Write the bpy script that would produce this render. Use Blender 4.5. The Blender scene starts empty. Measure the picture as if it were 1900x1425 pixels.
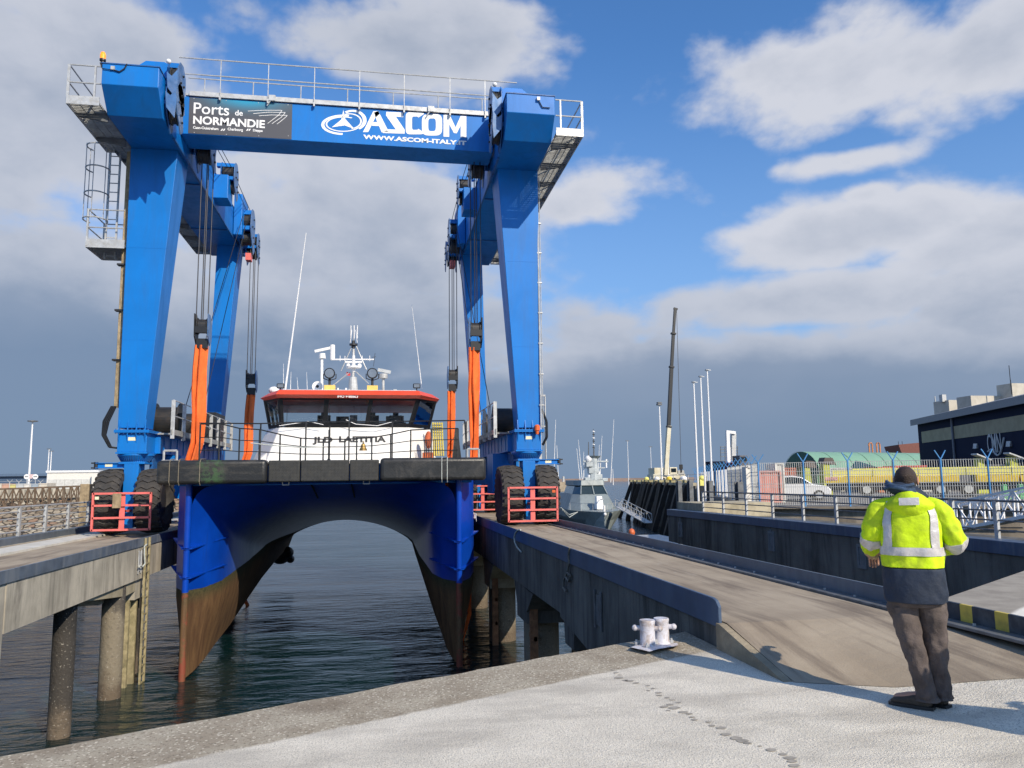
import bpy, bmesh, math, random
from mathutils import Vector as V, Matrix, noise
random.seed(7)
R=math.radians
S=bpy.context.scene
COL=S.collection
# ---------------------------------------------------------------- camera
f_px=1428.; PIT=R(7.12); ROLL=.0125; YAW=R(9.8)
F=V((math.sin(YAW)*math.cos(PIT),math.cos(YAW)*math.cos(PIT),math.sin(PIT)))
R0=V((math.cos(YAW),-math.sin(YAW),0)); U0=R0.cross(F)
RT=R0*math.cos(ROLL)-U0*math.sin(ROLL); UP=U0*math.cos(ROLL)+R0*math.sin(ROLL)
CAM=V((0,0,1.65))
def P(x,y,u=None,v=None,z=None):
    d=F+RT*((x-950)/f_px)-UP*((y-712.5)/f_px)
    i,val=[(i,k) for i,k in enumerate((u,v,z)) if k is not None][0]
    return CAM+d*((val-CAM[i])/d[i])
cam=bpy.data.cameras.new('camera'); co=bpy.data.objects.new('camera',cam); COL.objects.link(co)
cam.sensor_width=36; cam.lens=36*f_px/1900; cam.clip_end=20000; cam.clip_start=.05
m=Matrix((RT,UP,-F)).transposed().to_4x4(); m.translation=CAM; co.matrix_world=m
S.camera=co
# ---------------------------------------------------------------- light
SUN_AZ=R(30); SUN_EL=R(33.5)     # sun stands behind the camera, to the right
sd=V((math.sin(SUN_AZ)*math.cos(SUN_EL),-math.cos(SUN_AZ)*math.cos(SUN_EL),math.sin(SUN_EL)))
sun=bpy.data.lights.new('sun','SUN'); sun.energy=5.0; sun.angle=R(.5); sun.color=(1,.88,.71)
so=bpy.data.objects.new('sun',sun); COL.objects.link(so); so.rotation_euler=sd.to_track_quat('Z','Y').to_euler()
W=bpy.data.worlds.new("World"); S.world=W; W.use_nodes=True
nt=W.node_tree; nt.nodes.clear()
class NG:
    def __init__(s,nt): s.nt=nt
    def n(s,t,**k):
        o=s.nt.nodes.new(t)
        for a,b in k.items(): setattr(o,a,b)
        return o
    def l(s,a,b): s.nt.links.new(a,b)
    def inp(s,node,i,x):
        if x is None: return
        if hasattr(x,'is_output') or isinstance(x,bpy.types.NodeSocket): s.l(x,node.inputs[i])
        else: node.inputs[i].default_value=x
    def math(s,op,a,b=None,c=None,clamp=False):
        o=s.n('ShaderNodeMath',operation=op,use_clamp=clamp)
        for i,x in enumerate((a,b,c)): s.inp(o,i,x)
        return o.outputs[0]
    def mix(s,f,a,b,mode='MIX'):
        o=s.n('ShaderNodeMix',data_type='RGBA',blend_type=mode)
        s.inp(o,0,f); s.inp(o,6,col4(a)); s.inp(o,7,col4(b)); return o.outputs[2]
    def ramp(s,x,lo,hi,a=0,b=1):
        o=s.n('ShaderNodeMapRange',interpolation_type='SMOOTHSTEP'); s.inp(o,0,x)
        for i,k in ((1,lo),(2,hi),(3,a),(4,b)): s.inp(o,i,k)
        return o.outputs[0]
    def noise(s,vec,scale,detail=3,rough=.5,dist=0):
        o=s.n('ShaderNodeTexNoise'); s.inp(o,0,vec); o.inputs['Scale'].default_value=scale
        o.inputs['Detail'].default_value=detail; o.inputs['Roughness'].default_value=rough; o.inputs['Distortion'].default_value=dist
        return o.outputs[0]
    def mapping(s,vec,scale=(1,1,1),rot=(0,0,0),loc=(0,0,0)):
        o=s.n('ShaderNodeMapping'); s.l(vec,o.inputs[0]); o.inputs['Scale'].default_value=scale; o.inputs['Rotation'].default_value=rot; o.inputs['Location'].default_value=loc
        return o.outputs[0]
def col4(c):
    if isinstance(c,bpy.types.NodeSocket) or isinstance(c,(float,int)): return c
    return (*c,1) if len(c)==3 else c
g=NG(nt)
tc=g.n('ShaderNodeTexCoord').outputs['Generated']
sky=g.n('ShaderNodeTexSky',sky_type='NISHITA'); sky.sun_disc=False; sky.sun_elevation=SUN_EL
sky.sun_rotation=math.atan2(sd.x,sd.y); sky.air_density=1.0; sky.dust_density=.6; sky.ozone_density=2.2
sep=g.n('ShaderNodeSeparateXYZ'); g.l(tc,sep.inputs[0])
X,Y,Z=sep.outputs
az=g.math('ARCTAN2',X,Y)                                   # radians from pier axis, + to the right
el=g.math('ARCSINE',g.math('MINIMUM',g.math('MAXIMUM',Z,-.999),.999))
# cloud mask: soft banks given by azimuth, elevation, half widths; edges broken up by noise
cv=g.n('ShaderNodeCombineXYZ'); g.l(az,cv.inputs[0]); g.l(g.math('MULTIPLY',el,1.5),cv.inputs[1])
n1=g.noise(cv.outputs[0],3.2,8,.56,.25); n2=g.noise(g.mapping(cv.outputs[0],loc=(5,3,2)),1.3,5,.5); n3=g.noise(g.mapping(cv.outputs[0],loc=(9,1,4)),10,5,.6)
def ae(x,y):
    d=(F+RT*((x-950)/f_px)-UP*((y-712.5)/f_px)).normalized()
    return math.atan2(d.x,d.y),math.asin(d.z)
BL=[ # px x, y, half width px, half height px, strength
 (120,250,420,330,1.0),(40,620,500,260,1.1),(800,95,300,120,1.0),(640,430,560,210,.95),(1090,370,210,75,1.0),(560,640,600,170,1.1),
 (1600,120,330,130,.95),(1850,60,240,160,.9),(1430,130,150,90,.7),(1540,440,300,75,1.0),(150,500,380,180,1.0),(1800,470,260,80,.9),(1560,300,150,28,.8),(1610,360,70,25,.75),
 (1500,560,420,75,1.0),(1100,620,200,100,.8),(1450,740,800,150,1.4),(700,780,1200,110,1.5),(1880,560,300,200,1.0),(1420,75,120,70,.35)]
mask=None
for (x,y,hw,hh,s) in BL:
    a0,e0=ae(x,y); a1,_=ae(x+hw*.5,y); a2,_=ae(x-hw*.5,y); _,e1=ae(x,y-hh*.5); _,e2=ae(x,y+hh*.5)
    wa=abs(a1-a2); we=abs(e1-e2)
    q=g.math('ADD',g.math('POWER',g.math('ABSOLUTE',g.math('DIVIDE',g.math('SUBTRACT',az,a0),wa)),2.),g.math('POWER',g.math('ABSOLUTE',g.math('DIVIDE',g.math('SUBTRACT',el,e0),we)),2.))
    b=g.math('MULTIPLY',g.math('EXPONENT',g.math('MULTIPLY',q,-.9)),s)
    mask=b if mask is None else g.math('MAXIMUM',mask,b)
# broken cumulus all over the rest of the dome
rest=g.math('MULTIPLY',g.ramp(g.math('ABSOLUTE',az),.85,1.2),.40)
mask=g.math('MAXIMUM',mask,rest)
vb0=g.n('ShaderNodeTexVoronoi',feature='F1'); g.l(g.mapping(cv.outputs[0],scale=(1,1.3,1),loc=(2,7,1)),vb0.inputs[0]); vb0.inputs['Scale'].default_value=13; vb0.inputs['Detail'].default_value=2
mm=g.math('ADD',mask,g.math('MULTIPLY',g.math('SUBTRACT',n1,.5),1.7))
mm=g.math('ADD',mm,g.math('MULTIPLY',g.math('SUBTRACT',n3,.5),.45))
mm=g.math('ADD',g.math('SUBTRACT',mm,g.math('MULTIPLY',vb0.outputs[0],.22)),g.math('MULTIPLY',g.ramp(el,.16,.04),.6)); dens=g.ramp(mm,.13,.52)
# cloud brightness: edges and tops bright, deep parts and low band grey
vb=vb0
core=g.ramp(g.math('ADD',mm,g.math('MULTIPLY',vb.outputs[0],.35)),.72,1.35)
low=g.ramp(el,.36,.03)
shade=g.math('ADD',g.math('MULTIPLY',core,.45),g.math('MULTIPLY',low,.66),clamp=True)
shade=g.math('ADD',shade,g.math('MULTIPLY',g.math('SUBTRACT',n2,.5),1.3),clamp=True)
ccol=g.mix(shade,(.66,.68,.75),(.20,.275,.405))
hz=g.ramp(el,.16,0.0)
ccol=g.mix(g.math('MULTIPLY',hz,.7),ccol,(.19,.27,.40))
skyc=g.mix(1.0,sky.outputs[0],(.084,.137,.188),'MULTIPLY')
skyc=g.mix(g.ramp(el,.55,0.05),skyc,g.mix(.6,skyc,(.30,.45,.70)))
fin=g.mix(g.math('MULTIPLY',dens,.96),skyc,ccol)
bg=g.n('ShaderNodeBackground'); g.l(fin,bg.inputs[0]); bg.inputs[1].default_value=1.0
wo=g.n('ShaderNodeOutputWorld'); g.l(bg.outputs[0],wo.inputs[0])
S.view_settings.view_transform='Standard'; S.view_settings.look='None'; S.view_settings.exposure=0; S.view_settings.gamma=1
W.cycles.sampling_method='MANUAL'; W.cycles.sample_map_resolution=512
S.cycles.max_bounces=6; S.cycles.transparent_max_bounces=12; S.cycles.glossy_bounces=3; S.cycles.diffuse_bounces=3
# ---------------------------------------------------------------- materials
MT={}
def mat(name,c,rough=.6,metal=0,var=.12,vs=3,dirt=None,ds=1.5,da=.5,streak=False,bump=0,bs=60,spec=.5,coat=0,emit=0,fine=0):
    """principled with colour variation, dirt blotches (optionally vertical streaks) and bump"""
    if name in MT: return MT[name]
    m=bpy.data.materials.new(name); m.use_nodes=True; nt=m.node_tree; g=NG(nt)
    b=nt.nodes['Principled BSDF']; co=g.n('ShaderNodeTexCoord').outputs['Object']
    b.inputs['Roughness'].default_value=rough; b.inputs['Metallic'].default_value=metal; b.inputs['Specular IOR Level'].default_value=spec
    if coat: b.inputs['Coat Weight'].default_value=coat; b.inputs['Coat Roughness'].default_value=.15
    n=g.noise(co,vs,5,.6)
    k=g.ramp(n,.3,.7,1-var,1+var)
    c1=g.mix(1.0,c,g.n('ShaderNodeCombineColor').outputs[0],'MULTIPLY')
    cc=g.n('ShaderNodeCombineColor'); 
    for i in range(3): g.l(k,cc.inputs[i])
    col=g.mix(1.0,c,cc.outputs[0],'MULTIPLY')
    if dirt:
        mp=g.mapping(co,scale=(ds*2.2,ds*2.2,ds*.3) if streak else (ds,ds,ds))
        dn=g.noise(mp,1.0,8,.7,.9)
        col=g.mix(g.math('MULTIPLY',g.ramp(dn,.42,.68),da),col,dirt)
        g.l(g.ramp(dn,.35,.75,rough*.9,min(1,rough*1.25)),b.inputs['Roughness'])
    if fine:
        fn=g.noise(co,fine,3,.7)
        col=g.mix(g.math('MULTIPLY',g.ramp(fn,.5,.75),.35),col,(.03,.03,.03))
    g.l(col,b.inputs['Base Color'])
    if emit: g.l(col,b.inputs['Emission Color']); b.inputs['Emission Strength'].default_value=emit
    if bump:
        bn=g.n('ShaderNodeBump'); bn.inputs['Strength'].default_value=bump; bn.inputs['Distance'].default_value=.02
        g.l(g.noise(co,bs,4,.6),bn.inputs['Height']); g.l(bn.outputs[0],b.inputs['Normal'])
    MT[name]=m; return m
blue=mat('crane_blue',(.002,.172,.57),.42,var=.10,vs=.5,dirt=(.012,.12,.36),ds=.9,da=.42,streak=True,spec=.4)
blue_dk=mat('blue_plate',(.02,.12,.36),.45,var=.15,vs=4,dirt=(.03,.04,.06),ds=4,da=.5)
galv=mat('galvanised_steel',(.52,.53,.53),.5,.35,var=.15,vs=6,dirt=(.3,.29,.27),ds=5,da=.5)
galv_dk=mat('weathered_steel',(.16,.17,.18),.55,.3,var=.2,vs=5,dirt=(.08,.07,.06),ds=4,da=.5)
grate=mat('steel_grating',(.34,.35,.34),.7,.2,var=.2,vs=8,dirt=(.2,.19,.17),ds=3)
navyk=mat('kerb_navy',(.05,.085,.15),.45,var=.15,vs=2,dirt=(.13,.16,.20),ds=2.2,da=.6,streak=True)
greyk=mat('kerb_grey',(.10,.125,.16),.5,var=.15,vs=2,dirt=(.18,.2,.22),ds=2.5,da=.5,streak=True)
rubber=mat('tyre_rubber',(.036,.034,.033),.85,var=.2,vs=5,dirt=(.09,.08,.07),ds=4,da=.55,bump=.3)
fendm=mat('fender_rubber',(.018,.019,.02),.42,var=.3,vs=3,dirt=(.065,.062,.058),ds=2.5,da=.5,bump=.25,bs=25)
steel_dk=mat('dark_steel',(.035,.038,.042),.5,.4,var=.2,dirt=(.08,.05,.03),ds=6,da=.4)
blackp=mat('black_paint',(.015,.016,.018),.45,var=.1)
white=mat('white_paint',(.78,.77,.74),.4,var=.04,dirt=(.55,.52,.46),ds=2,da=.25,streak=True)
whitec=mat('white_clean',(.8,.8,.8),.45,var=.03)
redg=mat('guard_red',(.75,.16,.14),.5,var=.1,dirt=(.4,.1,.07),ds=5,da=.4)
orange=mat('sling_orange',(.90,.16,.025),.8,var=.15,vs=2,dirt=(.35,.08,.03),ds=2.5,da=.45,streak=True,bump=.5,bs=14)
redroof=mat('roof_red',(.72,.075,.03),.4,var=.05,dirt=(.5,.08,.05),ds=3,da=.3)
yel=mat('crane_yellow',(.78,.55,.05),.5,var=.08,dirt=(.4,.28,.05),ds=2,da=.3)
yelp=mat('pale_yellow',(.75,.70,.18),.5,var=.06)
tan=mat('hose_tan',(.42,.33,.2),.75,var=.25,vs=4,dirt=(.2,.14,.08),ds=6,da=.5)
glass=mat('window_glass',(.012,.02,.028),.04,var=.2,spec=.8)
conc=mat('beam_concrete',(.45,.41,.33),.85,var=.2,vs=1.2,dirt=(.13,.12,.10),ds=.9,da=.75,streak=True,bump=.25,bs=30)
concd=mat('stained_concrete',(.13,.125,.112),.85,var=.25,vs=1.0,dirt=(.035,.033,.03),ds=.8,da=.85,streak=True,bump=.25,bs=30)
conc_l=mat('cap_concrete',(.42,.37,.26),.85,var=.15,dirt=(.2,.17,.11),ds=1.5,da=.5,bump=.2)
barn=mat('pile_concrete',(.23,.2,.16),.9,var=.3,vs=2.5,dirt=(.06,.055,.045),ds=3,da=.6,bump=.6,bs=18)
wood=mat('timber',(.33,.25,.15),.85,var=.25,vs=5,dirt=(.15,.11,.07),ds=3,da=.5,streak=True)
grey_n=mat('ship_grey',(.23,.27,.275),.5,var=.08,vs=1,dirt=(.15,.17,.17),ds=.8,da=.4,streak=True)
lilac=mat('bollard_white',(.60,.60,.66),.5,var=.1,dirt=(.30,.22,.16),ds=9,da=.8,bump=.3,bs=50)
rope_m=mat('rope_white',(.5,.53,.5),.9,var=.2,vs=20)
wire=mat('wire_rope',(.05,.05,.055),.5,.5,var=.1)
# ---------------------------------------------------------------- mesh helpers
def off_of(p):
    o=V((0,0,0))
    while p: o+=p.location; p=p.parent
    return o
class MB:
    def __init__(s): s.v=[]; s.f=[]; s.mx=None
    def add(s,vs,fs):
        b=len(s.v); s.v+=[tuple(x) for x in vs]; s.f+=[tuple(i+b for i in q) for q in fs]; return s
    def box(s,x0,x1,y0,y1,z0,z1):
        return s.add([(x,y,z) for z in (z0,z1) for y in (y0,y1) for x in (x0,x1)],[(0,2,3,1),(4,5,7,6),(0,1,5,4),(2,6,7,3),(0,4,6,2),(1,3,7,5)])
    def bar(s,p,q,w,h=None,up=(0,0,1)):
        p=V(p);q=V(q);h=h or w; d=(q-p).normalized(); a=d.cross(V(up))
        if a.length<1e-3: a=d.cross(V((1,0,0)))
        a.normalize(); b=a.cross(d)
        vs=[c+a*(i*w/2)+b*(j*h/2) for c in (p,q) for i,j in ((-1,-1),(1,-1),(1,1),(-1,1))]
        return s.add(vs,[(0,1,2,3),(7,6,5,4),(0,4,5,1),(1,5,6,2),(2,6,7,3),(3,7,4,0)])
    def tube(s,p,q,r,r2=None,n=8,cap=True):
        p=V(p);q=V(q);r2=r if r2 is None else r2; d=(q-p).normalized(); a=d.orthogonal().normalized(); b=d.cross(a)
        vs=[c+(a*math.cos(t)+b*math.sin(t))*rr for c,rr in ((p,r),(q,r2)) for t in [2*math.pi*i/n for i in range(n)]]
        fs=[(i,(i+1)%n,n+(i+1)%n,n+i) for i in range(n)]
        if cap: fs+=[tuple(range(n-1,-1,-1)),tuple(range(n,2*n))]
        return s.add(vs,fs)
    def path(s,pts,r,n=6):
        for a,b in zip(pts,pts[1:]): s.tube(a,b,r,n=n)
        return s
    def loft(s,rings,cap=True,closed=True):
        n=len(rings[0]); vs=[p for r in rings for p in r]; fs=[]
        for k in range(len(rings)-1):
            for i in range(n if closed else n-1):
                j=(i+1)%n; fs.append((k*n+i,k*n+j,(k+1)*n+j,(k+1)*n+i))
        if cap and closed: fs+=[tuple(range(n-1,-1,-1)),tuple(range((len(rings)-1)*n,len(rings)*n))]
        return s.add(vs,fs)
    def prism(s,poly,axis,a,b):
        """poly in the two other axes (order x,y,z without axis) pushed from a to b"""
        def mk(t,p):
            return {'x':(t,p[0],p[1]),'y':(p[0],t,p[1]),'z':(p[0],p[1],t)}[axis]
        return s.loft([[mk(a,p) for p in poly],[mk(b,p) for p in poly]])
    def lathe(s,c,axis,prof,n=24):
        """prof: (distance along axis, radius)"""
        c=V(c); d=V(axis).normalized(); a=d.orthogonal().normalized(); b=d.cross(a)
        return s.loft([[c+d*t+(a*math.cos(w)+b*math.sin(w))*max(r,1e-4) for w in [2*math.pi*i/n for i in range(n)]] for t,r in prof])
    def ell(s,c,r,n=14,m=8):
        c=V(c); r=V(r) if not isinstance(r,(int,float)) else V((r,r,r)); rings=[]
        for j in range(m+1):
            t=-math.pi/2+math.pi*j/m; cr=max(math.cos(t),.01)
            rings.append([(c.x+r.x*cr*math.cos(w),c.y+r.y*cr*math.sin(w),c.z+r.z*math.sin(t)) for w in [2*math.pi*i/n for i in range(n)]])
        return s.loft(rings)
    def xf(s,fn): s.v=[tuple(fn(V(p))) for p in s.v]; return s
    def build(s,name,m,parent=None,bevel=0,smooth=False,seg=2,sub=0):
        me=bpy.data.meshes.new(name); o=V((0,0,0)) if parent is None else off_of(parent)
        me.from_pydata([tuple(V(p)-o) for p in s.v],[],s.f); me.validate()
        bm=bmesh.new(); bm.from_mesh(me); bmesh.ops.recalc_face_normals(bm,faces=bm.faces)
        bm.to_mesh(me); bm.free()
        for mm in (m if isinstance(m,(list,tuple)) else [m]): me.materials.append(mm)
        if smooth:
            for p in me.polygons: p.use_smooth=True
            try: me.set_sharp_from_angle(angle=R(40))
            except Exception: pass
        ob=bpy.data.objects.new(name,me); COL.objects.link(ob)
        if parent is not None: ob.parent=parent
        if bevel:
            b=ob.modifiers.new('bevel','BEVEL'); b.width=bevel; b.segments=seg; b.limit_method='ANGLE'; b.harden_normals=False
        if sub:
            b=ob.modifiers.new('sub','SUBSURF'); b.levels=sub; b.render_levels=sub
        return ob
def tag(o,label=None,cat=None,group=None,kind=None):
    if label: o['label']=label
    if cat: o['category']=cat
    if group: o['group']=group
    if kind: o['kind']=kind
    return o
def thing(name,label,cat,loc=(0,0,0),group=None,kind=None,rz=0):
    o=bpy.data.objects.new(name,None); COL.objects.link(o); o.location=loc; o.rotation_euler=(0,0,rz); o.empty_display_size=.2
    return tag(o,label,cat,group,kind)
def copy_tree(o,parent=None):
    c=o.copy(); COL.objects.link(c)
    if parent is not None: c.parent=parent
    for ch in list(o.children): copy_tree(ch,c)
    return c
def text(s,size,bold=0,extr=.004,align='LEFT',shear=0,space=1):
    """lettering as a mesh: returns verts, faces in the x,z plane facing -y"""
    cu=bpy.data.curves.new('t','FONT'); cu.body=s; cu.size=size; cu.offset=bold; cu.extrude=extr; cu.align_x=align; cu.shear=shear; cu.space_character=space
    cu.resolution_u=4
    ob=bpy.data.objects.new('t',cu); COL.objects.link(ob); dg=bpy.context.evaluated_depsgraph_get()
    me=bpy.data.meshes.new_from_object(ob.evaluated_get(dg)); vs=[V((v.co.x,-v.co.z,v.co.y)) for v in me.vertices]; fs=[tuple(p.vertices) for p in me.polygons]
    COL.objects.unlink(ob); bpy.data.objects.remove(ob); bpy.data.meshes.remove(me)
    return vs,fs
def put_text(mb,s,org,size,xdir=(1,0,0),up=(0,0,1),width=None,**k):
    vs,fs=text(s,size,**k); xd=V(xdir).normalized(); u=V(up).normalized(); n=xd.cross(u)  # n faces viewer
    w=max(v.x for v in vs)-min(v.x for v in vs); x0=min(v.x for v in vs); sx=1 if width is None else width/w
    mb.add([V(org)+xd*((v.x-x0)*sx)+u*v.z+n*(-v.y) for v in vs],fs)
    return mb
# ================================================================ SETTING
WZ=-3.3
# water
def water_mat():
    m=bpy.data.materials.new('sea_water'); m.use_nodes=True; nt=m.node_tree; g=NG(nt); b=nt.nodes['Principled BSDF']
    co=g.n('ShaderNodeTexCoord').outputs['Object']
    b.inputs['Base Color'].default_value=(.006,.026,.03,1); b.inputs['Roughness'].default_value=.06; b.inputs['IOR'].default_value=1.33
    n=g.noise(co,.12,3,.5); g.l(g.mix(g.ramp(n,.35,.65),(.003,.016,.018),(.007,.024,.025)),b.inputs['Base Color'])
    h1=g.noise(g.mapping(co,scale=(.5,1.3,1),rot=(0,0,.15)),2.4,4,.55,.4)
    h2=g.noise(g.mapping(co,scale=(.6,1.2,1),rot=(0,0,-.3)),9,3,.6,.2)
    h3=g.noise(g.mapping(co,scale=(.5,1.1,1),rot=(0,0,.3)),.5,3,.5)
    pt=g.ramp(g.noise(g.mapping(co,scale=(.5,1,1)),.22,3,.6),.35,.65,.35,1.15); h=g.math('ADD',g.math('MULTIPLY',g.math('MULTIPLY',h1,pt),.7),g.math('ADD',g.math('MULTIPLY',g.math('MULTIPLY',h2,pt),.12),g.math('MULTIPLY',h3,1.1)))
    bn=g.n('ShaderNodeBump'); bn.inputs['Strength'].default_value=1.0; bn.inputs['Distance'].default_value=.16; g.l(h,bn.inputs['Height']); g.l(bn.outputs[0],b.inputs['Normal'])
    return m
w=MB(); w.add([(-6000,-30,WZ),(6000,-30,WZ),(6000,12000,WZ),(-6000,12000,WZ)],[(0,1,2,3)])
tag(w.build('water',water_mat()),kind='structure')
# quay: apron the photographer stands on; white washed slab with bare gravelly coping along the edge
Q0=V((-2.227,5.475)); Q1=V((2.136,7.597)); QD=(Q1-Q0).normalized(); QN=V((-QD.y,QD.x))
def quay_mat():
    m=bpy.data.materials.new('quay_concrete'); m.use_nodes=True; nt=m.node_tree; g=NG(nt); b=nt.nodes['Principled BSDF']
    co=g.n('ShaderNodeTexCoord').outputs['Object']; sp=g.n('ShaderNodeSeparateXYZ'); g.l(co,sp.inputs[0]); x,y,z=sp.outputs
    # signed distance from the white line (0.9 m inside the edge)
    d=g.math('ADD',g.math('MULTIPLY',g.math('SUBTRACT',x,Q0.x),QN.x),g.math('MULTIPLY',g.math('SUBTRACT',y,Q0.y),QN.y))
    wob=g.math('MULTIPLY',g.math('SUBTRACT',g.noise(co,6,4,.6),.5),.10)
    t=g.ramp(g.math('ADD',d,wob),-.80,-.74)      # 1 on the coping
    far=g.ramp(x,7.4,7.5); t=g.math('MULTIPLY',t,g.math('SUBTRACT',1,far))
    ag=g.noise(co,34,3,.75); ag2=g.noise(co,90,3,.7); ag3=g.noise(co,2.3,5,.65); pv=g.n('ShaderNodeTexVoronoi'); g.l(co,pv.inputs[0]); pv.inputs['Scale'].default_value=30
    cop=g.mix(g.ramp(ag3,.3,.7),(.33,.28,.21),(.46,.41,.32)); cop=g.mix(g.ramp(pv.outputs[0],.30,.20),cop,(.68,.62,.50)); cop=g.mix(g.math('MULTIPLY',g.ramp(ag,.52,.66),.75),cop,(.13,.10,.07)); cop=g.mix(g.math('MULTIPLY',g.ramp(g.noise(co,1.1,4,.6),.5,.7),.5),cop,(.17,.13,.09))
    wh=g.mix(g.ramp(ag3,.25,.75),(.70,.65,.55),(.85,.79,.67)); 
    sm=g.noise(g.mapping(co,scale=(.6,1.6,1),rot=(0,0,.5)),1.4,5,.65); wh=g.mix(g.math('MULTIPLY',g.ramp(sm,.42,.70),.8),wh,(.50,.46,.39))
    wh=g.mix(g.math('MULTIPLY',g.ramp(ag2,.50,.64),.75),wh,(.36,.33,.28)); wh=g.mix(g.math('MULTIPLY',g.ramp(g.noise(co,45,4,.8),.53,.66),g.ramp(g.noise(co,.8,4,.6),.3,.6,.25,.8)),wh,(.36,.33,.28)); wh=g.mix(g.math('MULTIPLY',g.ramp(g.noise(co,150,2,.6),.56,.7),.6),wh,(.10,.09,.08))
    c=g.mix(t,wh,cop); g.l(c,b.inputs['Base Color']); b.inputs['Roughness'].default_value=.92; b.inputs['Specular IOR Level'].default_value=.25
    bn=g.n('ShaderNodeBump'); bn.inputs['Strength'].default_value=.8; bn.inputs['Distance'].default_value=.012
    g.l(g.math('ADD',g.math('ADD',ag,ag2),g.math('MULTIPLY',ag3,.8)),bn.inputs['Height']); g.l(bn.outputs[0],b.inputs['Normal']); return m
QM=quay_mat()
def qedge(x): # v of quay edge at u
    return Q0.y+(x-Q0.x)*QD.y/QD.x
# deck joins the quay along the line JL (px 1562,1250 -> 1900,1250): z drops to .0
def VE(u): return 6.02-.45*(u-3.32)
def qz_(u): return .2*min(1,max(0,(u-4.0)/1.4))
w=MB(); us=[-14+i*.5 for i in range(36)]   # to u=3.5
ring=[]
random.seed(3)
def jitter(x): return .035*noise.noise(V((x*2.3,0,0)))+.012*noise.noise(V((x*11,5,0)))
top=[(u,qedge(u)+jitter(u),0) for u in [ -14+i*.08 for i in range(int((3.28+14)/.08)+1)]]
w.add([(a[0],a[1],0) for a in top]+[(a[0],-12,0) for a in top],[(i,i+1,len(top)+i+1,len(top)+i) for i in range(len(top)-1)])
n=len(top); lip=[(a[0],a[1]+.02,-.05) for a in top]
w.add(top+lip+[(a[0],a[1]+.02,-6) for a in top],[(i,i+1,n+i+1,n+i) for i in range(n-1)]+[(n+i,n+i+1,2*n+i+1,2*n+i) for i in range(n-1)])
# right of the pier root: plain slab up to the joint and on to the right
UQ=[3.28,3.6,4.0,4.3,4.6,4.9,5.2,5.42,5.46,60]; VQ=[-12,0,3,4,5,9]
w.add([(u,min(v,(VE(u)+.05) if u<5.45 else 5.82),qz_(u)*min(1,max(0,(min(v,5)-2)/3))) for v in VQ for u in UQ],[(j*10+i,j*10+i+1,(j+1)*10+i+1,(j+1)*10+i) for j in range(5) for i in range(9)])
tag(w.build('quay',QM),kind='structure')
# second slab between the piers on the right (z .25), seen right of the man
w=MB(); E0=V((5.62,7.6,.25)); E1=V((11.2,11.3,.25))
w.prism([(5.62,5.84),(60,5.84),(60,40),(30,24),(11.2,11.35),(5.62,7.55)],'z',-6,.25)
def slab_mat():
    m=bpy.data.materials.new('slab_concrete'); m.use_nodes=True; nt=m.node_tree; g=NG(nt); b=nt.nodes['Principled BSDF']
    co=g.n('ShaderNodeTexCoord').outputs['Object']; sp=g.n('ShaderNodeSeparateXYZ'); g.l(co,sp.inputs[0]); x,y,z=sp.outputs
    d=g.math('SUBTRACT',y,g.math('ADD',7.55,g.math('MULTIPLY',g.math('SUBTRACT',x,5.62),.68)))
    t=g.ramp(g.math('ADD',d,g.math('MULTIPLY',g.math('SUBTRACT',g.noise(co,5,4,.6),.5),.15)),-1.0,-.93)
    a=g.noise(co,2.5,5,.65); fi=g.noise(co,70,3,.7)
    c=g.mix(t,g.mix(g.ramp(a,.3,.7),(.64,.61,.54),(.78,.74,.66)),g.mix(g.ramp(a,.3,.7),(.24,.215,.18),(.34,.31,.26)))
    c=g.mix(g.math('MULTIPLY',g.ramp(fi,.55,.7),.4),c,(.15,.14,.12)); g.l(c,b.inputs['Base Color']); b.inputs['Roughness'].default_value=.95; return m
tag(w.build('quay_slab',slab_mat()),kind='structure')
# wet drips on the slab
def spot(mb,x,y,rx,ry):
    c=P(x,y,z=.0035); pts=[]
    for i in range(12):
        a=2*math.pi*i/12; k=1+.18*noise.noise(V((x+math.cos(a),y+math.sin(a),0)))
        pts.append((c.x+math.cos(a)*rx*k,c.y+math.sin(a)*ry*k,c.z))
    mb.add(pts,[tuple(range(12))])
w=MB()
for (x,y,s) in [(1138,1243,.6),(1143,1248,.7),(1150,1252,.5),(1148,1257,1.2),(1160,1262,.8),(1168,1263,1.1),(1180,1267,.8),(1202,1272,.6),(1212,1277,.5),(1203,1281,.5),(1222,1285,.8),(1223,1290,.7),(1238,1294,.6),(1247,1298,.6),(1259,1303,.6),
 (1243,1307,.8),(1232,1311,1.0),(1251,1313,1.3),(1240,1318,.5),(1268,1321,1.0),(1279,1324,.7),(1284,1330,.6),(1289,1335,.7),(1315,1339,.6),(1321,1346,.7),(1338,1350,1.0),(1347,1362,1.0),(1366,1369,1.2),(1378,1374,1.2),(1387,1378,.8),(1431,1391,1.0),(1453,1399,.8),(1466,1406,1.1),(1470,1412,.9),(1474,1420,1.0),(1410,1384,.4)]:
    spot(w,x,y,.034*s,.026*s)
wet=mat('wet_concrete',(.33,.30,.25),.6,var=.2,vs=20)
tag(w.build('wet_spots',wet),'trail of dark wet drips across the pale quay slab','puddle',kind='stuff')
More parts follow.
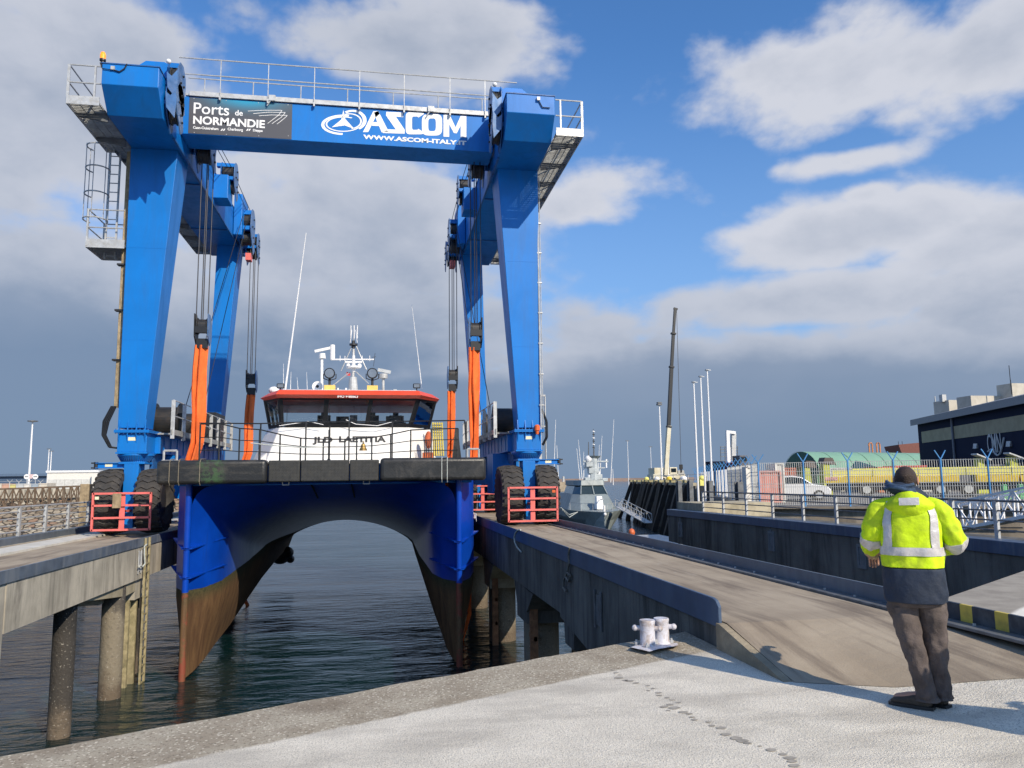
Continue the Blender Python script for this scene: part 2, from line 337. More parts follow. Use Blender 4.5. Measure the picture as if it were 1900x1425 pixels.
# ---- deck material
def deck_mat():
    m=bpy.data.materials.new('deck_concrete'); m.use_nodes=True; nt=m.node_tree; g=NG(nt); b=nt.nodes['Principled BSDF']
    co=g.n('ShaderNodeTexCoord').outputs['Object']
    a=g.noise(co,.9,5,.6); c=g.mix(g.ramp(a,.3,.7),(.30,.245,.18),(.40,.335,.25))
    st=g.noise(g.mapping(co,scale=(2.2,.22,1)),1.6,6,.65,.4); c=g.mix(g.math('MULTIPLY',g.ramp(st,.46,.70),.75),c,(.14,.11,.085))
    lt=g.noise(g.mapping(co,scale=(1.5,.6,1),loc=(3,1,0)),1.7,6,.7,.3); c=g.mix(g.math('MULTIPLY',g.ramp(lt,.62,.72),.6),c,(.48,.45,.40))
    c=g.mix(g.math('MULTIPLY',g.ramp(g.noise(co,110,2,.6),.55,.7),.3),c,(.12,.1,.08))
    g.l(c,b.inputs['Base Color']); b.inputs['Roughness'].default_value=.9; b.inputs['Specular IOR Level'].default_value=.3
    bn=g.n('ShaderNodeBump'); bn.inputs['Strength'].default_value=.4; bn.inputs['Distance'].default_value=.01; g.l(g.noise(co,60,4,.6),bn.inputs['Height']); g.l(bn.outputs[0],b.inputs['Normal']); return m
DM=deck_mat()
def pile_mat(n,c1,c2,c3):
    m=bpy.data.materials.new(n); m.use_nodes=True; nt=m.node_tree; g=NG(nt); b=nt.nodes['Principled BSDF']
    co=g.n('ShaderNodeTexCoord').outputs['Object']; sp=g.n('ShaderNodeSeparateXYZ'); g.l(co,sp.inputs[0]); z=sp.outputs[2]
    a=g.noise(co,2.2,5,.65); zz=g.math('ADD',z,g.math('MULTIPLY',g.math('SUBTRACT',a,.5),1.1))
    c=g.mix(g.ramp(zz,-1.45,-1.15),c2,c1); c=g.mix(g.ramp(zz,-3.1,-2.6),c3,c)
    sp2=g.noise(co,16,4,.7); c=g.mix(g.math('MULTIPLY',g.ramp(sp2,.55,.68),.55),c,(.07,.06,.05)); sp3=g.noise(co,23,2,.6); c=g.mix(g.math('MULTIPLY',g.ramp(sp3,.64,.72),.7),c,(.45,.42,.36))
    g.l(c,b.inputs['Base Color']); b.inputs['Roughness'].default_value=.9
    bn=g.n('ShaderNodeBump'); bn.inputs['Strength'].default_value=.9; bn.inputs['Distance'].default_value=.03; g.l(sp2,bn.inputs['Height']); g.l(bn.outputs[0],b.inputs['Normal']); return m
PM=pile_mat('barnacled_pile',(.08,.07,.06),(.22,.19,.14),(.13,.10,.07)); PMD=pile_mat('dark_pile',(.03,.028,.026),(.05,.045,.04),(.14,.11,.08))  # dark upper tones paint in shade below the deck, along with mussel growth
rust=mat('rusty_steel',(.28,.13,.06),.8,var=.3,vs=4,dirt=(.12,.07,.04),ds=5,da=.6,bump=.4)
algae=mat('slimy_steel',(.33,.28,.16),.8,var=.3,vs=4,dirt=(.12,.11,.05),ds=4,da=.6,bump=.4)
def pier_body(root,xin,xout,v0,v1,mside,mkerb,caps,kz0=.25,kz1=.45,kt=.02,zb=-.78,deck=True,s=1):
    """xin: face towards the basin; beam face + deck; s=+1 when the pier lies to the right of xin"""
    b=MB(); b.box(min(xin,xin+s*.5),max(xin,xin+s*.5),v0,v1,zb,.21); b.build('side_beam',mside,root)
    b=MB(); a,c=sorted((xin+s*.5,xout)); b.box(a,c,v0,v1,-.35,.21); a,c=sorted((xout,xout-s*.5)); b.box(a,c,v0+.01,v1-.01,zb,-.352)
    b.build('slab',mside,root)
# ---------- right pier
rp=thing('concrete_pier','middle concrete finger pier with navy kerbs carrying the right wheels of the boat lift','pier',(4.4,7.3,0))
b=MB(); b.prism([(7.28,.21),(7.28,-.6),(9.2,-1.05),(12.3,-1.05),(14.2,-.85),(14.2,-.78),(40,-.78),(40,.21)],'x',3.3,3.9)
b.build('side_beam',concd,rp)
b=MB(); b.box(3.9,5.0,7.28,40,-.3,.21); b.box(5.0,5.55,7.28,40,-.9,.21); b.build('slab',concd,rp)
# deck sheet: level far away, ramps down to the quay joint near the camera
def dz(v,u): 
    return .25 if v>=7.2 else qz_(u)+(.25-qz_(u))*max(0,(v-5.8)/1.4)
w=MB(); vs=[];fs=[]
VV=[i/10-1 for i in range(0,10)]+[7.2,7.6,8.0,8.4,10,14,20,30,40]; UU=[3.32,3.6,4.0,4.3,4.6,4.9,5.2,5.42]
for v in VV:
    for u in UU:
        t=v+1; vv=v if v>1 else VE(u)+(7.2-VE(u))*t-(.08*noise.noise(V((u*3,1,0)))+.03 if t<.01 else 0); zz=.25 if v>1 else qz_(u)+(.25-qz_(u))*t
        vs.append((u,vv,zz+.004))
w.add(vs,[(i*8+j,i*8+j+1,i*8+9+j,i*8+8+j) for i in range(len(VV)-1) for j in range(7)]); w.build('deck',DM,rp)
# beige wedge wall below the deck edge at the root
w=MB(); w.prism([(6.0,-.05),(6.02,.004),(7.2,.246),(7.28,.246),(7.28,-.05)],'x',3.24,3.318); w.build('root_wall',mat('root_concrete',(.30,.25,.17),.9,var=.2,vs=4,dirt=(.17,.14,.1),ds=3,da=.5,bump=.5,bs=25),rp)
k=MB(); k.prism([(7.26,.24),(7.26,.40),(7.32,.455),(7.40,.47),(40,.47),(40,.2),(7.34,.2)],'x',3.262,3.298); k.build('kerb',navyk,rp,bevel=.008)
k=MB(); k.box(5.25,5.32,5.0,40,.2,.27); k.box(5.41,5.44,2.0,6.93,.05,.44); 
k2=MB(); k2.box(5.41,5.44,6.95,40,.2,.45); k2.build('kerb',greyk,rp,bevel=.006)
k3=MB(); k3.box(5.22,5.405,3.0,40,.257,.285); 
k3.build('kerb_foot',galv_dk,rp,bevel=.004)
stripe=bpy.data.materials.new('hazard_stripe'); stripe.use_nodes=True; g=NG(stripe.node_tree); bb=stripe.node_tree.nodes['Principled BSDF']
co_=g.n('ShaderNodeTexCoord').outputs['Object']; sp=g.n('ShaderNodeSeparateXYZ'); g.l(co_,sp.inputs[0])
fr=g.math('FRACT',g.math('DIVIDE',g.math('SUBTRACT',sp.outputs[1],-.80),.42)); st_=g.math('LESS_THAN',fr,.36)
nn=g.noise(co_,5,5,.6); c=g.mix(st_,g.mix(g.ramp(nn,.4,.7),(.02,.03,.045),(.07,.085,.10)),g.mix(g.ramp(nn,.45,.75),(.62,.47,.07),(.35,.27,.06))); g.l(c,bb.inputs['Base Color']); bb.inputs['Roughness'].default_value=.5
k=MB(); k.box(5.41,5.445,2.0,6.93,.05,.44); k.build('striped_kerb',stripe,rp,bevel=.006)
for i in range(28):
    bo=MB(); bo.tube((5.34,5.2+i*.6,.285),(5.34,5.2+i*.6,.305),.016,n=6); bo.build('bolt',galv,rp)
# pile caps and piles under right pier
for vc in (13.7,18.6,24.6,31,37.5):
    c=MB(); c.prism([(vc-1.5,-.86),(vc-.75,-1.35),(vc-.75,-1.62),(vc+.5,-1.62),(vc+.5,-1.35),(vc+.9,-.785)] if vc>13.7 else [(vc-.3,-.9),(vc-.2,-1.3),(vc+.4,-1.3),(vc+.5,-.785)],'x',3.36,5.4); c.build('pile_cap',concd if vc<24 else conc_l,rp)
    for uu in (3.85,4.95):
        p=MB(); p.tube((uu,vc,-6),(uu,vc,-1.4),.42 if uu<4 else .36,n=28); p.build('pile',PM,rp,smooth=True)
for vc,dv in ((18.6,-.75),(24.6,-.7)):
    p=MB(); p.box(3.42,3.6,vc+dv-.10,vc+dv,-6,-.9); p.box(3.5,3.58,vc+dv-.1,vc-.2,-2.0,-1.9); p.box(3.5,3.58,vc+dv-.1,vc-.2,-2.7,-2.6); p.box(3.9,4.0,vc+.5,vc+.62,-6,-1); p.build('fender_pile',rust,rp)
# recess + ropes on the right pier wall
p=MB(); p.box(3.285,3.3,11.45,11.75,-.55,-.1); p.box(3.27,3.29,11.40,11.47,-.6,-.03); p.box(3.27,3.29,11.73,11.8,-.6,-.03); p.build('recess_frame',galv_dk,rp)
# pipe rungs near the far end
# ---------- left pier
lp=thing('concrete_pier','pale concrete finger pier on the left under the left wheels of the blue boat lift','pier',(-7,15,0))
b=MB(); b.box(-6.5,-5.92,13.95,40,-.70,.10); b.build('side_beam',conc,lp)
b=MB(); b.prism([(6,.10),(6,-1.2),(12.6,-1.2),(13.0,-1.5),(13.9,-1.5),(13.93,-.70),(13.93,.10)],'x',-6.5,-5.93); b.build('near_beam',conc,lp)
b=MB(); b.box(-9.0,-6.52,5,40,-.35,.21); b.box(-9.0,-8.5,5.01,39.99,-.8,-.352); b.build('slab',conc,lp)
w=MB(); w.add([(-8.9,4,.214),(-5.94,4,.214),(-5.94,40,.214),(-8.9,40,.214)],[(0,1,2,3)]); w.build('deck',DM,lp)
w=MB(); w.box(-8.45,-7.72,4,40,.2,.262); w.build('edge_strip',mat('strip_white',(.58,.56,.50),.85,var=.1,dirt=(.4,.38,.33),ds=2,da=.4),lp)
k=MB(); k.box(-5.935,-5.895,4,27.5,.10,.315); k.build('kerb',mat('kerb_worn',(.12,.15,.19),.5,.2,var=.25,vs=2,dirt=(.24,.26,.28),ds=1.6,da=.7,streak=True),lp,bevel=.006)
k=MB(); k.box(-5.935,-5.895,27.52,40,.10,.315); k.build('kerb',navyk,lp,bevel=.006)
k=MB(); k.box(-9.25,-9.0,4,40,.1,.38); k.build('outer_kerb',greyk,lp,bevel=.006)
c=MB(); c.prism([(17.3,-.70),(20.3,-1.0),(21.0,-.98),(21.0,-.70)],'x',-6.35,-5.98); c.build('pile_cap',conc_l,lp)
c=MB(); c.box(-6.34,-5.99,21.02,22.0,-1.2,-.7); c.box(-8.5,-6.36,19.6,21.0,-1.1,-.71); c.build('pile_cap',conc,lp)
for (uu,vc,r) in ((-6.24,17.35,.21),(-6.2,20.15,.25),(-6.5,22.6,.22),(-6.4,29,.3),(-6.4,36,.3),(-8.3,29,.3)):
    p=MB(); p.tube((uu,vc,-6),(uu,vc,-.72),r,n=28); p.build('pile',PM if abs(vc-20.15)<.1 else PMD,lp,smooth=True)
p=MB(); p.box(-6.25,-6.1,21.0,21.1,-6,-1.2); p.box(-6.2,-6.05,21.4,21.5,-6,-1.2); p.box(-6.2,-6.0,20.35,20.5,-2.7,-2.6); p.build('fender_pile',algae,lp)
# vertical ladder on the left pier
l=MB()
for du in (0,.34): l.bar((-5.86,21.3+du,-3.6),(-5.86,21.3+du,.3),.05)
for i in range(18): l.bar((-5.86,21.3,-3.5+i*.21),(-5.86,21.64,-3.5+i*.21),.03)
tag(l.build('quay_ladder',algae),'slimy yellowish vertical ladder hanging down the left pier to the water','ladder')
l=MB(); l.box(-5.918,-5.90,20.9,21.1,-.5,-.02); l.box(-5.905,-5.885,20.87,20.9,-.55,.02); l.box(-5.905,-5.885,21.1,21.13,-.55,.02); l.build('recess_frame',galv,lp)
l=MB(); l.box(-5.935,-5.915,13.1,13.5,-.95,-.35); l.build('recess',concd,lp); l=MB(); l.path([(-5.9,13.2,-.45),(-5.86,13.35,-.6),(-5.9,13.2,-.75),(-5.86,13.35,-.9)],.04); l.build('recess_chain',rust,lp)
# ---------- far right pier
fp=thing('concrete_pier','dark stained concrete pier with navy kerb beyond the middle one, behind the man','pier',(12,20,0))
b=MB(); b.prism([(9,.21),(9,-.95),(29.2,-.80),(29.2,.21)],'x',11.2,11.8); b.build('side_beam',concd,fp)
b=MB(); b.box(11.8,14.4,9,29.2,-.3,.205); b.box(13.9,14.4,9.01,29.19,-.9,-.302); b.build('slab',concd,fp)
k=MB(); k.box(11.16,11.6,9,29.2,.2,.44); k.build('kerb',navyk,fp,bevel=.01)
k=MB(); k.box(11.62,14.4,26.9,29.25,.2,.72); k.build('end_block',conc_l,fp,bevel=.02)
for vc in (17.6,26.2):
    c=MB(); c.prism([(vc,-.8),(vc+.4,-1.4),(vc+1.2,-1.4),(vc+1.2,-.8)],'x',11.3,14.2); c.build('pile_cap',conc_l,fp)
for uu,vc in ((11.8,18.3),(13.6,18.3),(11.8,26.8),(13.6,26.8),(11.9,13)):
    p=MB(); p.tube((uu,vc,-6),(uu,vc,-1),.32,n=20); p.build('pile',PM,fp,smooth=True)
for (x,y,yb) in ((1263,970,995),(1432,990,1018),(1600,1015,1050)):
    a=P(x,(y+yb)/2,u=11.2); f_=MB(); h=.28; wd=.17
    f_.box(11.17,11.2,a.y-wd,a.y-wd*.6,a.z-h,a.z+h); f_.box(11.17,11.2,a.y+wd*.6,a.y+wd,a.z-h,a.z+h); f_.box(11.17,11.2,a.y-wd*.6,a.y+wd*.6,a.z-h,a.z-h*.75); f_.box(11.17,11.2,a.y-wd*.6,a.y+wd*.6,a.z+h*.75,a.z+h); f_.box(11.17,11.2,a.y-.04,a.y+.04,a.z+h,.15); f_.box(11.19,11.202,a.y-wd*.6,a.y+wd*.6,a.z-h*.75,a.z+h*.75)
    f_.build('recess_frame',mat('recess_grey',(.16,.17,.18),.8,var=.2),fp)
# railing helper
def railing(name,label,pts,zb,h,rails,pm,rm,ps=.05,rr=.02,lean=0,grp=None,postw=None,n=6):
    root=thing(name,label,'railing',(pts[0][0],pts[0][1],zb if not isinstance(zb,(list,)) else zb[0]),grp)
    for i,(u,v) in enumerate(pts):
        m_=MB(); m_.bar((u,v,zb),(u,v,zb+h),ps,postw or ps,up=(0,1,0)); m_.build('post',pm,root)
    for r_ in rails:
        m_=MB(); m_.path([(u,v,zb+h*r_) for u,v in pts],rr if r_<1 else rr*1.4,n=n); m_.build('rail',rm,root)
    return root
# far right pier railing
vs=[26.9,25.2,23.5,21.8,20.1,18.5,17.0,15.6,14.35,13.2,12.1,11.0,10,9]
railing('railing','grey steel railing with pale posts along the dark pier behind the man',[(11.68,v) for v in vs],.40,.74,(.25,.5,.75,1),galv,galv_dk,.055,.017,postw=.09)
vs=[14,15.6,17.2,18.8,20.4,22.0,23.6,25.2,26.8,28.4,30,31.6,33.2]
railing('railing','galvanised railing with pale twisted posts along the outer edge of the left pier',[(-9.15,v) for v in vs],.36,.76,(.18,.4,.62,.84,1),galv,galv,.07,.018,postw=.10)
# ================================================================ BOAT LIFT
UC=-1.25
tl=thing('boat_lift','huge blue four legged travelling boat lift straddling the basin with rubber wheels on both piers','boat lift',(UC,24,.25))
LEGV=23.9; RLV=33.6
tread=mat('tyre_tread',(.05,.047,.044),.9,var=.2,vs=5,dirt=(.1,.09,.08),ds=4,da=.5,bump=.3)
plate=mat('sticker_plate',(.75,.72,.5),.5,var=.05)
beacon=mat('beacon_glow',(1,.28,.015),.4,emit=.9)
beacon_o=mat('beacon_orange',(.7,.13,.03),.4)
def make_wheel(parent,ctr,wd,rad=.93,s=1):
    c=V(ctr); h=wd/2
    t=MB(); prof=[(-h*.55,.42),(-h*.8,.52),(-h,.68),(-h*.98,.80),(-h*.82,.885),(0,.905),(h*.82,.885),(h*.98,.80),(h,.68),(h*.8,.52),(h*.55,.42)]
    t.lathe(c,(1,0,0),[(a,r*rad/.93) for a,r in prof],n=48)
    N=26
    for i in range(N):
        w0=2*math.pi*i/N
        def pt(x,w,r): return (c.x+x,c.y+r*math.cos(w),c.z+r*math.sin(w))
        for (xa,wa,xb,wb) in ((-h*1.0,.10,-h*.45,-.02),(-h*.45,-.02,0,.07),(0,.07,h*.45,-.02),(h*.45,-.02,h*1.0,.10)):
            tk=.062; ra=.80 if abs(xa)>h*.9 else .895; rb=.80 if abs(xb)>h*.9 else .895; oa=.885 if abs(xa)>h*.9 else .935; ob=.885 if abs(xb)>h*.9 else .935
            k=rad/.93; a=w0+wa; b=w0+wb
            t.add([pt(xa,a-tk,ra*k),pt(xa,a+tk,ra*k),pt(xb,b+tk,rb*k),pt(xb,b-tk,rb*k),pt(xa,a-tk*.8,oa*k),pt(xa,a+tk*.8,oa*k),pt(xb,b+tk*.8,ob*k),pt(xb,b-tk*.8,ob*k)],[(0,1,2,3),(4,7,6,5),(0,4,5,1),(1,5,6,2),(2,6,7,3),(3,7,4,0)])
    ty=t.build('tyre',rubber,parent)
    r=MB(); r.lathe(c,(1,0,0),[(-h*.6,.44*rad/.93),(-h*.35,.40),(-h*.3,.2),(-h*.5,.18),(-h*.5,.1),(h*.5,.1),(h*.5,.18),(h*.3,.2),(h*.35,.40),(h*.6,.44*rad/.93)],n=28)
    r.build('rim',steel_dk,ty)
    return ty
def M_(fn):  # builds offset-space mesh, mirrored to side s
    return lambda p:(UC+(.06 if SD>0 else 0)+SD*p.x,p.y,p.z)
def GB(mb,name,m,parent=None,**k):
    mb.xf(M_(0)); return mb.build(name,m,parent or tl,**k)
for SD in (-1,1):
    # top girder with chamfered nose
    b=MB(); b.prism([(21.2,13.0),(21.2,12.42),(21.78,11.8),(35.3,11.8),(35.6,12.1),(35.6,13.0)],'x',4.8,6.25); gd=GB(b,'girder',blue,bevel=.012)
    b=MB(); b.box(4.78,6.27,21.18,35.62,13.0,13.03); GB(b,'girder_cover',blue_dk,gd)
    b=MB(); b.box(4.80,6.25,26.6,26.66,11.76,11.80); b.box(4.80,6.25,31.4,31.46,11.76,11.80); b.bar((4.82,23.0,11.78),(4.82,34,11.78),.06); GB(b,'girder_rib',blue_dk,gd)
    # hood over the front sheaves
    b=MB(); b.prism([(4.72,13.02),(5.85,13.02),(5.85,13.4),(5.45,13.72),(4.95,13.72),(4.72,13.6)],'y',22.2,23.2); GB(b,'sheave_hood',blue,bevel=.01)
    # legs
    b=MB(); b.loft([[(5.53,LEGV+.1,3.3),(6.27,LEGV+.1,3.3),(6.27,LEGV+.95,3.3),(5.53,LEGV+.95,3.3)],[(4.92,LEGV,11.80),(6.27,LEGV,11.80),(6.27,LEGV+1.25,11.80),(4.92,LEGV+1.25,11.80)]]); lg=GB(b,'leg',blue,bevel=.012)
    for z_ in (5.9,8.7):
        t_=(z_-3.3)/8.5; q=MB(); q.box(5.53-.61*t_-.004,6.274,LEGV+.1-.1*t_-.004,LEGV+.1-.1*t_+.01,z_,z_+.012); GB(q,'weld_seam',blue,lg)
    b=MB(); b.loft([[(5.36,RLV,3.3),(5.88,RLV,3.3),(5.88,RLV+.9,3.3),(5.36,RLV+.9,3.3)],[(4.8,RLV,11.80),(5.68,RLV,11.80),(5.68,RLV+1.1,11.80),(4.8,RLV+1.1,11.80)]]); GB(b,'leg',blue,bevel=.012)
    # bolted flange + pedestal
    for LV,o0,o1 in ((LEGV,5.46,6.26),(RLV,5.25,5.98)):
        b=MB(); b.box(o0-.08,o1+.08,LV,LV+1.05,3.16,3.20); b.box(o0-.08,o1+.08,LV,LV+1.05,3.205,3.24)
        for i in range(4):
            x=o0+.04+(o1-o0-.08)*i/3; b.prism([(LV+.02,3.24),(LV+.10,3.24),(LV+.10,3.55)],'x',x-.012,x+.012); b.prism([(LV+.02,3.16),(LV+.10,3.16),(LV+.10,2.85)],'x',x-.012,x+.012)
        fl=GB(b,'flange',blue); 
        for i in range(9):
            bb_=MB(); x=o0-.04+(o1-o0+.08)*i/8; bb_.tube((x,LV+.04,3.24),(x,LV+.04,3.275),.016,n=6); bb_.tube((x,LV+.04,3.125),(x,LV+.04,3.16),.016,n=6); GB(bb_,'bolt',blue_dk,fl)
        b=MB(); b.box(o0,o1,LV+.1,LV+1.0,2.60,3.158); pd=GB(b,'pedestal',blue,bevel=.01)
        b=MB(); b.box(o0-.03,o1+.03,LV+.06,LV+1.04,2.55,2.598); GB(b,'pedestal_foot',blue,pd)
        b=MB(); b.box((o0+o1)/2-.13,(o0+o1)/2+.13,LV+.093,LV+.099,2.93,3.03); GB(b,'sticker',plate,pd)
        # slewing ring and fork
        oc=(o0+o1)/2; b=MB(); b.lathe((oc,LV+.55,2.32),(0,0,1),[(0,.36),(.02,.36),(.06,.40),(.16,.48),(.18,.50),(.225,.50)],n=36)
        sr=GB(b,'slewing_ring',blue)
        for i in range(22):
            a=math.pi*(i+.5)/22; q=MB(); q.prism([(.36,2.33),(.40,2.33),(.49,2.49),(.36,2.49)],'y',-.008,.008); q.xf(lambda p,a=a:(oc-p.x*math.cos(a)-p.y*math.sin(a),LV+.55-p.x*math.sin(a)+p.y*math.cos(a),p.z)); GB(q,'gusset',blue_dk,sr)
        b=MB(); b.box(oc-.36,oc+.36,LV+.15,LV+.95,2.25,2.318); b.box(oc-.20,oc+.20,LV+.15,LV+.75,1.05,2.25); b.box(oc-.14,oc+.14,LV+.05,LV+.5,.42,1.05); GB(b,'fork',blue,bevel=.01)
        b=MB(); b.box(oc+.1,oc+1.0,LV+.22,LV+.34,2.14,2.16); b.box(oc+.1,oc+1.0,LV+.22,LV+.34,2.28,2.30); b.box(oc+.1,oc+.95,LV+.27,LV+.30,2.16,2.28)
        ar=GB(b,'steering_arm',blue)
        b=MB(); b.box(oc+.55,oc+.75,LV+.262,LV+.268,2.18,2.27); GB(b,'sticker',plate,ar)
        b=MB(); b.tube((oc+1.0,LV+.28,2.12),(oc+1.0,LV+.28,2.32),.055,n=10); b.box(oc+.94,oc+1.12,LV+.24,LV+.32,2.13,2.17); b.box(oc+.94,oc+1.12,LV+.24,LV+.32,2.27,2.31); GB(b,'clevis',steel_dk,ar)
        for (xc,wd) in ((oc+.52,.70),(oc-.60,.70)):
            WC=V((UC+(.06 if SD>0 else 0)+SD*xc,LV+.45,.25+.935))
            make_wheel(tl,WC,wd)
        b=MB(); b.tube((oc-.8,LV+.45,1.185),(oc+.75,LV+.45,1.185),.11,n=14); GB(b,'axle',blue_dk)
        # red guard frame
        gv=LV-.75; z0,z1=.42,1.42; a0,a1=oc-.82,oc+.68
        b=MB()
        for z in (z0,z0+.33,z0+.67,z1): b.bar((a0,gv,z),(a1,gv,z),.055)
        b.bar((a0,gv,z0-.02),(a0,gv,z1+.02),.055); b.bar((a1,gv,z0-.02),(a1,gv,z1+.02),.055); b.box(oc-.14,oc-.0,gv+.03,gv+.05,z0,z1); b.bar((oc-.07,gv+.05,z0+.5),(oc-.07,LV+.1,z0+.5),.06)
        gf=GB(b,'wheel_guard',redg)
        if SD<0 and LV<30:
            q=MB(); q.box(oc-.06,oc+.16,gv-.07,gv-.035,1.02,1.42); GB(q,'wooden_plate',wood,gf)
        q=MB(); q.box(a1-.16,a1-.06,gv-.06,gv-.02,z1-.16,z1-.08); GB(q,'warning_lamp',beacon_o if SD>0 else plate,gf)
    # lower longitudinal frame, walkway, winches
    b=MB(); b.box(5.32,6.02,LEGV+1.0,RLV+.1,2.58,3.15); lf=GB(b,'lower_beam',blue,bevel=.01)
    for i in range(11): b=MB(); b.box(5.30,5.318,25.3+i*.8,25.34+i*.8,2.62,3.1); GB(b,'stiffener',blue,lf)
    b=MB(); b.box(4.85,6.4,LEGV+.9,RLV,3.155,3.20); b.box(4.82,4.85,LEGV+.3,RLV,3.12,3.28); GB(b,'walkway_deck',grate)
    for i in range(8):
        v=LEGV+.35+i*1.32; q=MB(); q.bar((4.82,v,3.0),(4.82,v,4.15),.03,.11,up=(1,0,0)); GB(q,'walkway_post',galv)
    for z in (3.68,4.15):
        q=MB(); q.tube((4.82,LEGV+.35,z),(4.82,LEGV+.35+7*1.32,z),.018,n=6); GB(q,'walkway_rail',galv)
    for vv in (26.2,28.6):
        q=MB(); q.lathe((5.05,vv,3.72),(1,0,0),[(0,.52),(.05,.52),(.05,.40),(.75,.40),(.75,.52),(.8,.52)],n=28); dr=GB(q,'winch_drum',steel_dk)
        q=MB(); q.box(5.9,6.2,vv-.3,vv+.3,3.2,4.05); q.box(4.95,5.04,vv-.35,vv-.1,3.2,3.9); GB(q,'winch_motor',blackp if SD<0 else galv_dk,dr)
    if SD<0:
        q=MB(); q.box(5.0,5.5,31.2,33.0,3.2,4.4); GB(q,'engine_box',blackp)
    else:
        q=MB(); q.box(4.95,5.5,30.8,32.6,1.7,2.55); GB(q,'lower_box',blue_dk)
    # hydraulic unit hanging behind wheel
    q=MB(); q.box(5.0,5.9,LEGV+2.2,LEGV+3.6,1.2,2.56); GB(q,'hanging_cabinet',blue)
    q=MB(); q.prism([(24.9,2.57),(24.9,2.0),(27,2.57)],'x',5.5,5.6); q.box(4.7,5.3,28.6,29.3,1.5,2.4); GB(q,'hose_reel_bracket',blue_dk)
    # walkway along the outside of the girder
    o0,o1=6.30,7.10
    b=MB(); nar=SD<0
    for k in range(150):
        v=21.32+k*.0925; oo=o1 if (not nar or v<24.4) else 6.85
        b.box(o0,oo,v,v+.045,11.905,11.935)
    for o_ in (o0+.02,o0+.3,6.83)+((7.0,) if not nar else ()): b.box(o_,o_+.02,21.3,35.2,11.89,11.904)
    wf=GB(b,'upper_walkway',grate)
    b=MB(); b.box(o0,o1,21.27,21.30,11.83,12.07); b.box(o1,o1+.03,21.27,24.4 if nar else 35.2,11.83,12.07); (b.box(6.85,6.88,24.4,35.2,11.83,12.07),b.box(6.85,o1+.03,24.4,24.43,11.83,12.07)) if nar else None; b.box(o0,6.85 if nar else o1,35.2,35.23,11.83,12.07); GB(b,'toe_board',galv,wf)
    for i in range(9):
        v=21.9+i*1.55; oo=6.85 if nar and v>24.4 else o1; q=MB(); q.prism([(o0-.02,11.885),(oo,11.885),(oo,11.80),(o0-.02,11.66)],'y',v,v+.07); GB(q,'bracket',galv_dk,wf)
    for i in range(8):
        v=21.32+i*1.98; oo=6.85 if nar and v>24.4 else o1; q=MB(); q.bar((oo+.015,v,11.87),(oo+.015,v,12.97),.03,.07,up=(1,0,0)); GB(q,'railing_post',galv,wf)
    q=MB(); q.bar((o0+.15,21.32,11.9),(o0+.15,21.32,12.97),.045); GB(q,'railing_post',galv,wf)
    for z in (12.47,12.97):
        q=MB(); q.path([(o0,21.32,z),(o1+.015,21.32,z)]+([(o1+.015,24.4,z),(6.865,24.4,z),(6.865,35.2,z)] if nar else [(o1+.015,35.2,z)]),.022); GB(q,'railing_rail',galv,wf)
    # raised rail on top of girder (inner line)
    q=MB(); q.path([(4.2,24.8,14.1),(5.95,24.8,14.1),(5.95,24.8,13.0)],.022); GB(q,'top_rail',galv)
    # sheave stacks on the inner face
    def cheek(v0,z0,sc,o,th=.03,flip=1,nm='cheek_plate',parent=None,m=blue_dk):
        pl=[(-.5,.55),(-.25,.85),(.15,.9),(.5,.6),(.55,.2),(.42,-.25),(.55,-.75),(.2,-1.0),(-.05,-.7),(-.35,-.45),(-.55,-.05)]
        q=MB(); q.prism([(v0+a*sc,z0+c*sc) for a,c in pl],'x',o,o+th); return GB(q,nm,m,parent)
    def sheave(v0,z0,r,o0_,o1_,parent,m=steel_dk):
        q=MB(); q.lathe((o0_,v0,z0),(1,0,0),[(0,r),(.03,r),(.05,r*.85),(o1_-o0_-.05,r*.85),(o1_-o0_-.03,r),(o1_-o0_,r)],n=20); GB(q,'sheave',m,parent)
    for k,(v0,z0,sc) in enumerate(((22.2,12.95,.8),(22.15,12.35,.75),(25.0,12.45,.85),(29.0,12.9,.75),(33.0,12.3,1.0),(34.6,12.0,.75))):
        c1=cheek(v0,z0,sc,4.45 if k<2 else 4.12,m=mat('plate_steelblue',(.07,.17,.36),.4,.2,var=.25,vs=3,dirt=(.3,.33,.4),ds=2,da=.4)); cheek(v0,z0,sc,4.60 if k>1 else 4.73); 
        so_=4.52 if k<2 else 4.22; sheave(v0-.05,z0+.35*sc,.36*sc,so_,4.7 if k<2 else 4.56,c1); sheave(v0+.05,z0-.35*sc,.34*sc,so_,4.7 if k<2 else 4.56,c1)
        oi=4.49 if k<2 else 4.16
        for bx in ((v0-.32*sc,v0-.05*sc,z0+.6*sc,z0+.78*sc),(v0-.45*sc,v0-.2*sc,z0-.1*sc,z0+.06*sc),(v0+.2*sc,v0+.35*sc,z0-.2*sc,z0+.3*sc)):
            q=MB(); q.box(oi,4.8,*bx); GB(q,'spacer',blue,c1)
        if k<2:
            q=MB(); q.prism([(4.47,z0-.55),(4.70,z0-.25),(4.74,z0+.22),(4.60,z0+.10),(4.46,z0+.3),(4.44,z0-.1)],'y',v0-.50,v0-.47); GB(q,'guard_plate',MT['plate_steelblue'],c1)
        for (a,c_) in ((.1,.5),(-.2,.1),(.2,.15),(.25,-.5),(.05,-.3)):
            q=MB(); q.tube((oi-.08,v0+a*sc,z0+c_*sc),(oi-.03,v0+a*sc,z0+c_*sc),.035,n=8); GB(q,'bolt',steel_dk,c1)
    q=MB(); q.box(4.3,4.82,28.4,29.3,12.0,12.9); GB(q,'bracket_box',blue,bevel=.02)
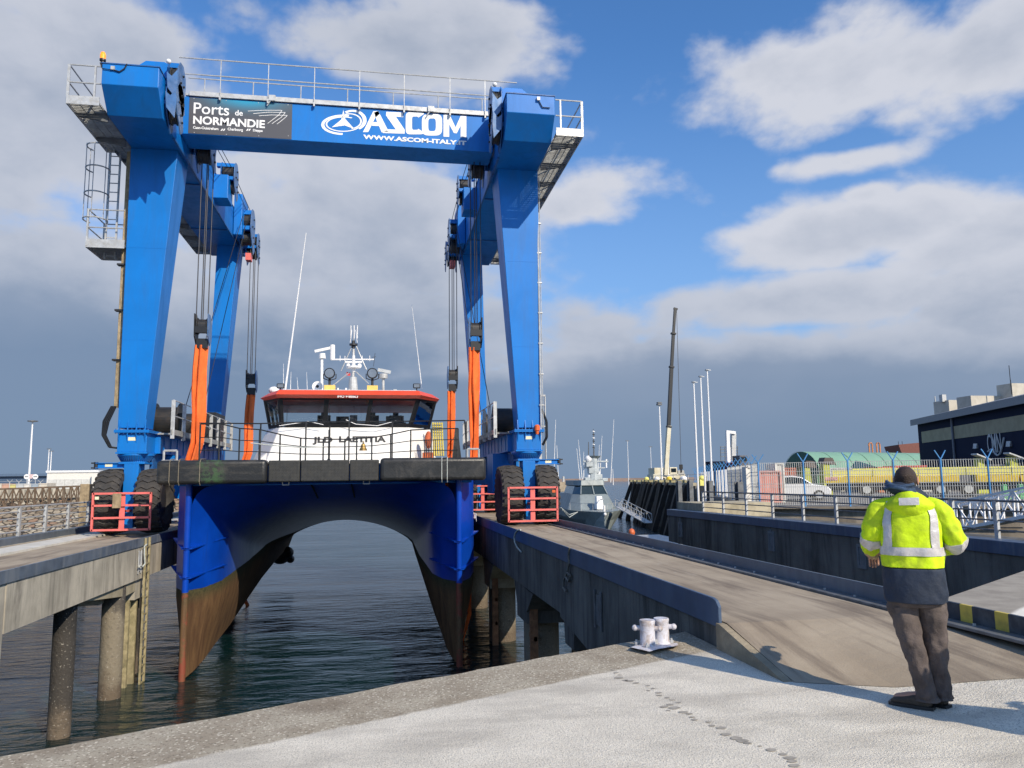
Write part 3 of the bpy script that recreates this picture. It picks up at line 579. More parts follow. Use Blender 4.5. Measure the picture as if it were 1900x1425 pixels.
    q=MB(); q.prism([(32.2,11.85),(32.2,13.6),(33.6,13.6),(33.9,12.8),(33.9,11.85)],'x',4.45,4.78); GB(q,'end_bracket',blue,bevel=.02)
    q=MB(); q.box(4.2,4.42,33.1,33.5,11.05,11.35); GB(q,'limit_switch',redg)
    # ropes between the stacks and down to the moving blocks
    vf,vr=(25.0,34.5) if SD<0 else (24.6,32.6)
    for j,o in enumerate((4.28,4.42)):
        q=MB(); q.tube((o,25.2,13.15),(o,28.9,13.35),.013,n=5); q.tube((o,29.2,13.3),(o,33.0,13.2),.013,n=5); GB(q,'hoist_rope',wire)
    for vb,zb in ((vf,6.55),(vr,6.15)):
        for j in range(4):
            o=4.12+.10*j; q=MB(); q.tube((o,vb-.15 if j%2 else vb+.12,12.3),(o,vb-.12 if j%2 else vb+.1,zb-.1),.016,n=6); GB(q,'hoist_rope',wire)
        pl=[(-.3,.35),(0,.35),(.28,.05),(.25,-.45),(.05,-.6),(-.25,-.35)]
        q=MB(); q.prism([(vb+a,zb+c_) for a,c_ in pl],'x',4.02,4.05); bl=GB(q,'hook_block',MT['plate_steelblue'])
        q=MB(); q.prism([(vb+a,zb+c_) for a,c_ in pl],'x',4.42,4.45); GB(q,'cheek_plate',steel_dk,bl)
        sheave(vb,zb,.26,4.08,4.40,bl); q=MB(); q.box(4.05,4.42,vb-.28,vb-.2,zb-.25,zb-.05); q.box(4.08,4.4,vb-.1,vb+.12,zb-.7,zb-.4); GB(q,'hook',blackp,bl)
    # diagonal ropes from winch up to the girder
    for vv,ve in ((26.2,31.8),(28.6,32.6)):
        q=MB(); q.tube((4.95,vv,4.1),(4.35,ve,12.5),.014,n=5); GB(q,'hoist_rope',wire)
# cross beam
BV=23.6
cb=MB(); cb.box(UC-4.79,UC+4.79,BV,BV+1.1,12.22,13.42); cb=cb.build('cross_beam',blue,tl,bevel=.012)
# gangway channel and railing along the beam
q=MB(); q.box(P(352,180,v=BV).x,P(905,207,v=BV).x,BV-.06,BV-.005,13.43,13.58); q.box(UC-4.7,UC+4.7,BV,BV+1.3,13.46,13.52); q.build('beam_walkway',galv,tl,bevel=.006)
for x in (408,497,583,667,750,835,900):
    c=P(x,187,v=BV-.09); q=MB(); q.bar((c.x,BV-.09,13.32),(c.x,BV-.09,13.45),.08,.05); q.bar((c.x,BV-.09,13.3),(c.x,BV-.09,14.62),.024); q.build('railing_post',galv,tl)
for x in (505,800):
    c=P(x,187,v=BV-.09); q=MB(); q.box(c.x-.1,c.x+.1,BV-.12,BV-.065,13.42,13.60); q.bar((c.x-.05,BV-.1,13.42),(c.x-.15,BV-.08,13.25),.03); q.build('floodlight_clip',galv,tl)
for z,d in ((14.62,0),(14.1,0),(13.85,1.2)):
    q=MB(); q.tube((UC-4.9,BV-.09+d,z),(UC+5.6,BV-.09+d,z),.021,n=6); q.build('railing_rail',galv,tl)
for i in range(7):
    x=UC-4.4+i*1.5; q=MB(); q.tube((x,BV+1.1,13.5),(x,BV+1.1,14.6),.02,n=6); q.build('railing_post',galv,tl)
q=MB(); q.tube((UC-4.9,BV+1.1,14.6),(UC+5.6,BV+1.1,14.6),.02,n=6); q.build('railing_rail',galv,tl)
# rear cross tie is absent on this lift; ladder with cage on the left
q=MB()
for o in (6.78,7.08):
    q.bar((UC-o,24.6,8.5),(UC-o,24.6,12.0),.05)
for i in range(13): q.bar((UC-6.78,24.6,8.6+i*.29),(UC-7.08,24.6,8.6+i*.29),.025)
ld=q.build('access_ladder',galv,tl)
def hoop(z): return [(UC-7.22-.36*math.sin(a)*1.0-.0, 24.6-.62*(1-abs(math.cos(a)))*0-.0+(-.0),z) for a in [0]]
for z in (11.9,11.2,10.4,9.6):
    pts=[(UC-7.42-.0+.0-(.20-.20*math.cos(a))*0-0,0,0) for a in [0]]
    pts=[(UC-7.28+.33*math.cos(a)*1.0,24.25-.36*math.sin(a),z) for a in [math.pi*(-.25+1.5*i/14) for i in range(15)]]
    q=MB(); q.path(pts,.022,n=6); q.build('cage_hoop',galv,ld)
for i in range(5):
    a=math.pi*(-.15+1.3*i/4); q=MB(); q.bar((UC-7.28+.33*math.cos(a),24.25-.36*math.sin(a),9.55),(UC-7.28+.33*math.cos(a),24.25-.36*math.sin(a),11.95),.04,.012); q.build('cage_bar',galv,ld)
q=MB(); q.box(UC-7.35,UC-6.32,23.95,25.3,8.72,8.78); pf=q.build('rest_platform',grate,tl)
q=MB(); q.box(UC-7.37,UC-6.32,23.92,23.95,8.66,8.92); q.box(UC-7.4,UC-7.37,23.92,25.3,8.66,8.92); q.box(UC-7.37,UC-6.32,25.3,25.33,8.66,8.92); q.build('toe_board',galv,pf)
for (x,y) in ((7.37,23.94),(7.37,25.3),(6.4,25.3)):
    q=MB(); q.bar((UC-x,y,8.7),(UC-x,y,9.85),.05); q.build('railing_post',galv,pf)
for z in (9.28,9.83):
    q=MB(); q.path([(UC-6.35,23.94,z),(UC-7.37,23.94,z),(UC-7.37,25.3,z),(UC-6.35,25.3,z)],.02); q.build('railing_rail',galv,pf)
# hose bundle down the outer edge of the left front leg
q=MB()
for k in range(4):
    o=6.33+.04*k; q.path([(UC-o,24.15+.02*k,z) for z in (3.9,5,6,7,8,9,10,11,11.8)],.020,n=5)
hb=q.build('hose_bundle',tan,tl)
for z in (5.3,6.8,8.2): 
    q=MB(); q.box(UC-6.56,UC-6.28,24.1,24.3,z,z+.05); q.build('clamp',steel_dk,hb)
q=MB()
for k in range(4): q.path([(UC-6.38-.04*k,24.12,3.95),(UC-6.55-.05*k,24.1,3.5),(UC-6.62-.03*k,24.1,3.1),(UC-6.45-.02*k,24.1,2.75),(UC-6.28,24.2,2.72)],.026,n=5)
q.build('black_hoses',blackp,hb)
q=MB(); q.tube((UC+6.31,23.95,3.3),(UC+6.31,23.95,11.6),.03,n=6); q.tube((UC+6.38,23.97,3.3),(UC+6.38,23.97,11.6),.016,n=6)
for z in range(4,12): q.box(UC+6.27,UC+6.42,23.93,24.0,z,z+.04)
q.build('conduit',galv,tl)
q=MB(); q.path([(UC+6.34,24.0,3.9),(UC+6.5,24.0,3.5),(UC+6.5,24.0,3.0),(UC+6.38,24.1,2.75)],.04,n=6); q.build('black_hoses',blackp,tl)
# pale mast behind the right leg
q=MB(); q.box(UC+6.75,UC+6.86,26.5,26.6,2.2,4.6); q.box(UC+7.0,UC+7.03,26.5,26.6,2.2,4.6); q.box(UC+6.5,UC+7.03,26.5,26.6,4.58,4.64); q.box(UC+6.75,UC+7.03,26.5,26.6,3.5,3.54); q.build('cable_mast',galv,tl)
# beacons and wiring
q=MB(); c=P(189,118,v=21.3); q.lathe((c.x,21.35,12.98),(0,0,1),[(0,.05),(.16,.05),(.17,.08),(.22,.08)],n=12); bc=q.build('beacon',blackp,tl)
q=MB(); q.lathe((c.x,21.35,13.2),(0,0,1),[(0,.07),(.12,.075),(.2,.05),(.22,.01)],n=12); q.build('beacon_lens',beacon,bc)
q=MB(); q.box(c.x+.28,c.x+.38,21.14,21.19,12.82,12.92); q.build('junction_box',galv,tl)
q=MB(); q.path([(c.x,21.17,13.0),(c.x+.06,21.17,12.84),(c.x+.3,21.17,12.82)],.012); q.path([(c.x+.36,21.17,12.82),(c.x+.5,21.17,12.78),(c.x+.62,21.17,12.88),(c.x+.68,21.17,13.02)],.018); q.build('cable',blackp,tl)
q=MB(); q.box(P(998,175,v=21.2).x-.04,P(998,175,v=21.2).x+.05,21.12,21.19,12.82,12.92); q.build('floodlight',whitec,tl)
q=MB(); q.path([(P(1000,185,v=21.2).x,21.17,12.8),(P(1006,198,v=21.2).x,21.17,12.62),(P(1020,200,v=21.2).x,21.17,12.62)],.015); q.build('cable',blackp,tl)
q=MB(); c=P(996,800,v=23.9); q.lathe((c.x,23.85,3.08),(0,0,1),[(0,.05),(.1,.06),(.12,.09),(.26,.09),(.3,.05)],n=12); q.build('beacon',beacon_o,tl)
for x,y in ((313,114),(918,157)):
    c=P(x,y,v=21.6); q=MB(); q.ell(c,.07); q.build('lamp',whitec,tl)
# ---- banner
bn_m=bpy.data.materials.new('banner_print'); bn_m.use_nodes=True; g=NG(bn_m.node_tree); bb=bn_m.node_tree.nodes['Principled BSDF']
co_=g.n('ShaderNodeTexCoord').outputs['Object']; a=P(352,178,v=BV-.01); b_=P(541,255,v=BV-.01); cx_=(a.x+b_.x)/2-UC; 
sp=g.n('ShaderNodeSeparateXYZ'); g.l(co_,sp.inputs[0])
dx=g.math('DIVIDE',g.math('SUBTRACT',sp.outputs[0],cx_+.15),1.0); dz_=g.math('DIVIDE',g.math('SUBTRACT',sp.outputs[2],13.35-.1),.34)
r2=g.math('ADD',g.math('POWER',g.math('ABSOLUTE',dx),2.),g.math('POWER',g.math('ABSOLUTE',dz_),2.)); gl=g.math('EXPONENT',g.math('MULTIPLY',r2,-1.1))
g.l(g.mix(gl,(.085,.085,.095),(.01,.33,.55)),bb.inputs['Base Color']); bb.inputs['Roughness'].default_value=.4
q=MB(); q.box(a.x,b_.x,BV-.012,BV-.002,12.24,13.39); bnr=q.build('banner',bn_m,tl)
letw=mat('letter_white',(.85,.85,.85),.45,var=.02)
def Z1(x,y): c=P(100+x/3.958,80+y/3.958,v=BV-.015); return c
def Z2(x,y): c=P(560+x/3.393,80+y/3.393,v=BV-.005); return c
for s,x0,x1,yb,cap,bold in (('Ports',1025,1287,515,84,.004),('de',1330,1387,530,42,.003),('NORMANDIE',1022,1550,590,58,.010),('Caen-Ouistreham',1022,1208,628,20,.003),('Cherbourg',1276,1388,640,20,.003),('Dieppe',1462,1533,648,18,.003)):
    o=Z1(x0,yb); e=Z1(x1,yb); q=MB(); put_text(q,s,(o.x,BV-.016,o.z),cap/3.958*.0166/.70,width=e.x-o.x,bold=bold); q.build('lettering',letw,bnr)
for x in (1240,1427):
    for d in (-10,6):
        q=MB(); pts=[Z1(x+d-6,644),Z1(x+d+4,644),Z1(x+d+14,629),Z1(x+d+4,629)]; q.add([tuple(p) for p in pts],[(0,1,2,3)]); q.build('slash',letw,bnr)
for ln in ([(1425,500),(1540,494),(1675,494),(1650,530),(1570,590)],[(1465,518),(1580,508),(1700,510),(1670,545),(1602,592)],[(1505,535),(1600,528),(1715,532),(1690,555),(1638,595)]):
    q=MB(); q.path([tuple(Z1(*p)) for p in ln],.010,n=4); q.build('wave_line',letw,bnr)
for x in (360,420,480,535):
    for y in (180,252):
        c=P(x,y,v=BV-.015); q=MB(); q.tube((c.x,BV-.02,c.z-.01 if y<200 else c.z),(c.x,BV-.012,c.z),.012,n=8) if False else q.box(c.x-.012,c.x+.012,BV-.018,BV-.012,min(13.36,max(12.27,c.z))-.012,min(13.36,max(12.27,c.z))+.012); q.build('rivet',galv,bnr)
# ---- maker's sign: polygons
def poly(pts,name='lettering'):
    from mathutils.geometry import tessellate_polygon
    w=[V(Z2(*p)) for p in pts]; tri=tessellate_polygon([w]); q=MB(); q.add([tuple(p) for p in w],[tuple(t) for t in tri]); q.build(name,letw,cb)
def ringpoly(cx,cy,rx,ry,t,a0,a1,n=3.2,N=40,ty=None):
    ty=ty or t; out=[];inn=[]
    for i in range(N+1):
        a=R(a0+(a1-a0)*i/N); c=math.cos(a);s_=math.sin(a); e=2/n
        fx=math.copysign(abs(c)**e,c); fy=math.copysign(abs(s_)**e,s_)
        out.append((cx+rx*fx,cy-ry*fy)); inn.append((cx+(rx-t)*fx,cy-(ry-ty)*fy))
    q=MB(); w=[tuple(Z2(*p)) for p in out]+[tuple(Z2(*p)) for p in inn]; n_=N+1
    q.add(w,[(i,i+1,n_+i+1,n_+i) for i in range(N)]); q.build('lettering',letw,cb)
#C
poly([(385,560),(450,428),(482,428),(490,446),(462,470),(418,560)]); poly([(455,436),(482,428),(550,563),(503,562),(486,522),(436,520),(446,497),(474,497)])
poly([(532,432),(638,437),(638,466),(592,463),(648,545),(648,570),(512,566),(500,540),(592,544),(530,455)])
ringpoly(714,504,60,70,40,35,325,6,ty=28); ringpoly(820,514,64,68,40,0,360,4,ty=28)
poly([(892,588),(892,452),(930,450),(968,530),(1000,458),(1036,460),(1036,594),(1000,592),(1000,520),(975,568),(958,566),(928,512),(928,590)])
o=Z2(386,598); e=Z2(1036,622); q=MB(); put_text(q,'WWW.ASCOM-ITALY.IT',(o.x,BV-.006,o.z-.02),.19,width=e.x-o.x,bold=.008); q.xf(lambda p:(p.x,p.y,p.z+(p.x-o.x)*((e.z-o.z)/(e.x-o.x))*.0)); q.build('lettering',letw,cb)
ringpoly(262,514,140,64,20,75,268,2,ty=12); ringpoly(262,510,112,48,10,60,330,2,ty=6); ringpoly(320,486,88,66,24,-60,125,2,ty=12); ringpoly(300,492,78,50,10,-80,120,2,ty=6)
poly([(262,420),(274,478),(332,541),(270,518),(188,530),(248,482)])
# ---------------------------------------------------------------- slings
def sling(name,label,vb,vbr,zt,uL,uR,wd,phase):
    q=MB(); rings=[]
    path=[(uL,zt),(uL-.02,zt-.7),(uL-.02,zt-1.4),(uL,zt-2.2),(uL,2.9),(uL-.12,2.4),(uL-.2,2.1),(uL-.2,0),(uL-.15,-2.5),(uL+.6,-3.9),(UC,-4.3),(uR-.6,-3.9),(uR-.2,-2.5),(uR-.2,0),(uR-.18,2.0),(uR-.02,2.4),(uR,2.9),(uR+.02,zt-2.2),(uR,zt-1.4),(uR,zt-.7),(uR,zt)]
    N=len(path)
    for k,off in enumerate((.02,.16)):
        rings=[]
        for i,(u,z) in enumerate(path):
            v=vb+(vbr-vb)*i/(N-1); s=-1 if i<N/2 else 1
            w=wd*(.7 if z<2.3 else .85 if z>zt-.2 else 1.0-.12*math.sin(z*1.3+phase+k))
            lo=z<2.3; ph=1.45 if lo else .70+.5*(zt-z)/(zt-2.3)+.22*math.sin(z*2.1+phase+2*k); cu=u-s*(0 if lo else off-.09)+s*(.06*k if lo else 0); t=.03
            dx=math.cos(ph)*w/2; dy=math.sin(ph)*w/2; nx=-math.sin(ph)*t; ny=math.cos(ph)*t
            if -3.8<z: rings.append([(cu-dx+nx,v-dy+ny,z),(cu-dx-nx,v-dy-ny,z),(cu+dx-nx,v+dy-ny,z),(cu+dx+nx,v+dy+ny,z)])
            else: rings.append([(cu,v-w/2,z-t),(cu,v-w/2,z+t),(cu,v+w/2,z+t),(cu,v+w/2,z-t)])
        q.loft(rings)
    return tag(q.build(name,orange,None,smooth=False,bevel=.01),label,'sling',group=None)
sling('lifting_sling','orange lifting sling of the front hoist blocks, nearest the bow of the blue catamaran',25.0,24.6,5.95,UC-4.25,UC+4.25,.34,0.3)
sling('lifting_sling','orange lifting sling of the rear hoist blocks, farther back beside the wheelhouse',34.5,32.6,5.45,UC-4.25,UC+4.25,.30,1.9)
# ================================================================ CATAMARAN
BC=-1.36
cat_=thing('catamaran','blue hulled work catamaran with white wheelhouse and orange red roof hanging in the boat lift','boat',(BC,22,-3.3))
def hull_mat():
    m=bpy.data.materials.new('hull_paint'); m.use_nodes=True; nt=m.node_tree; g=NG(nt); b=nt.nodes['Principled BSDF']
    ge=g.n('ShaderNodeTexCoord').outputs['Object']; sp=g.n('ShaderNodeSeparateXYZ'); g.l(ge,sp.inputs[0]); x,y,z=sp.outputs   # object origin at (BC,22,-3.3)
    n=g.noise(ge,1.3,6,.65); nf=g.noise(ge,14,5,.7); st=g.noise(g.mapping(ge,scale=(5,5,.5)),1.,5,.6,.3)
    line=g.math('ADD',2.2,g.math('MULTIPLY',g.math('ADD',y,.6),.075))
    t=g.ramp(g.math('SUBTRACT',z,g.math('ADD',line,g.math('MULTIPLY',g.math('SUBTRACT',nf,.5),.04))),-.01,.01)
    bl=g.mix(g.ramp(n,.3,.7),(.001,.042,.34),(.002,.055,.42)); bl=g.mix(g.math('MULTIPLY',g.ramp(st,.55,.75),.35),bl,(.01,.03,.12))
    # paler streaky grey blended in inside the tunnel, stronger going aft
    ins=g.ramp(g.math('ABSOLUTE',x),3.25,2.9); bl=g.mix(g.math('MULTIPLY',ins,g.ramp(y,1.0,5.0,0,.85)),bl,g.mix(g.ramp(st,.35,.7),(.07,.13,.20),(.19,.26,.33)))
    br=g.mix(g.ramp(st,.3,.7),(.075,.036,.016),(.17,.095,.04)); br=g.mix(g.math('MULTIPLY',g.ramp(nf,.5,.72),.5),br,(.07,.045,.02)); br=g.mix(g.ramp(g.math('SUBTRACT',line,z),.45,.0),br,g.mix(g.ramp(nf,.35,.65),(.03,.035,.014),(.08,.07,.028)))
    stem=g.ramp(y,-.35,-.55); br=g.mix(g.math('MULTIPLY',stem,g.ramp(g.noise(ge,2.5,5,.65),.45,.6)),br,(.22,.055,.03))
    g.l(g.mix(t,br,bl),b.inputs['Base Color']); g.l(g.ramp(t,0,1,.75,.32),b.inputs['Roughness'])
    bn=g.n('ShaderNodeBump'); bn.inputs['Strength'].default_value=.35; bn.inputs['Distance'].default_value=.02; g.l(g.mix(t,nf,g.noise(ge,1.2,2,.4)),bn.inputs['Height']); g.l(bn.outputs[0],b.inputs['Normal']); return m
HM=hull_mat()
ST=[ # v, keel z, demi half beam, apex z, exponent, demi offset, deck z
 (21.38,-3.30,.045,1.66,12,3.53),(21.55,-3.28,.10,1.62,9,3.53),(22.0,-3.2,.38,1.50,6,3.52),(22.8,-3.08,.60,1.25,4.2,3.50),(24,-2.95,.70,.95,3.2,3.52),(26,-2.72,.80,.62,2.6,3.48),(28.5,-2.4,.84,.38,2.3,3.45),(32,-2.0,.86,.15,1.9,3.42),(36,-1.75,.86,.02,1.75,3.42),(41,-1.55,.86,-.08,1.66,3.42)]
def section(v,zk,hb,za,n,do):
    pts=[]; top=1.95
    wi=do-hb*.9
    # outer side, from deck edge down to keel (right half), then inner arch to centre
    half=[(do+max(hb,.06),top),(do+hb,1.0),(do+hb,-.6),(do+hb*.96,-1.3),(do+hb*.72,-2.0),(do+hb*.38,zk+.35),(do+.05*min(1,hb*5),zk)]
    NA=22; e=2/n
    kin=do-.05*min(1,hb*5)
    for i in range(NA+1):
        a=math.pi/2*i/NA
        x=kin*(abs(math.cos(a))**e); z=zk+(za-zk)*(abs(math.sin(a))**e)
        # keep the demi hull some thickness near the keel
        lim=do-hb*(.35+.65*min(1,max(0,(z-zk)/1.6)))
        if a<1.2: x=min(x,max(lim,0) if hb>.15 else x)
        half.append((x,z))
    half[-1]=(0,za)
    full=[(x,z) for x,z in half]+[(-x,z) for x,z in half[-2::-1]]
    return [(BC+x,v,z) for x,z in full]
h=MB(); rings=[section(*s_) for s_ in ST]; h.loft(rings,cap=False,closed=False)
n=len(rings[0])
for rr in (rings[-1],): h.add(rr,[tuple(range(n))])
h.add([rings[0][k] for k in range(n)],[tuple([0,1,2,3,4,5,6]+list(range(7,15)))]) if False else None
hull=h.build('hull',HM,cat_,smooth=True)
# bow stems: round bars with rub strakes
for s in (-1,1):
    x=BC+s*3.53; q=MB(); q.loft([[(x+.085*math.cos(a),21.40+.10*math.sin(a)-(0 if z>-2.8 else .0),z) for a in [2*math.pi*i/14 for i in range(14)]] for z in (1.7,.5,-.9,-2.0,-2.8,-3.1,-3.3)])
    q.build('stem',HM,cat_,smooth=True)
    for z,l,dz_ in ((.02,1.6,.16),(-.72,1.5,.16)):
        q=MB(); q.loft([[(x-s*.14,21.36,z),(x+s*.0,21.24,z),(x+s*.13,21.36,z),(x+s*.13,21.36,z-.04),(x,21.26,z-.04),(x-s*.14,21.36,z-.04)],[(x-s*.74,21.38+l,z+dz_),(x,21.38+l,z+dz_),(x+s*.74,21.38+l,z+dz_),(x+s*.72,21.38+l,z-.04+dz_),(x,21.38+l,z-.04+dz_),(x-s*.72,21.38+l,z-.04+dz_)]]); q.build('spray_rail',HM,hull)
# anode, through hull fitting on the left hull
q=MB(); q.ell((BC-3.30,23.4,-2.45),(.04,.10,.34)); q.build('scrape',rust,hull)
q=MB(); q.ell((BC-3.35,39.6,-1.95),(.42,.5,.32)); q.ell((BC-3.0,39.4,-1.7),(.3,.4,.28)); q.bar((BC-3.35,39.6,-1.9),(BC-3.4,39.6,-1.3),.3,.5); q.ell((BC-2.9,39.8,-2.05),(.2,.3,.2)); q.build('thruster_pod',blackp,hull)
# weld lines and draught marks
for s_ in (-1,1):
    for k,z in enumerate((-1.5,-1.2,-.9,-.6,-.3)):
        q=MB(); put_text(q,str(10+2*k),(BC+s_*3.53+(.12 if s_<0 else -.24),21.30,z+.02),.13); 
        if s_>0 and k>1: q.xf(lambda p:(BC+4.36,23.2+(p.x-BC-3.53)*1.0,p.z)); q.build('draught_mark',letw,hull)
# deck
q=MB(); q.prism([(BC-4.05,1.95),(BC-4.05,2.16),(BC+4.05,2.16),(BC+4.05,1.95)],'y',21.5,41); dk=q.build('deck',mat('deck_grey',(.2,.22,.24),.7),cat_)
q=MB(); q.box(BC-4.0,BC+4.0,21.15,21.52,1.72,2.1); q.box(BC-3.9,BC+3.9,21.52,21.6,1.60,1.98); q.build('bow_beam',MT['crane_blue'],cat_)
for x in (530,680):
    c=P(x,898,v=21.3); q=MB(); q.path([(c.x-.08,21.3,1.72),(c.x-.08,21.3,1.6),(c.x+.08,21.3,1.6),(c.x+.08,21.3,1.72)],.015); q.build('pad_eye',whitec,cat_)
for (x0,y0,x1,y1) in ((577,897,590,924),(652,897,658,922)):
    a=P(x0,y0,v=21.6); b=P(x1,y1,v=22.6); q=MB(); q.bar(a,b,.04); q.build('bracket',steel_dk,cat_)
# fenders
dia=mat('fender_plate',(.028,.029,.029),.6,var=.2,vs=8,dirt=(.06,.058,.05),ds=5,da=.4)
g=NG(dia.node_tree); bb=dia.node_tree.nodes['Principled BSDF']; co_=g.n('ShaderNodeTexCoord').outputs['Object']
vo=g.n('ShaderNodeTexChecker'); g.l(g.mapping(co_,rot=(0,R(45),0),scale=(16,16,16)),vo.inputs[0]); vo.inputs['Scale'].default_value=1.0
bn=g.n('ShaderNodeBump'); bn.inputs['Strength'].default_value=.6; bn.inputs['Distance'].default_value=.01; g.l(vo.outputs[1],bn.inputs['Height']); g.l(bn.outputs[0],bb.inputs['Normal'])
green=mat('fender_smeared',(.018,.019,.02),.42,var=.3,vs=3,bump=.25,bs=25)
gg=NG(green.node_tree); bb=green.node_tree.nodes['Principled BSDF']; co_=gg.n('ShaderNodeTexCoord').outputs['Object']; sp=gg.n('ShaderNodeSeparateXYZ'); gg.l(co_,sp.inputs[0])
dn=gg.noise(co_,6,6,.7,.5); xx=gg.math('ABSOLUTE',gg.math('SUBTRACT',sp.outputs[0],P(392,880,v=20.9).x-BC))
k=gg.math('MULTIPLY',gg.ramp(xx,.42,.12),gg.ramp(dn,.42,.58)); d2=gg.noise(gg.mapping(co_,scale=(1,1,4)),2.2,6,.65); base=gg.mix(gg.math('MULTIPLY',gg.ramp(d2,.45,.7),.6),(.018,.019,.02),(.085,.078,.065))
gg.l(gg.mix(gg.math('MULTIPLY',k,.7),base,(.05,.11,.04)),bb.inputs['Base Color'])
def fbox(x0,x1,y0,y1,z0,z1,m,bev,nm='bow_fender'):
    q=MB(); q.box(x0,x1,y0,y1,z0,z1); return q.build(nm,m,cat_,bevel=bev,seg=4,smooth=True)
fl=P(290,880,v=20.9).x; a=P(496,875,v=20.9).x; b=P(704,875,v=20.9).x; fr=P(902,875,v=20.9).x
fbox(fl,a-.02,20.85,21.42,1.64,2.26,green,.10); fbox(b+.02,fr,20.85,21.42,1.66,2.28,fendm,.10)
xs=[a,P(557,875,v=21).x,P(648,875,v=21).x,b]
for i in range(3): fbox(xs[i]+.01,xs[i+1]-.01,21.0-(.0 if i==1 else 0),21.42,1.68,2.24,dia,.03)
# lashings round the big fenders
for x in (317,334,373):
    c=P(x,850,v=20.9); q=MB(); q.path([(c.x,21.4,2.30),(c.x,20.9,2.285),(c.x-.01,20.835,2.2),(c.x-.01,20.835,1.7),(c.x,20.9,1.62)],.010,n=5); q.build('lashing',mat('rope_dull',(.22,.19,.14),.9,var=.2),cat_)
for x in (820,830):
    c=P(x,850,v=20.9); q=MB(); q.path([(c.x,21.4,2.31),(c.x,20.9,2.295),(c.x-.01,20.835,2.2),(c.x-.01,20.835,1.7),(c.x,20.9,1.62)],.010,n=5); q.build('lashing',rope_m,cat_)
# deck eyes / sockets
for x in (318,877):
    c=P(x,845,v=21.4); q=MB(); q.path([(c.x-.16,21.3,2.25),(c.x-.16,21.3,2.52),(c.x+.16,21.3,2.52),(c.x+.16,21.3,2.25)],.03,n=6); q.box(c.x-.2,c.x+.2,21.25,21.35,2.24,2.28); q.build('fender_socket',galv,cat_)
# superstructure
WV=25.0; zb,zt=3.40,4.28
def W_(x,z,v): return (x,v,z)
x0,x1=P(522,790,v=WV).x,P(760,790,v=WV).x       # bottom of front windows
X0,X1=P(519,742,v=WV-.25).x,P(776,742,v=WV-.25).x
lx0,lx1=P(498,785,v=WV+.8).x,P(798,785,v=WV+.8).x
LX0,LX1=P(489,742,v=WV+.6).x,P(810,742,v=WV+.6).x
# house body
q=MB(); bw=WV-.35
q.loft([[(x0-.45,bw,2.14),(x1+.10,bw,2.14),(lx1+.25,bw+1.2,2.14),(lx1+.35,33,2.14),(lx0-.45,33,2.14),(lx0-.55,bw+1.2,2.14)],
        [(x0-.05,WV-.02,3.38),(x1+.0,WV-.02,3.38),(lx1+.03,WV+.85,3.38),(lx1+.03,33,3.38),(lx0-.03,33,3.38),(lx0-.03,WV+.85,3.38)]])
hs=q.build('deckhouse',white,cat_,bevel=.04)
q=MB(); q.box(x1-.3,x1-.05,bw+.5,bw+.8,3.0,3.38); 
# sloping cowl at left foot
q=MB(); q.loft([[(x0-.9,bw+.1,2.14),(x0-.4,bw-.1,2.14),(x0-.4,27,2.14),(x0-1.1,27,2.14)],[(x0-.62,bw+.5,2.5),(x0-.4,bw+.3,2.6),(x0-.4,27,2.7),(x0-.8,27,2.55)]]); q.build('cowl',white,cat_,bevel=.03)
# window band: dark frames with panes
frame=mat('window_frame',(.012,.013,.015),.35)
bot=[(lx0,WV+.85,zb),(x0,WV,zb),(x1,WV,zb),(lx1,WV+.85,zb),(lx1,29.5,zb),(lx0,29.5,zb)]
top=[(LX0,WV+.55,zt),(X0,WV-.28,zt),(X1,WV-.28,zt),(LX1,WV+.55,zt),(LX1,29.5,zt),(LX0,29.5,zt)]
def lerp(a,b,t): return tuple(a[i]+(b[i]-a[i])*t for i in range(3))
q=MB()
def strip(pa,pb,qa,qb,t0,t1,s0,s1,off=0):
    """patch on the face pa-pb (bottom) qa-qb (top)"""
    A=lerp(lerp(pa,pb,t0),lerp(qa,qb,t0),s0);B=lerp(lerp(pa,pb,t1),lerp(qa,qb,t1),s0);C=lerp(lerp(pa,pb,t1),lerp(qa,qb,t1),s1);D=lerp(lerp(pa,pb,t0),lerp(qa,qb,t0),s1)
    n=(V(B)-V(A)).cross(V(D)-V(A)).normalized()*off
    return [tuple(V(p)+n) for p in (A,B,C,D)]
def slab(mb,c,th):
    n=(V(c[1])-V(c[0])).cross(V(c[3])-V(c[0])).normalized()*th
    mb.loft([c,[tuple(V(p)+n) for p in c]])
faces=[(0,1,[(.12,.86)]),(1,2,[(.02,.315),(.35,.64),(.67,.985)]),(2,3,[(.14,.9)]),(3,4,[(.05,.3),(.33,.6),(.63,.95)]),(5,0,[(.05,.3),(.33,.6),(.63,.95)])]
fm=MB(); panes=[]
for i,j,ps in faces:
    pa,pb,qa,qb=bot[i],bot[j],top[i],top[j]; prev=0
    for (a_,b_) in ps+[(1,1)]:
        if a_>prev: slab(fm,strip(pa,pb,qa,qb,prev,a_,0,1),-.06)
        prev=b_
        if b_>a_:
            slab(fm,strip(pa,pb,qa,qb,a_,b_,0,.10),-.06); slab(fm,strip(pa,pb,qa,qb,a_,b_,.93,1),-.06); panes.append(strip(pa,pb,qa,qb,a_,b_,.10,.93,-.02))
fm.build('window_frame',frame,hs)
gl=bpy.data.materials.new('cabin_glass'); gl.use_nodes=True; g=NG(gl.node_tree); gl.node_tree.nodes.clear()
tr=g.n('ShaderNodeBsdfTransparent'); tr.inputs[0].default_value=(.72,.77,.77,1); gs=g.n('ShaderNodeBsdfGlossy'); gs.inputs['Roughness'].default_value=.02; gs.inputs[0].default_value=(.75,.8,.85,1)
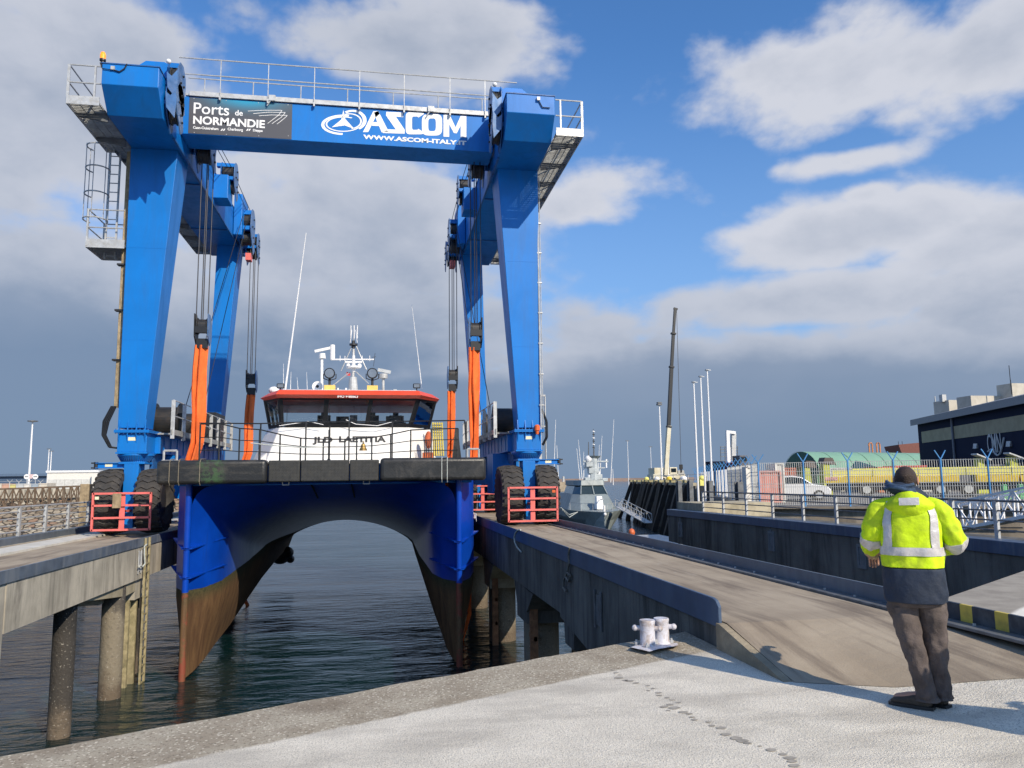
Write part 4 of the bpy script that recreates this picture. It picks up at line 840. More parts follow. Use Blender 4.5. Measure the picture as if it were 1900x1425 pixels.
fr_=g.n('ShaderNodeFresnel'); fr_.inputs[0].default_value=1.7; mx=g.n('ShaderNodeMixShader'); g.l(fr_.outputs[0],mx.inputs[0]); g.l(tr.outputs[0],mx.inputs[1]); g.l(gs.outputs[0],mx.inputs[2]); oo=g.n('ShaderNodeOutputMaterial'); g.l(mx.outputs[0],oo.inputs[0])
for p in panes:
    q=MB(); q.add(p,[(0,1,2,3)]); q.build('window',gl,hs)
# cabin inside: floor, console, seats, rear wall, sun visors
q=MB(); q.box(lx0+.1,lx1-.1,29.3,29.45,3.4,3.72); q.build('rear_bulkhead',mat('cabin_grey',(.35,.38,.39),.7),hs)
q=MB(); q.box(x0+.2,x1-.1,WV+.5,WV+1.1,3.40,3.58); q.box(-1.4,-1.0,WV+.6,WV+.9,3.58,3.78); q.box(.2,.6,WV+.7,WV+.9,3.58,3.8); q.build('console',blackp,hs)
for x in (-1.9,-.25,.55):
    q=MB(); q.box(x-.22,x+.22,27.2,27.3,3.4,3.95); q.box(x-.24,x+.24,26.8,27.25,3.4,3.5); q.tube((x,27.25,3.95),(x,27.25,4.05),.1,n=10); q.build('helm_seat',blackp,hs)
q=MB(); q.box(.35,.85,27.9,28.0,3.5,4.0); q.box(-1.0,-.75,26.5,26.55,3.6,3.9); q.build('screen',mat('screen_pale',(.35,.4,.42),.5),hs)
# wipers
for x,y in ((532,786),(610,783),(690,785)):
    c=P(x,y,v=WV-.08); q=MB(); q.tube((c.x,WV-.1,3.45),(c.x+.02,WV-.2,3.95),.008,n=4); q.build('wiper',blackp,hs)
q=MB()
for (a,b_) in (((518,790),(572,782)),((572,782),(600,788)),((642,779),(660,787)),((660,787),(700,790)),((700,790),(735,781))):
    q.tube(P(*a,v=WV-.3),P(*b_,v=WV-.3),.012,n=5)
q.build('washer_hose',whitec,hs)
# roof
q=MB(); e=.0
rx0,rx1=P(482,738,v=WV+.5).x,P(816,738,v=WV+.5).x; rz=4.30
rb=[(rx0+.12,WV+.55),(X0-.05,WV-.45),(X1+.05,WV-.45),(rx1-.12,WV+.55),(rx1-.12,30),(rx0+.12,30)]
rm=[(rx0,WV+.6),(X0-.08,WV-.60),(X1+.08,WV-.60),(rx1,WV+.6),(rx1,30.1),(rx0,30.1)]
rt=[(rx0+.25,WV+.65),(X0-.0,WV-.42),(X1+.0,WV-.42),(rx1-.25,WV+.65),(rx1-.25,30),(rx0+.25,30)]
q.loft([[(x,y,rz-.02) for x,y in rb],[(x,y,rz+.06) for x,y in rm],[(x,y,rz+.22) for x,y in rt]]); roof=q.build('roof',redroof,hs)
q=MB(); q.loft([[(x*.985-.015*1.36*0,y+.1,rz+.20) for x,y in rt],[(x*.96-.04,y+.3,rz+.27) for x,y in rt]]); q.build('roof_top',white,roof)
c=P(626,735,v=WV-.6); q=MB(); put_text(q,'IMO 9·88863',(c.x,WV-.56,c.z-.04),.105,width=P(664,735,v=WV-.6).x-c.x,bold=.002); q.xf(lambda p:(p.x,p.y-.0+.0,p.z)); q.build('lettering',letw,roof)
q=MB(); c=P(581,819,v=WV-.3)
# the front wall slopes: place name plate letters just in front of it
sl=V((0,(WV-.02)-bw,3.38-2.14)).normalized()
def wallpt(px,py):
    # intersection of the ray with the sloping front
    d=F+RT*((px-950)/f_px)-UP*((py-712.5)/f_px); nrm=V((0,-sl.z,sl.y)); p0=V((0,bw-.012,2.14)); t=(p0-CAM).dot(nrm)/d.dot(nrm); return CAM+d*t
dark=mat('lettering_black',(.02,.02,.022),.5)
o=wallpt(580,821); e_=wallpt(617,819); put_text(q,'JLD',o,.26,up=sl,width=e_.x-o.x,bold=.010); q.build('lettering',MT['lettering_black'],hs); q=MB(); o=wallpt(629,820); e_=wallpt(716,817); put_text(q,'LAETITIA',o,.26,up=sl,width=e_.x-o.x,bold=.010)
q.build('lettering',dark,hs)
# side name on starboard hull
q=MB(); put_text(q,'JLD LAETITIA',(BC+4.36,24.2,.45),.26,xdir=(0,1,0),bold=.006); q.build('lettering',letw,hull)
# mast and roof gear -----------------------------------------------------
MV=26.5
def pp(x,y,v=MV): c=P(x,y,v=v); return (c.x,v,c.z)
ms=MB(); m0=pp(655,742); m1=pp(655,700); 
ms.tube(m0,m1,.20,.13,n=12); ms.tube(m1,pp(656,648),.05,.045,n=10); ms.tube(pp(656,648),pp(657,610),.02,.015,n=6)
mast=ms.build('mast',galv,cat_)
q=MB(); q.tube(pp(656,690),pp(656,660),.07,.05,n=10); q.tube(pp(656,683),pp(656,680),.24,.24,n=14); q.build('mast_head',whitec,mast)
q=MB(); q.tube(pp(618,667),pp(694,667),.025,n=6); q.tube(pp(640,672),pp(672,672),.035,n=6); q.build('yard',whitec,mast)
for x in (631,640,672,686):
    q=MB(); q.tube(pp(x,670),pp(x,660),.012,n=5); q.build('yard_stub',whitec,mast)
q=MB(); q.path([pp(696,655),pp(693,680)],.010,n=4); q.path([pp(690,663),pp(698,662)],.01,n=4); q.build('wind_vane',steel_dk,mast)
for x in (646,667):
    q=MB(); q.ell(pp(x,679),(.075,.075,.085)); q.build('radome_dome',whitec,mast)
for (a,b_) in (((618,715),(650,690)),((684,712),(661,690)),((633,688),(654,640)),((680,686),(660,640))):
    q=MB(); q.tube(pp(*a),pp(*b_),.018,n=5); q.build('mast_stay',galv,mast)
q=MB(); q.tube(pp(656,646),pp(656,632),.06,.05,n=10); q.tube(pp(656,641),pp(656,638),.14,n=10); q.build('mast_lamp',steel_dk,mast)
q=MB(); q.path([pp(650,636),pp(653,612)],.012,n=4); q.path([pp(663,636),pp(660,612)],.012,n=4); q.build('mast_fork',whitec,mast)
for x in (651,657,663):
    q=MB(); q.tube(pp(x,628),pp(x,604),.018,n=5); q.build('whip',whitec,mast)
# two searchlights on yellow bases
for x in (612,691):
    q=MB(); c=pp(x,726,WV+.2); q.box(c[0]-.17,c[0]+.17,WV+.05,WV+.35,rz+.2,rz+.44); sb=q.build('searchlight_base',mat('base_yellow',(.75,.52,.14),.5),cat_)
    q=MB(); c=pp(x,694,WV+.2); q.lathe((c[0],WV+.0,c[2]),(0,1,0),[(0,.155),(.02,.175),(.1,.175),(.25,.14),(.3,.08)],n=22); sl_=q.build('searchlight',blackp,sb)
    q=MB(); q.lathe((c[0],WV-.005,c[2]),(0,1,0),[(0,.14),(.004,.14)],n=20); q.build('lens',mat('lens_glass',(.3,.31,.32),.15,.6),sl_)
    q=MB(); q.tube((c[0],WV+.15,rz+.44),(c[0],WV+.15,c[2]-.15),.04,n=8); q.path([(c[0]-.2,WV+.15,c[2]),(c[0]-.2,WV+.15,c[2]-.15),(c[0]+.0,WV+.15,c[2]-.22),(c[0]+.2,WV+.15,c[2]-.15),(c[0]+.2,WV+.15,c[2])],.015,n=5); q.build('yoke',steel_dk,sl_)
for x in (521,773):
    q=MB(); c=pp(x,717,WV+.4); q.box(c[0]-.12,c[0]+.12,WV+.3,WV+.42,c[2]-.07,c[2]+.09); fl_=q.build('floodlight',blackp,cat_,bevel=.03); q=MB(); q.box(c[0]-.09,c[0]+.09,WV+.293,WV+.299,c[2]-.045,c[2]+.06); q.build('lens',MT['lens_glass'],fl_)
    q=MB(); q.tube((c[0],WV+.36,rz+.2),(c[0],WV+.36,c[2]-.07),.02,n=6); q.build('bracket',steel_dk,fl_)
# radars
q=MB(); q.tube(pp(597,725,27),pp(597,665,27),.05,n=10); q.tube(pp(598,665,27),pp(598,656,27),.12,.10,n=14); rd=q.build('radar_pedestal',whitec,cat_)
q=MB(); a=pp(584,652,27); b_=pp(616,645,27); q.bar(a,b_,.07,.09); q.build('radar_scanner',whitec,rd)
q=MB(); a=pp(617,640,27.0); b_=pp(617,668,27.0); q.tube(a,b_,.085,n=10); q.build('radar_scanner',whitec,rd)
q=MB(); q.tube(pp(711,725,28),pp(711,702,28),.05,n=8); q.tube(pp(711,702,28),pp(711,694,28),.16,.16,n=14); rd=q.build('radar_pedestal',galv,cat_)
q=MB(); q.bar(pp(701,686,28),pp(725,691,28),.09,.12); q.build('radar_scanner',mat('radar_grey',(.45,.48,.5),.5),rd)
# horn, dome, antennas
q=MB(); c=pp(589,717,WV+.6); q.lathe((c[0],c[1],c[2]),(0,1,0),[(0,.17),(.03,.16),(.15,.06),(.4,.05)],n=18); hn=q.build('horn',whitec,cat_); q=MB(); q.lathe((c[0],c[1]-.003,c[2]),(0,1,0),[(0,.05),(.004,.05)],n=12); q.build('horn_throat',blackp,hn)
q=MB(); c=pp(508,724,26.2); q.ell(c,(.17,.17,.12)); q.build('satellite_dome',whitec,cat_)
for (xa,ya,xb,yb,v,r) in ((529,725,568,432,26,.032),(539,722,540,690,26.6,.012),(526,722,526,675,26.6,.012),(783,722,764,565,27,.016),(570,722,569,690,27,.01),(553,722,551,700,27,.01)):
    a=pp(xa,ya,v); b_=pp(xb,yb,v+.01); q=MB(); q.tube(a,b_,r,r*.35,n=6); q.build('whip_antenna',whitec,cat_)
for i,x in enumerate((627,632,637,642,648,672,685)):
    q=MB(); c=pp(x,720+(i%3)*3,WV+.2); q.tube((c[0],c[1],rz+.2),(c[0],c[1],c[2]),.03,n=6); q.build('roof_fitting',whitec,cat_)
q=MB(); q.box(*[pp(733,720,WV+.4)[0]+d for d in (-.06,.06)],WV+.4,WV+.5,rz+.2,rz+.36); q.build('roof_fitting',galv,cat_)
q=MB(); a=pp(650,692); b_=pp(643,690); q.add([a,(a[0],a[1],a[2]-.10),(b_[0],b_[1],b_[2]-.12),b_],[(0,1,2,3)]); q.build('flag',mat('flag_red',(.5,.05,.05),.8),mast)
# pulpit railing: black posts, four rails following the bow edge, dipping in the middle
rl=[(372,787),(408,786),(445,795),(482,797),(520,806),(558,813),(600,815),(640,815),(690,812),(725,806),(762,798),(800,796),(850,795)]
def rz_(i): return 2.18
pts=[P(x,y,v=21.45+(0 if k in (0,1,11,12) else .25)) for k,(x,y) in enumerate(rl)]
rr=thing  # alias kept short
for f_ in (1.0,.64,.3):
    q=MB(); q.path([(p.x,p.y,2.24+(p.z-2.24)*f_) for p in pts],.017 if f_==1 else .012,n=6); q.build('bow_rail',blackp,cat_)
for k,p in enumerate(pts):
    q=MB(); q.bar((p.x,p.y,2.2),(p.x,p.y,p.z),.028,.04); q.build('rail_post',blackp,cat_)
# taller inner gate rail
q=MB()
g1=[P(370,785,v=22.5),P(480,786,v=22.5),P(568,783,v=22.8),P(648,782,v=22.8),P(728,782,v=22.8),P(862,780,v=22.5),P(866,848,v=22.5)]
q.path([tuple(p) for p in g1],.018,n=6); q.build('inner_rail',blackp,cat_)
for x,y in ((484,787),(568,783),(612,790),(648,782),(662,812),(728,782),(865,782)):
    p=P(x,y,v=22.7); q=MB(); q.bar((p.x,p.y,2.16),(p.x,p.y,p.z),.035,.04); q.build('rail_post',blackp,cat_)
for x0_,x1_ in ((846,860),):
    a=P(847,850,v=21.8); q=MB(); q.prism([(a.x-.12,2.2),(a.x+.14,2.2),(a.x+.04,3.12),(a.x-.03,3.12)],'y',21.75,21.95); q.build('bulwark_stanchion',fendm,cat_)
# white rope along the left rail, post with chafe guard
q=MB(); q.path([tuple(P(*p,v=21.4)) for p in ((465,822),(500,826),(560,830),(600,829))],.015,n=5); q.build('mooring_line',rope_m,cat_)
q=MB(); p=P(611,800,v=21.9); q.bar((p.x,21.9,2.2),(p.x,21.9,3.1),.05); q.lathe((p.x,21.9,2.2),(0,0,1),[(0,.1),(.1,.03)],n=12); q.build('jack_staff',blackp,cat_)
# bell
q=MB(); p=P(674,828,v=21.9); q.lathe((p.x,21.9,p.z-.12),(0,0,1),[(0,.12),(.03,.105),(.10,.07),(.17,.055),(.20,.02),(.26,.02)],n=18); q.build('bell',mat('brass',(.65,.40,.13),.35,.9),cat_)
# yellow ladder / basket and orange gear beside the house
q=MB()
for k in range(5):
    a=P(803+k*4.2,784,v=25.0); b_=P(806+k*4.2,846,v=24.8); q.bar(a,b_,.04)
for k in range(12):
    a=P(803,786+k*5.3,v=24.9); b_=P(822,786+k*5.3,v=24.9); q.bar(a,b_,.02)
q.build('yellow_rack',mat('rack_yellow',(.50,.40,.05),.6,var=.15),cat_)
q=MB(); p=P(795,825,v=24.6); q.ell((p.x,24.6,p.z+.15),(.12,.12,.28)); q.box(p.x-.18,p.x+.16,24.5,24.8,2.2,2.55); q.build('life_raft_gear',mat('gear_orange',(.55,.12,.04),.7,var=.3,vs=8),cat_)
q=MB(); 
for k in range(6): q.path([tuple(P(788+k*4,815,v=24.4)),tuple(P(787+k*4.2,847,v=24.4))],.014,n=4)
q.build('gear_cage',blackp,cat_)
# ================================================================ MAN
AZP=math.atan2(3.83,5.19)
hiv=mat('hi_vis_yellow',(.58,.80,.0),.75,var=.10,vs=5,dirt=(.30,.36,.04),ds=4.5,da=.5,bump=.25,bs=30,emit=0)
navc=mat('navy_cloth',(.012,.022,.045),.7,var=.2,vs=5,bump=.25,bs=40)
reft=mat('reflective_tape',(.58,.56,.56),.35,.15,var=.12,vs=14,dirt=(.42,.38,.36),ds=14,da=.4,bump=.2,bs=60)
trou=mat('work_trousers',(.085,.066,.06),.85,var=.28,vs=7,dirt=(.15,.125,.11),ds=3.5,da=.4,bump=.35,bs=70)
boot=mat('boot_leather',(.055,.042,.03),.7,var=.3,vs=8,dirt=(.12,.10,.08),ds=9,da=.4,bump=.4,bs=50)
skin=mat('skin',(.45,.24,.16),.5,var=.08)
hair=mat('dark_hair',(.035,.02,.014),.6,var=.3,vs=30,bump=.6,bs=120)
man=thing('person','person seen from behind in a yellow high visibility jacket over navy, looking at the boat','person',(3.855,5.17,0),rz=-AZP)
def L(p): return V(p)   # local build: parts are given in the man's own frame
class LB(MB):
    def build(s,name,m,parent=None,**k):
        # geometry already local to the root; keep parents at the origin of the root
        o=off_of(parent) if parent is not None else V((0,0,0)); s.v=[tuple(V(p)+o) for p in s.v]
        return MB.build(s,name,m,parent,**k)
def skin_body(name,verts,edges,parent,m):
    me=bpy.data.meshes.new(name); me.from_pydata([v[:3] for v in verts],edges,[]); me.materials.append(m)
    ob=bpy.data.objects.new(name,me); COL.objects.link(ob); ob.parent=parent
    md=ob.modifiers.new('skin','SKIN'); md.use_smooth_shade=True; 
    for i,v in enumerate(verts):
        sv=me.skin_vertices[0].data[i]; sv.radius=(v[3],v[3] if len(v)<5 else v[4]); sv.use_root=(i==0)
    sb=ob.modifiers.new('sub','SUBSURF'); sb.levels=2; sb.render_levels=2
    return ob
# skeleton
Vt=[];Ed=[]
def jv(*a): Vt.append(a); return len(Vt)-1
def ch(*ix):
    for a,b in zip(ix,ix[1:]): Ed.append((a,b))
me_=bpy.data.meshes.new('tmp'); bpy.data.meshes.remove(me_)
pel=jv(0,0,.92,.13,.10); sp1=jv(0,0,1.06,.12,.09); sp2=jv(0,.01,1.25,.14,.10); sp3=jv(0,.01,1.40,.12,.08); nk=jv(.0,.025,1.49,.055); nk2=jv(0,.05,1.56,.055); hd=jv(-.01,.065,1.625,.078,.085); hd2=jv(-.01,.06,1.67,.06,.07)
ch(pel,sp1,sp2,sp3,nk,nk2,hd,hd2)
nose=jv(-.01,.165,1.615,.012); Ed.append((hd,nose))
LEG={}
for s,k,a,t in ((-1,(-.05,-.02,.49),(.015,-.03,.09),(-.20,.03,.035)),(1,(.10,.04,.49),(.11,.06,.09),(-.06,.20,.035))):
    h_=jv(s*.095,0,.88,.095); kk=jv(*k,.062); aa=jv(*a,.045); tt=jv(*t,.035); ch(pel,h_,kk,aa,tt)
ARM={}
for s,el,wr in ((-1,(-.265,.01,1.19),(-.27,.20,1.07)),(1,(.28,.03,1.16),(.16,.27,1.12))):
    sh=jv(s*.175,.01,1.41,.062); e_=jv(*el,.046); w_=jv(*wr,.028); pm=jv(*(V(wr)+(V(wr)-V(el)).normalized()*.075),.032,.018); ch(sp3,sh,e_,w_,pm)
    d=(V(wr)-V(el)).normalized(); side=d.cross(V((0,0,1))).normalized(); dn=d.cross(side).normalized()
    if dn.z>0: dn=-dn
    base=V(Vt[pm][:3])
    for q_,(o_,ln) in enumerate(((-.030,.072),(-.010,.082),(.010,.078),(.029,.062))):
        b0=base+side*o_+d*.018; b1=b0+d*ln*.45+dn*.008; b2=b1+d*ln*.25+dn*ln*.35; b3=b2-d*ln*.05+dn*ln*.35
        i0=jv(*b0,.0095); i1=jv(*b1,.009); i2=jv(*b2,.0085); i3=jv(*b3,.0075); ch(pm,i0,i1,i2,i3)
    th0=V(wr)+d*.03-side*.03*s; t1=th0-side*.028*s+d*.02+dn*.01; t2=t1+d*.03+dn*.012; i0=jv(*th0,.012); i1=jv(*t1,.0105); i2=jv(*t2,.009); Ed.append((w_,i0)); ch(i0,i1,i2)
body=skin_body('body',Vt,Ed,man,skin)
# head shape over the skull: face and hair
q=LB(); hc=V((-.01,.06,1.625))
q.ell((0,0,0),1,20,14)
def head_fn(p):
    x,y,z=p; w=.078*(1-.12*max(0,-z)); 
    return V((hc.x+x*w, hc.y+y*.098-(.012 if z>.2 else 0)*1, hc.z-.005+z*.098))
q.xf(head_fn)
q.v=[tuple(V(p)) for p in q.v]
q.build('hair_cap',hair,body,smooth=True)
q=LB(); q.ell((-.01,.105,1.60),(.066,.07,.088),16,10); q.ell((-.01,.172,1.60),(.012,.018,.02),8,6); fc=q.build('face',skin,body,smooth=True)
for s in (-1,1):
    q=LB(); q.ell((-.01+s*.028,.166,1.63),(.012,.010,.008),8,6); q.build('eye',whitec,body)
    q=LB(); q.ell((-.01+s*.079,.062,1.605),(.010,.020,.030),10,8); q.build('ear',skin,body,smooth=True)
q=LB(); q.ell((-.01,.17,1.565),(.022,.008,.006),8,6); q.build('mouth',mat('lips',(.35,.12,.1),.5),body)
# cloth lofts with folds
def fold(u,a,z,amp,seed):
    return amp*(noise.noise(V((math.cos(a)*1.7+seed,math.sin(a)*1.7,z*5.5)))*1.0+.55*noise.noise(V((math.cos(a)*4+seed,math.sin(a)*4,z*12)))+.3*noise.noise(V((math.cos(a)*9,math.sin(a)*9+seed,z*22))))
def rings_along(keys,seg,n,amp,seed,e=1.0):
    """keys: (centre, rx, ry, xaxis, yaxis)"""
    out=[]
    for (c0,rx0,ry0),(c1,rx1,ry1) in zip(keys,keys[1:]):
        for j in range(seg):
            t=j/seg; t2=t*t*(3-2*t)*.5+t*.5; out.append((V(c0).lerp(V(c1),t),rx0+(rx1-rx0)*t2,ry0+(ry1-ry0)*t2))
    out.append((V(keys[-1][0]),keys[-1][1],keys[-1][2]))
    return out
def torso_pt(c,rx,ry,a,amp,seed,e=.86,grow=0):
    ca,sa=math.cos(a),math.sin(a); f=1+fold(0,a,c.z,amp,seed)
    return (c.x+(rx*f+grow)*math.copysign(abs(ca)**e,ca),c.y+(ry*f+grow)*math.copysign(abs(sa)**e,sa),c.z)
JK=[((-.005,.0,.985),.205,.158),((0,.0,1.06),.208,.158),((0,.0,1.14),.204,.155),((0,.0,1.25),.210,.152),((0,.005,1.36),.205,.145),((0,.01,1.42),.178,.130),((0,.015,1.465),.155,.115),((0,.02,1.50),.105,.095)]
def cloth(keys,n,seg,amp,seed,nm,m,parent,a0=0,a1=2*math.pi,grow=0,e=.86,cap=True,sub=1):
    rs=rings_along(keys,seg,n,amp,seed); full=abs(a1-a0-2*math.pi)<1e-3
    q=LB(); N=n if full else n+1
    q.loft([[torso_pt(c,rx,ry,a0+(a1-a0)*i/n,amp,seed,e,grow) for i in range(N)] for c,rx,ry in rs],cap=cap and full,closed=full)
    return q.build(nm,m,parent,smooth=True,sub=sub)
jk=cloth(JK,72,11,.085,1.3,'jacket',hiv,man)
cloth([((-.005,.0,.735),.202,.158),((-.005,.0,.80),.207,.160),((-.005,.0,.90),.203,.156),((-.005,.0,.99),.203,.156)],64,7,.085,1.3,'jacket_skirt',navc,man)
def band(keys,m,seed,amp,grow,nm,a0=0,a1=2*math.pi,n=56): return cloth(keys,n,3,amp,seed,nm,m,jk,a0=a0,a1=a1,grow=grow,cap=False,sub=0)
def jkey(z):
    for (c0,rx0,ry0),(c1,rx1,ry1) in zip(JK,JK[1:]):
        if c0[2]<=z<=c1[2]:
            t=(z-c0[2])/(c1[2]-c0[2]); t2=t*t*(3-2*t)*.5+t*.5; return (tuple(V(c0).lerp(V(c1),t)),rx0+(rx1-rx0)*t2,ry0+(ry1-ry0)*t2)
band([jkey(1.075),jkey(1.10),jkey(1.135)],reft,1.3,.085,.006,'reflective_belt')
# braces: narrow strips that ride on the jacket
for sx in (-.150,.145):
    q=LB(); rows=[]
    for j in range(28):
        z=1.13+(1.462-1.13)*j/27; c,rx,ry=jkey(z); c=V(c); row=[]
        for k in range(5):
            x=sx*(1 - .22*max(0,(z-1.36)/.1)) -.026+.052*k/4; 
            xr=max(-.97,min(.97,x/rx)); a=-math.acos(math.copysign(abs(xr)**(1/.86),xr)); p=torso_pt(c,rx,ry,a,.085,1.3,.86,.007); row.append(p)
        rows.append(row)
    q.loft(rows,cap=False,closed=False); q.build('reflective_brace',reft,jk,smooth=True)
# sleeves
def sleeve(pts,rad,nm,m,parent,seed,amp=.21,n=30,seg=8,grow=0,t0=0,t1=1,sub=1):
    P_=[V(p) for p in pts]; out=[]; K=len(P_)-1; steps=K*seg
    ts=[t0+(t1-t0)*i/steps for i in range(steps+1)]
    def ev(t):
        x=min(t*K,K-1e-6); i=int(x); f=x-i; p0=P_[max(i-1,0)];p1=P_[i];p2=P_[i+1];p3=P_[min(i+2,K)]
        return .5*((2*p1)+(-p0+p2)*f+(2*p0-5*p1+4*p2-p3)*f*f+(-p0+3*p1-3*p2+p3)*f*f*f), rad[i]+(rad[i+1]-rad[i])*f
    rings=[]; up=V((0,0,1))
    for t in ts:
        c,r_=ev(t); d=(ev(min(t+.02,1))[0]-ev(max(t-.02,0))[0]).normalized(); a=d.cross(V((.3,1,.1))).normalized(); b=d.cross(a)
        rg=[]
        for i in range(n):
            w=2*math.pi*i/n; f=1+amp*(noise.noise(V((math.cos(w)*1.5+seed,math.sin(w)*1.5,t*9)))+.5*noise.noise(V((math.cos(w)*3+seed,math.sin(w)*3,t*22)))+.25*math.sin(t*46+2*math.cos(w))*.5)
            rg.append(c+(a*math.cos(w)+b*math.sin(w))*(r_*f+grow))
        rings.append(rg)
    q=LB(); q.loft(rings,cap=True); return q.build(nm,m,parent,smooth=True,sub=sub)
for s,pts,seed in ((-1,[(-.10,.01,1.435),(-.185,.0,1.405),(-.245,-.01,1.30),(-.265,.0,1.20),(-.285,.09,1.14),(-.275,.18,1.085)],3.1),(1,[(.10,.01,1.435),(.185,.0,1.40),(.24,-.01,1.29),(.28,.02,1.17),(.25,.15,1.13),(.20,.24,1.115)],7.7)):
    rad=[.056,.074,.074,.072,.066,.058]
    sl_=sleeve(pts,rad,'sleeve',hiv,jk,seed)
    sleeve(pts,rad,'cuff_band',reft,sl_,seed,grow=.005,t0=.60 if s<0 else .57,t1=.72 if s<0 else .66,seg=3,sub=0)
# hood lying on the back, collar and scarf
q=LB()
q.ell((0,0,0),1,32,20)
def hood(p):
    x,y,z=p; w=.165*(1-.30*max(0,z))*(1-.12*max(0,-z)); f=1+.08*noise.noise(V((x*2,y*2,z*3)))+.05*noise.noise(V((x*5,y*5,z*7)))
    return V((.004+x*w*f,-.115+y*.062*f+.03*max(0,z)+.045*abs(x)**2,1.45+z*.095*f-.02*abs(x)))
q.xf(hood); hood_=q.build('hood',hiv,jk,smooth=True,sub=1)
q=LB(); rows=[]
for j in range(5):
    z=1.437+.052*j/4; rows.append([(x,-.184+.9*(x*x)+.10*(z-1.437)+.30*max(0,z-1.46),z+.03*x) for x in [-.065+.13*k/8 for k in range(9)]])
q.loft(rows,cap=False,closed=False); q.build('hood_patch',reft,hood_,smooth=True)
q=LB(); q.ell((0,0,0),1,28,14)
q.xf(lambda p:V((-.005+p.x*(.135-.02*p.z)*(1+.08*noise.noise(p*2.5)),.015+p.y*.118,1.532-.035*p.x+p.z*.062*(1+.15*noise.noise(p*3))))); q.build('collar',navc,jk,smooth=True,sub=1)
q=LB()
for k in range(3):
    rg=[]
    for i in range(22):
        a=math.pi*(1.02+.62*i/21); rg.append((math.cos(a)*(.142-.008*k)-.012,.02+math.sin(a)*(.122-.004*k),1.545+.022*k+.02*math.sin(a*2+k)))
    q.path(rg,.013,n=7)
q.build('scarf',mat('scarf_blue',(.05,.09,.16),.8,var=.4,vs=25),jk,smooth=True)
# trousers
def leg_cloth(pts,rad,nm,seed): return sleeve(pts,rad,nm,trou,tr_,seed,amp=.24,n=36,seg=12)
tr_=cloth([((-.0,.0,.70),.165,.125),((0,0,.80),.172,.135),((0,0,.93),.165,.125)],40,4,.04,5.5,'trousers',trou,man)
leg_cloth([(-.075,0,.82),(-.085,-.005,.70),(-.055,-.02,.50),(-.02,-.03,.32),(.015,-.03,.14),(.018,-.03,.055)],[.11,.104,.083,.075,.071,.078],'trouser_leg',2.2)
leg_cloth([(.080,.01,.82),(.092,.02,.70),(.10,.04,.50),(.105,.05,.32),(.112,.06,.14),(.112,.06,.055)],[.105,.10,.082,.074,.069,.076],'trouser_leg',8.1)
q=LB(); rows=[]
for j in range(6):
    z=.70-.11*j/5; rows.append([(-.145+.07*k/4*(1)+.018*j/5,-.092-.012*math.sin(k/4*math.pi)+.012*j/5-.004,z+.01*k/4) for k in range(5)])
q.loft(rows,cap=False,closed=False); q.build('thigh_pocket',trou,tr_,smooth=True)
# boots
for (hx,hy),(tx,ty) in (((.055,-.045),(-.215,.02)),((.15,.045),(-.06,.20))):
    h0=V((hx,hy,0)); d=(V((tx,ty,0))-h0).normalized(); sd_=V((-d.y,d.x,0)); ln=(V((tx,ty,0))-h0).length
    prof=[(0,.030,.10),(.04,.040,.115),(.10,.043,.11),(.15,.045,.085),(.20,.050,.068),(.25,.048,.06),(ln,.028,.035)]
    q=LB(); q.loft([[h0+d*a+sd_*(w_*math.cos(t))+V((0,0,.02+max(0,hh-.02)*(.5+.5*math.sin(t)) if math.sin(t)>-.2 else .018)) for t in [2*math.pi*i/16 for i in range(16)]] for a,w_,hh in prof]); bt=q.build('boot',boot,man,smooth=True,sub=1)
    q=LB(); q.loft([[h0+d*a+sd_*(s*(w_+.006))+V((0,0,z)) for s,z in ((-1,.001),(1,.001),(1,.024),(-1,.024))] for a,w_,hh in [(-.008,.03,0)]+prof[1:-1]+[(ln+.008,.028,0)]]); q.build('sole',blackp,bt)
# gloves held in the left hand
q=LB(); q.ell((0,0,0),1,12,8); q.xf(lambda p:V((-.285+p.x*.05*(1+.4*noise.noise(p*2)),.225+p.y*.03,1.045+p.z*.035*(1+.4*noise.noise(p*3))-.02*p.x)))
gl_=q.build('work_gloves',mat('glove_leather',(.42,.28,.17),.8,var=.25,vs=20),None,smooth=True); gl_.matrix_world=man.matrix_world.copy() if False else Matrix.Translation(man.location)@Matrix.Rotation(-AZP,4,'Z')
tag(gl_,'pair of tan leather work gloves held at the left hip of the man in yellow','gloves')
# colleague just outside the frame, whose shadow falls across the slab
for (u,v,a) in ((4.95,3.3,.3),(6.3,3.5,-.4)):
    c=copy_tree(man); c.location=(u,v,0); c.rotation_euler=(0,0,-AZP+a); c['label']='colleague in the same yellow jacket just outside the right edge, '+('nearer the man' if u<5.5 else 'farther right')
# ================================================================ BITTS
bl=thing('mooring_bitts','pale lilac white double mooring bitts bolted to the quay edge','bollard',(2.75,7.5,0))
q=MB(); 
q.prism([(2.36,7.36),(2.80,7.16),(2.92,7.34),(3.16,7.58),(3.12,7.66),(2.78,7.80)],'z',.004,.035) if False else None
q.loft([[tuple(P(x,y,z=z_)) for x,y in ((1170,1201),(1205,1209),(1222,1204),(1258,1198),(1257,1193),(1222,1196),(1180,1197))] for z_ in (.004,.04)]); q.build('base_plate',lilac,bl,bevel=.004)
for (x,y) in ((1202,1196),(1228,1192)):
    c=P(x,y,z=.04); q=MB(); q.lathe((c.x,c.y,.035),(0,0,1),[(0,.085),(.015,.075),(.20,.072),(.225,.078),(.24,.072),(.241,.01)],n=28); po=q.build('post',lilac,bl,smooth=True)
    r_=(V((1,-.45,0))).normalized(); q=MB(); a=V((c.x,c.y,.195)); q.tube(a-r_*.125,a+r_*.125,.024,n=14); q.ell(a-r_*.12,.03); q.ell(a+r_*.12,.03); q.build('cross_pin',lilac,po,smooth=True)
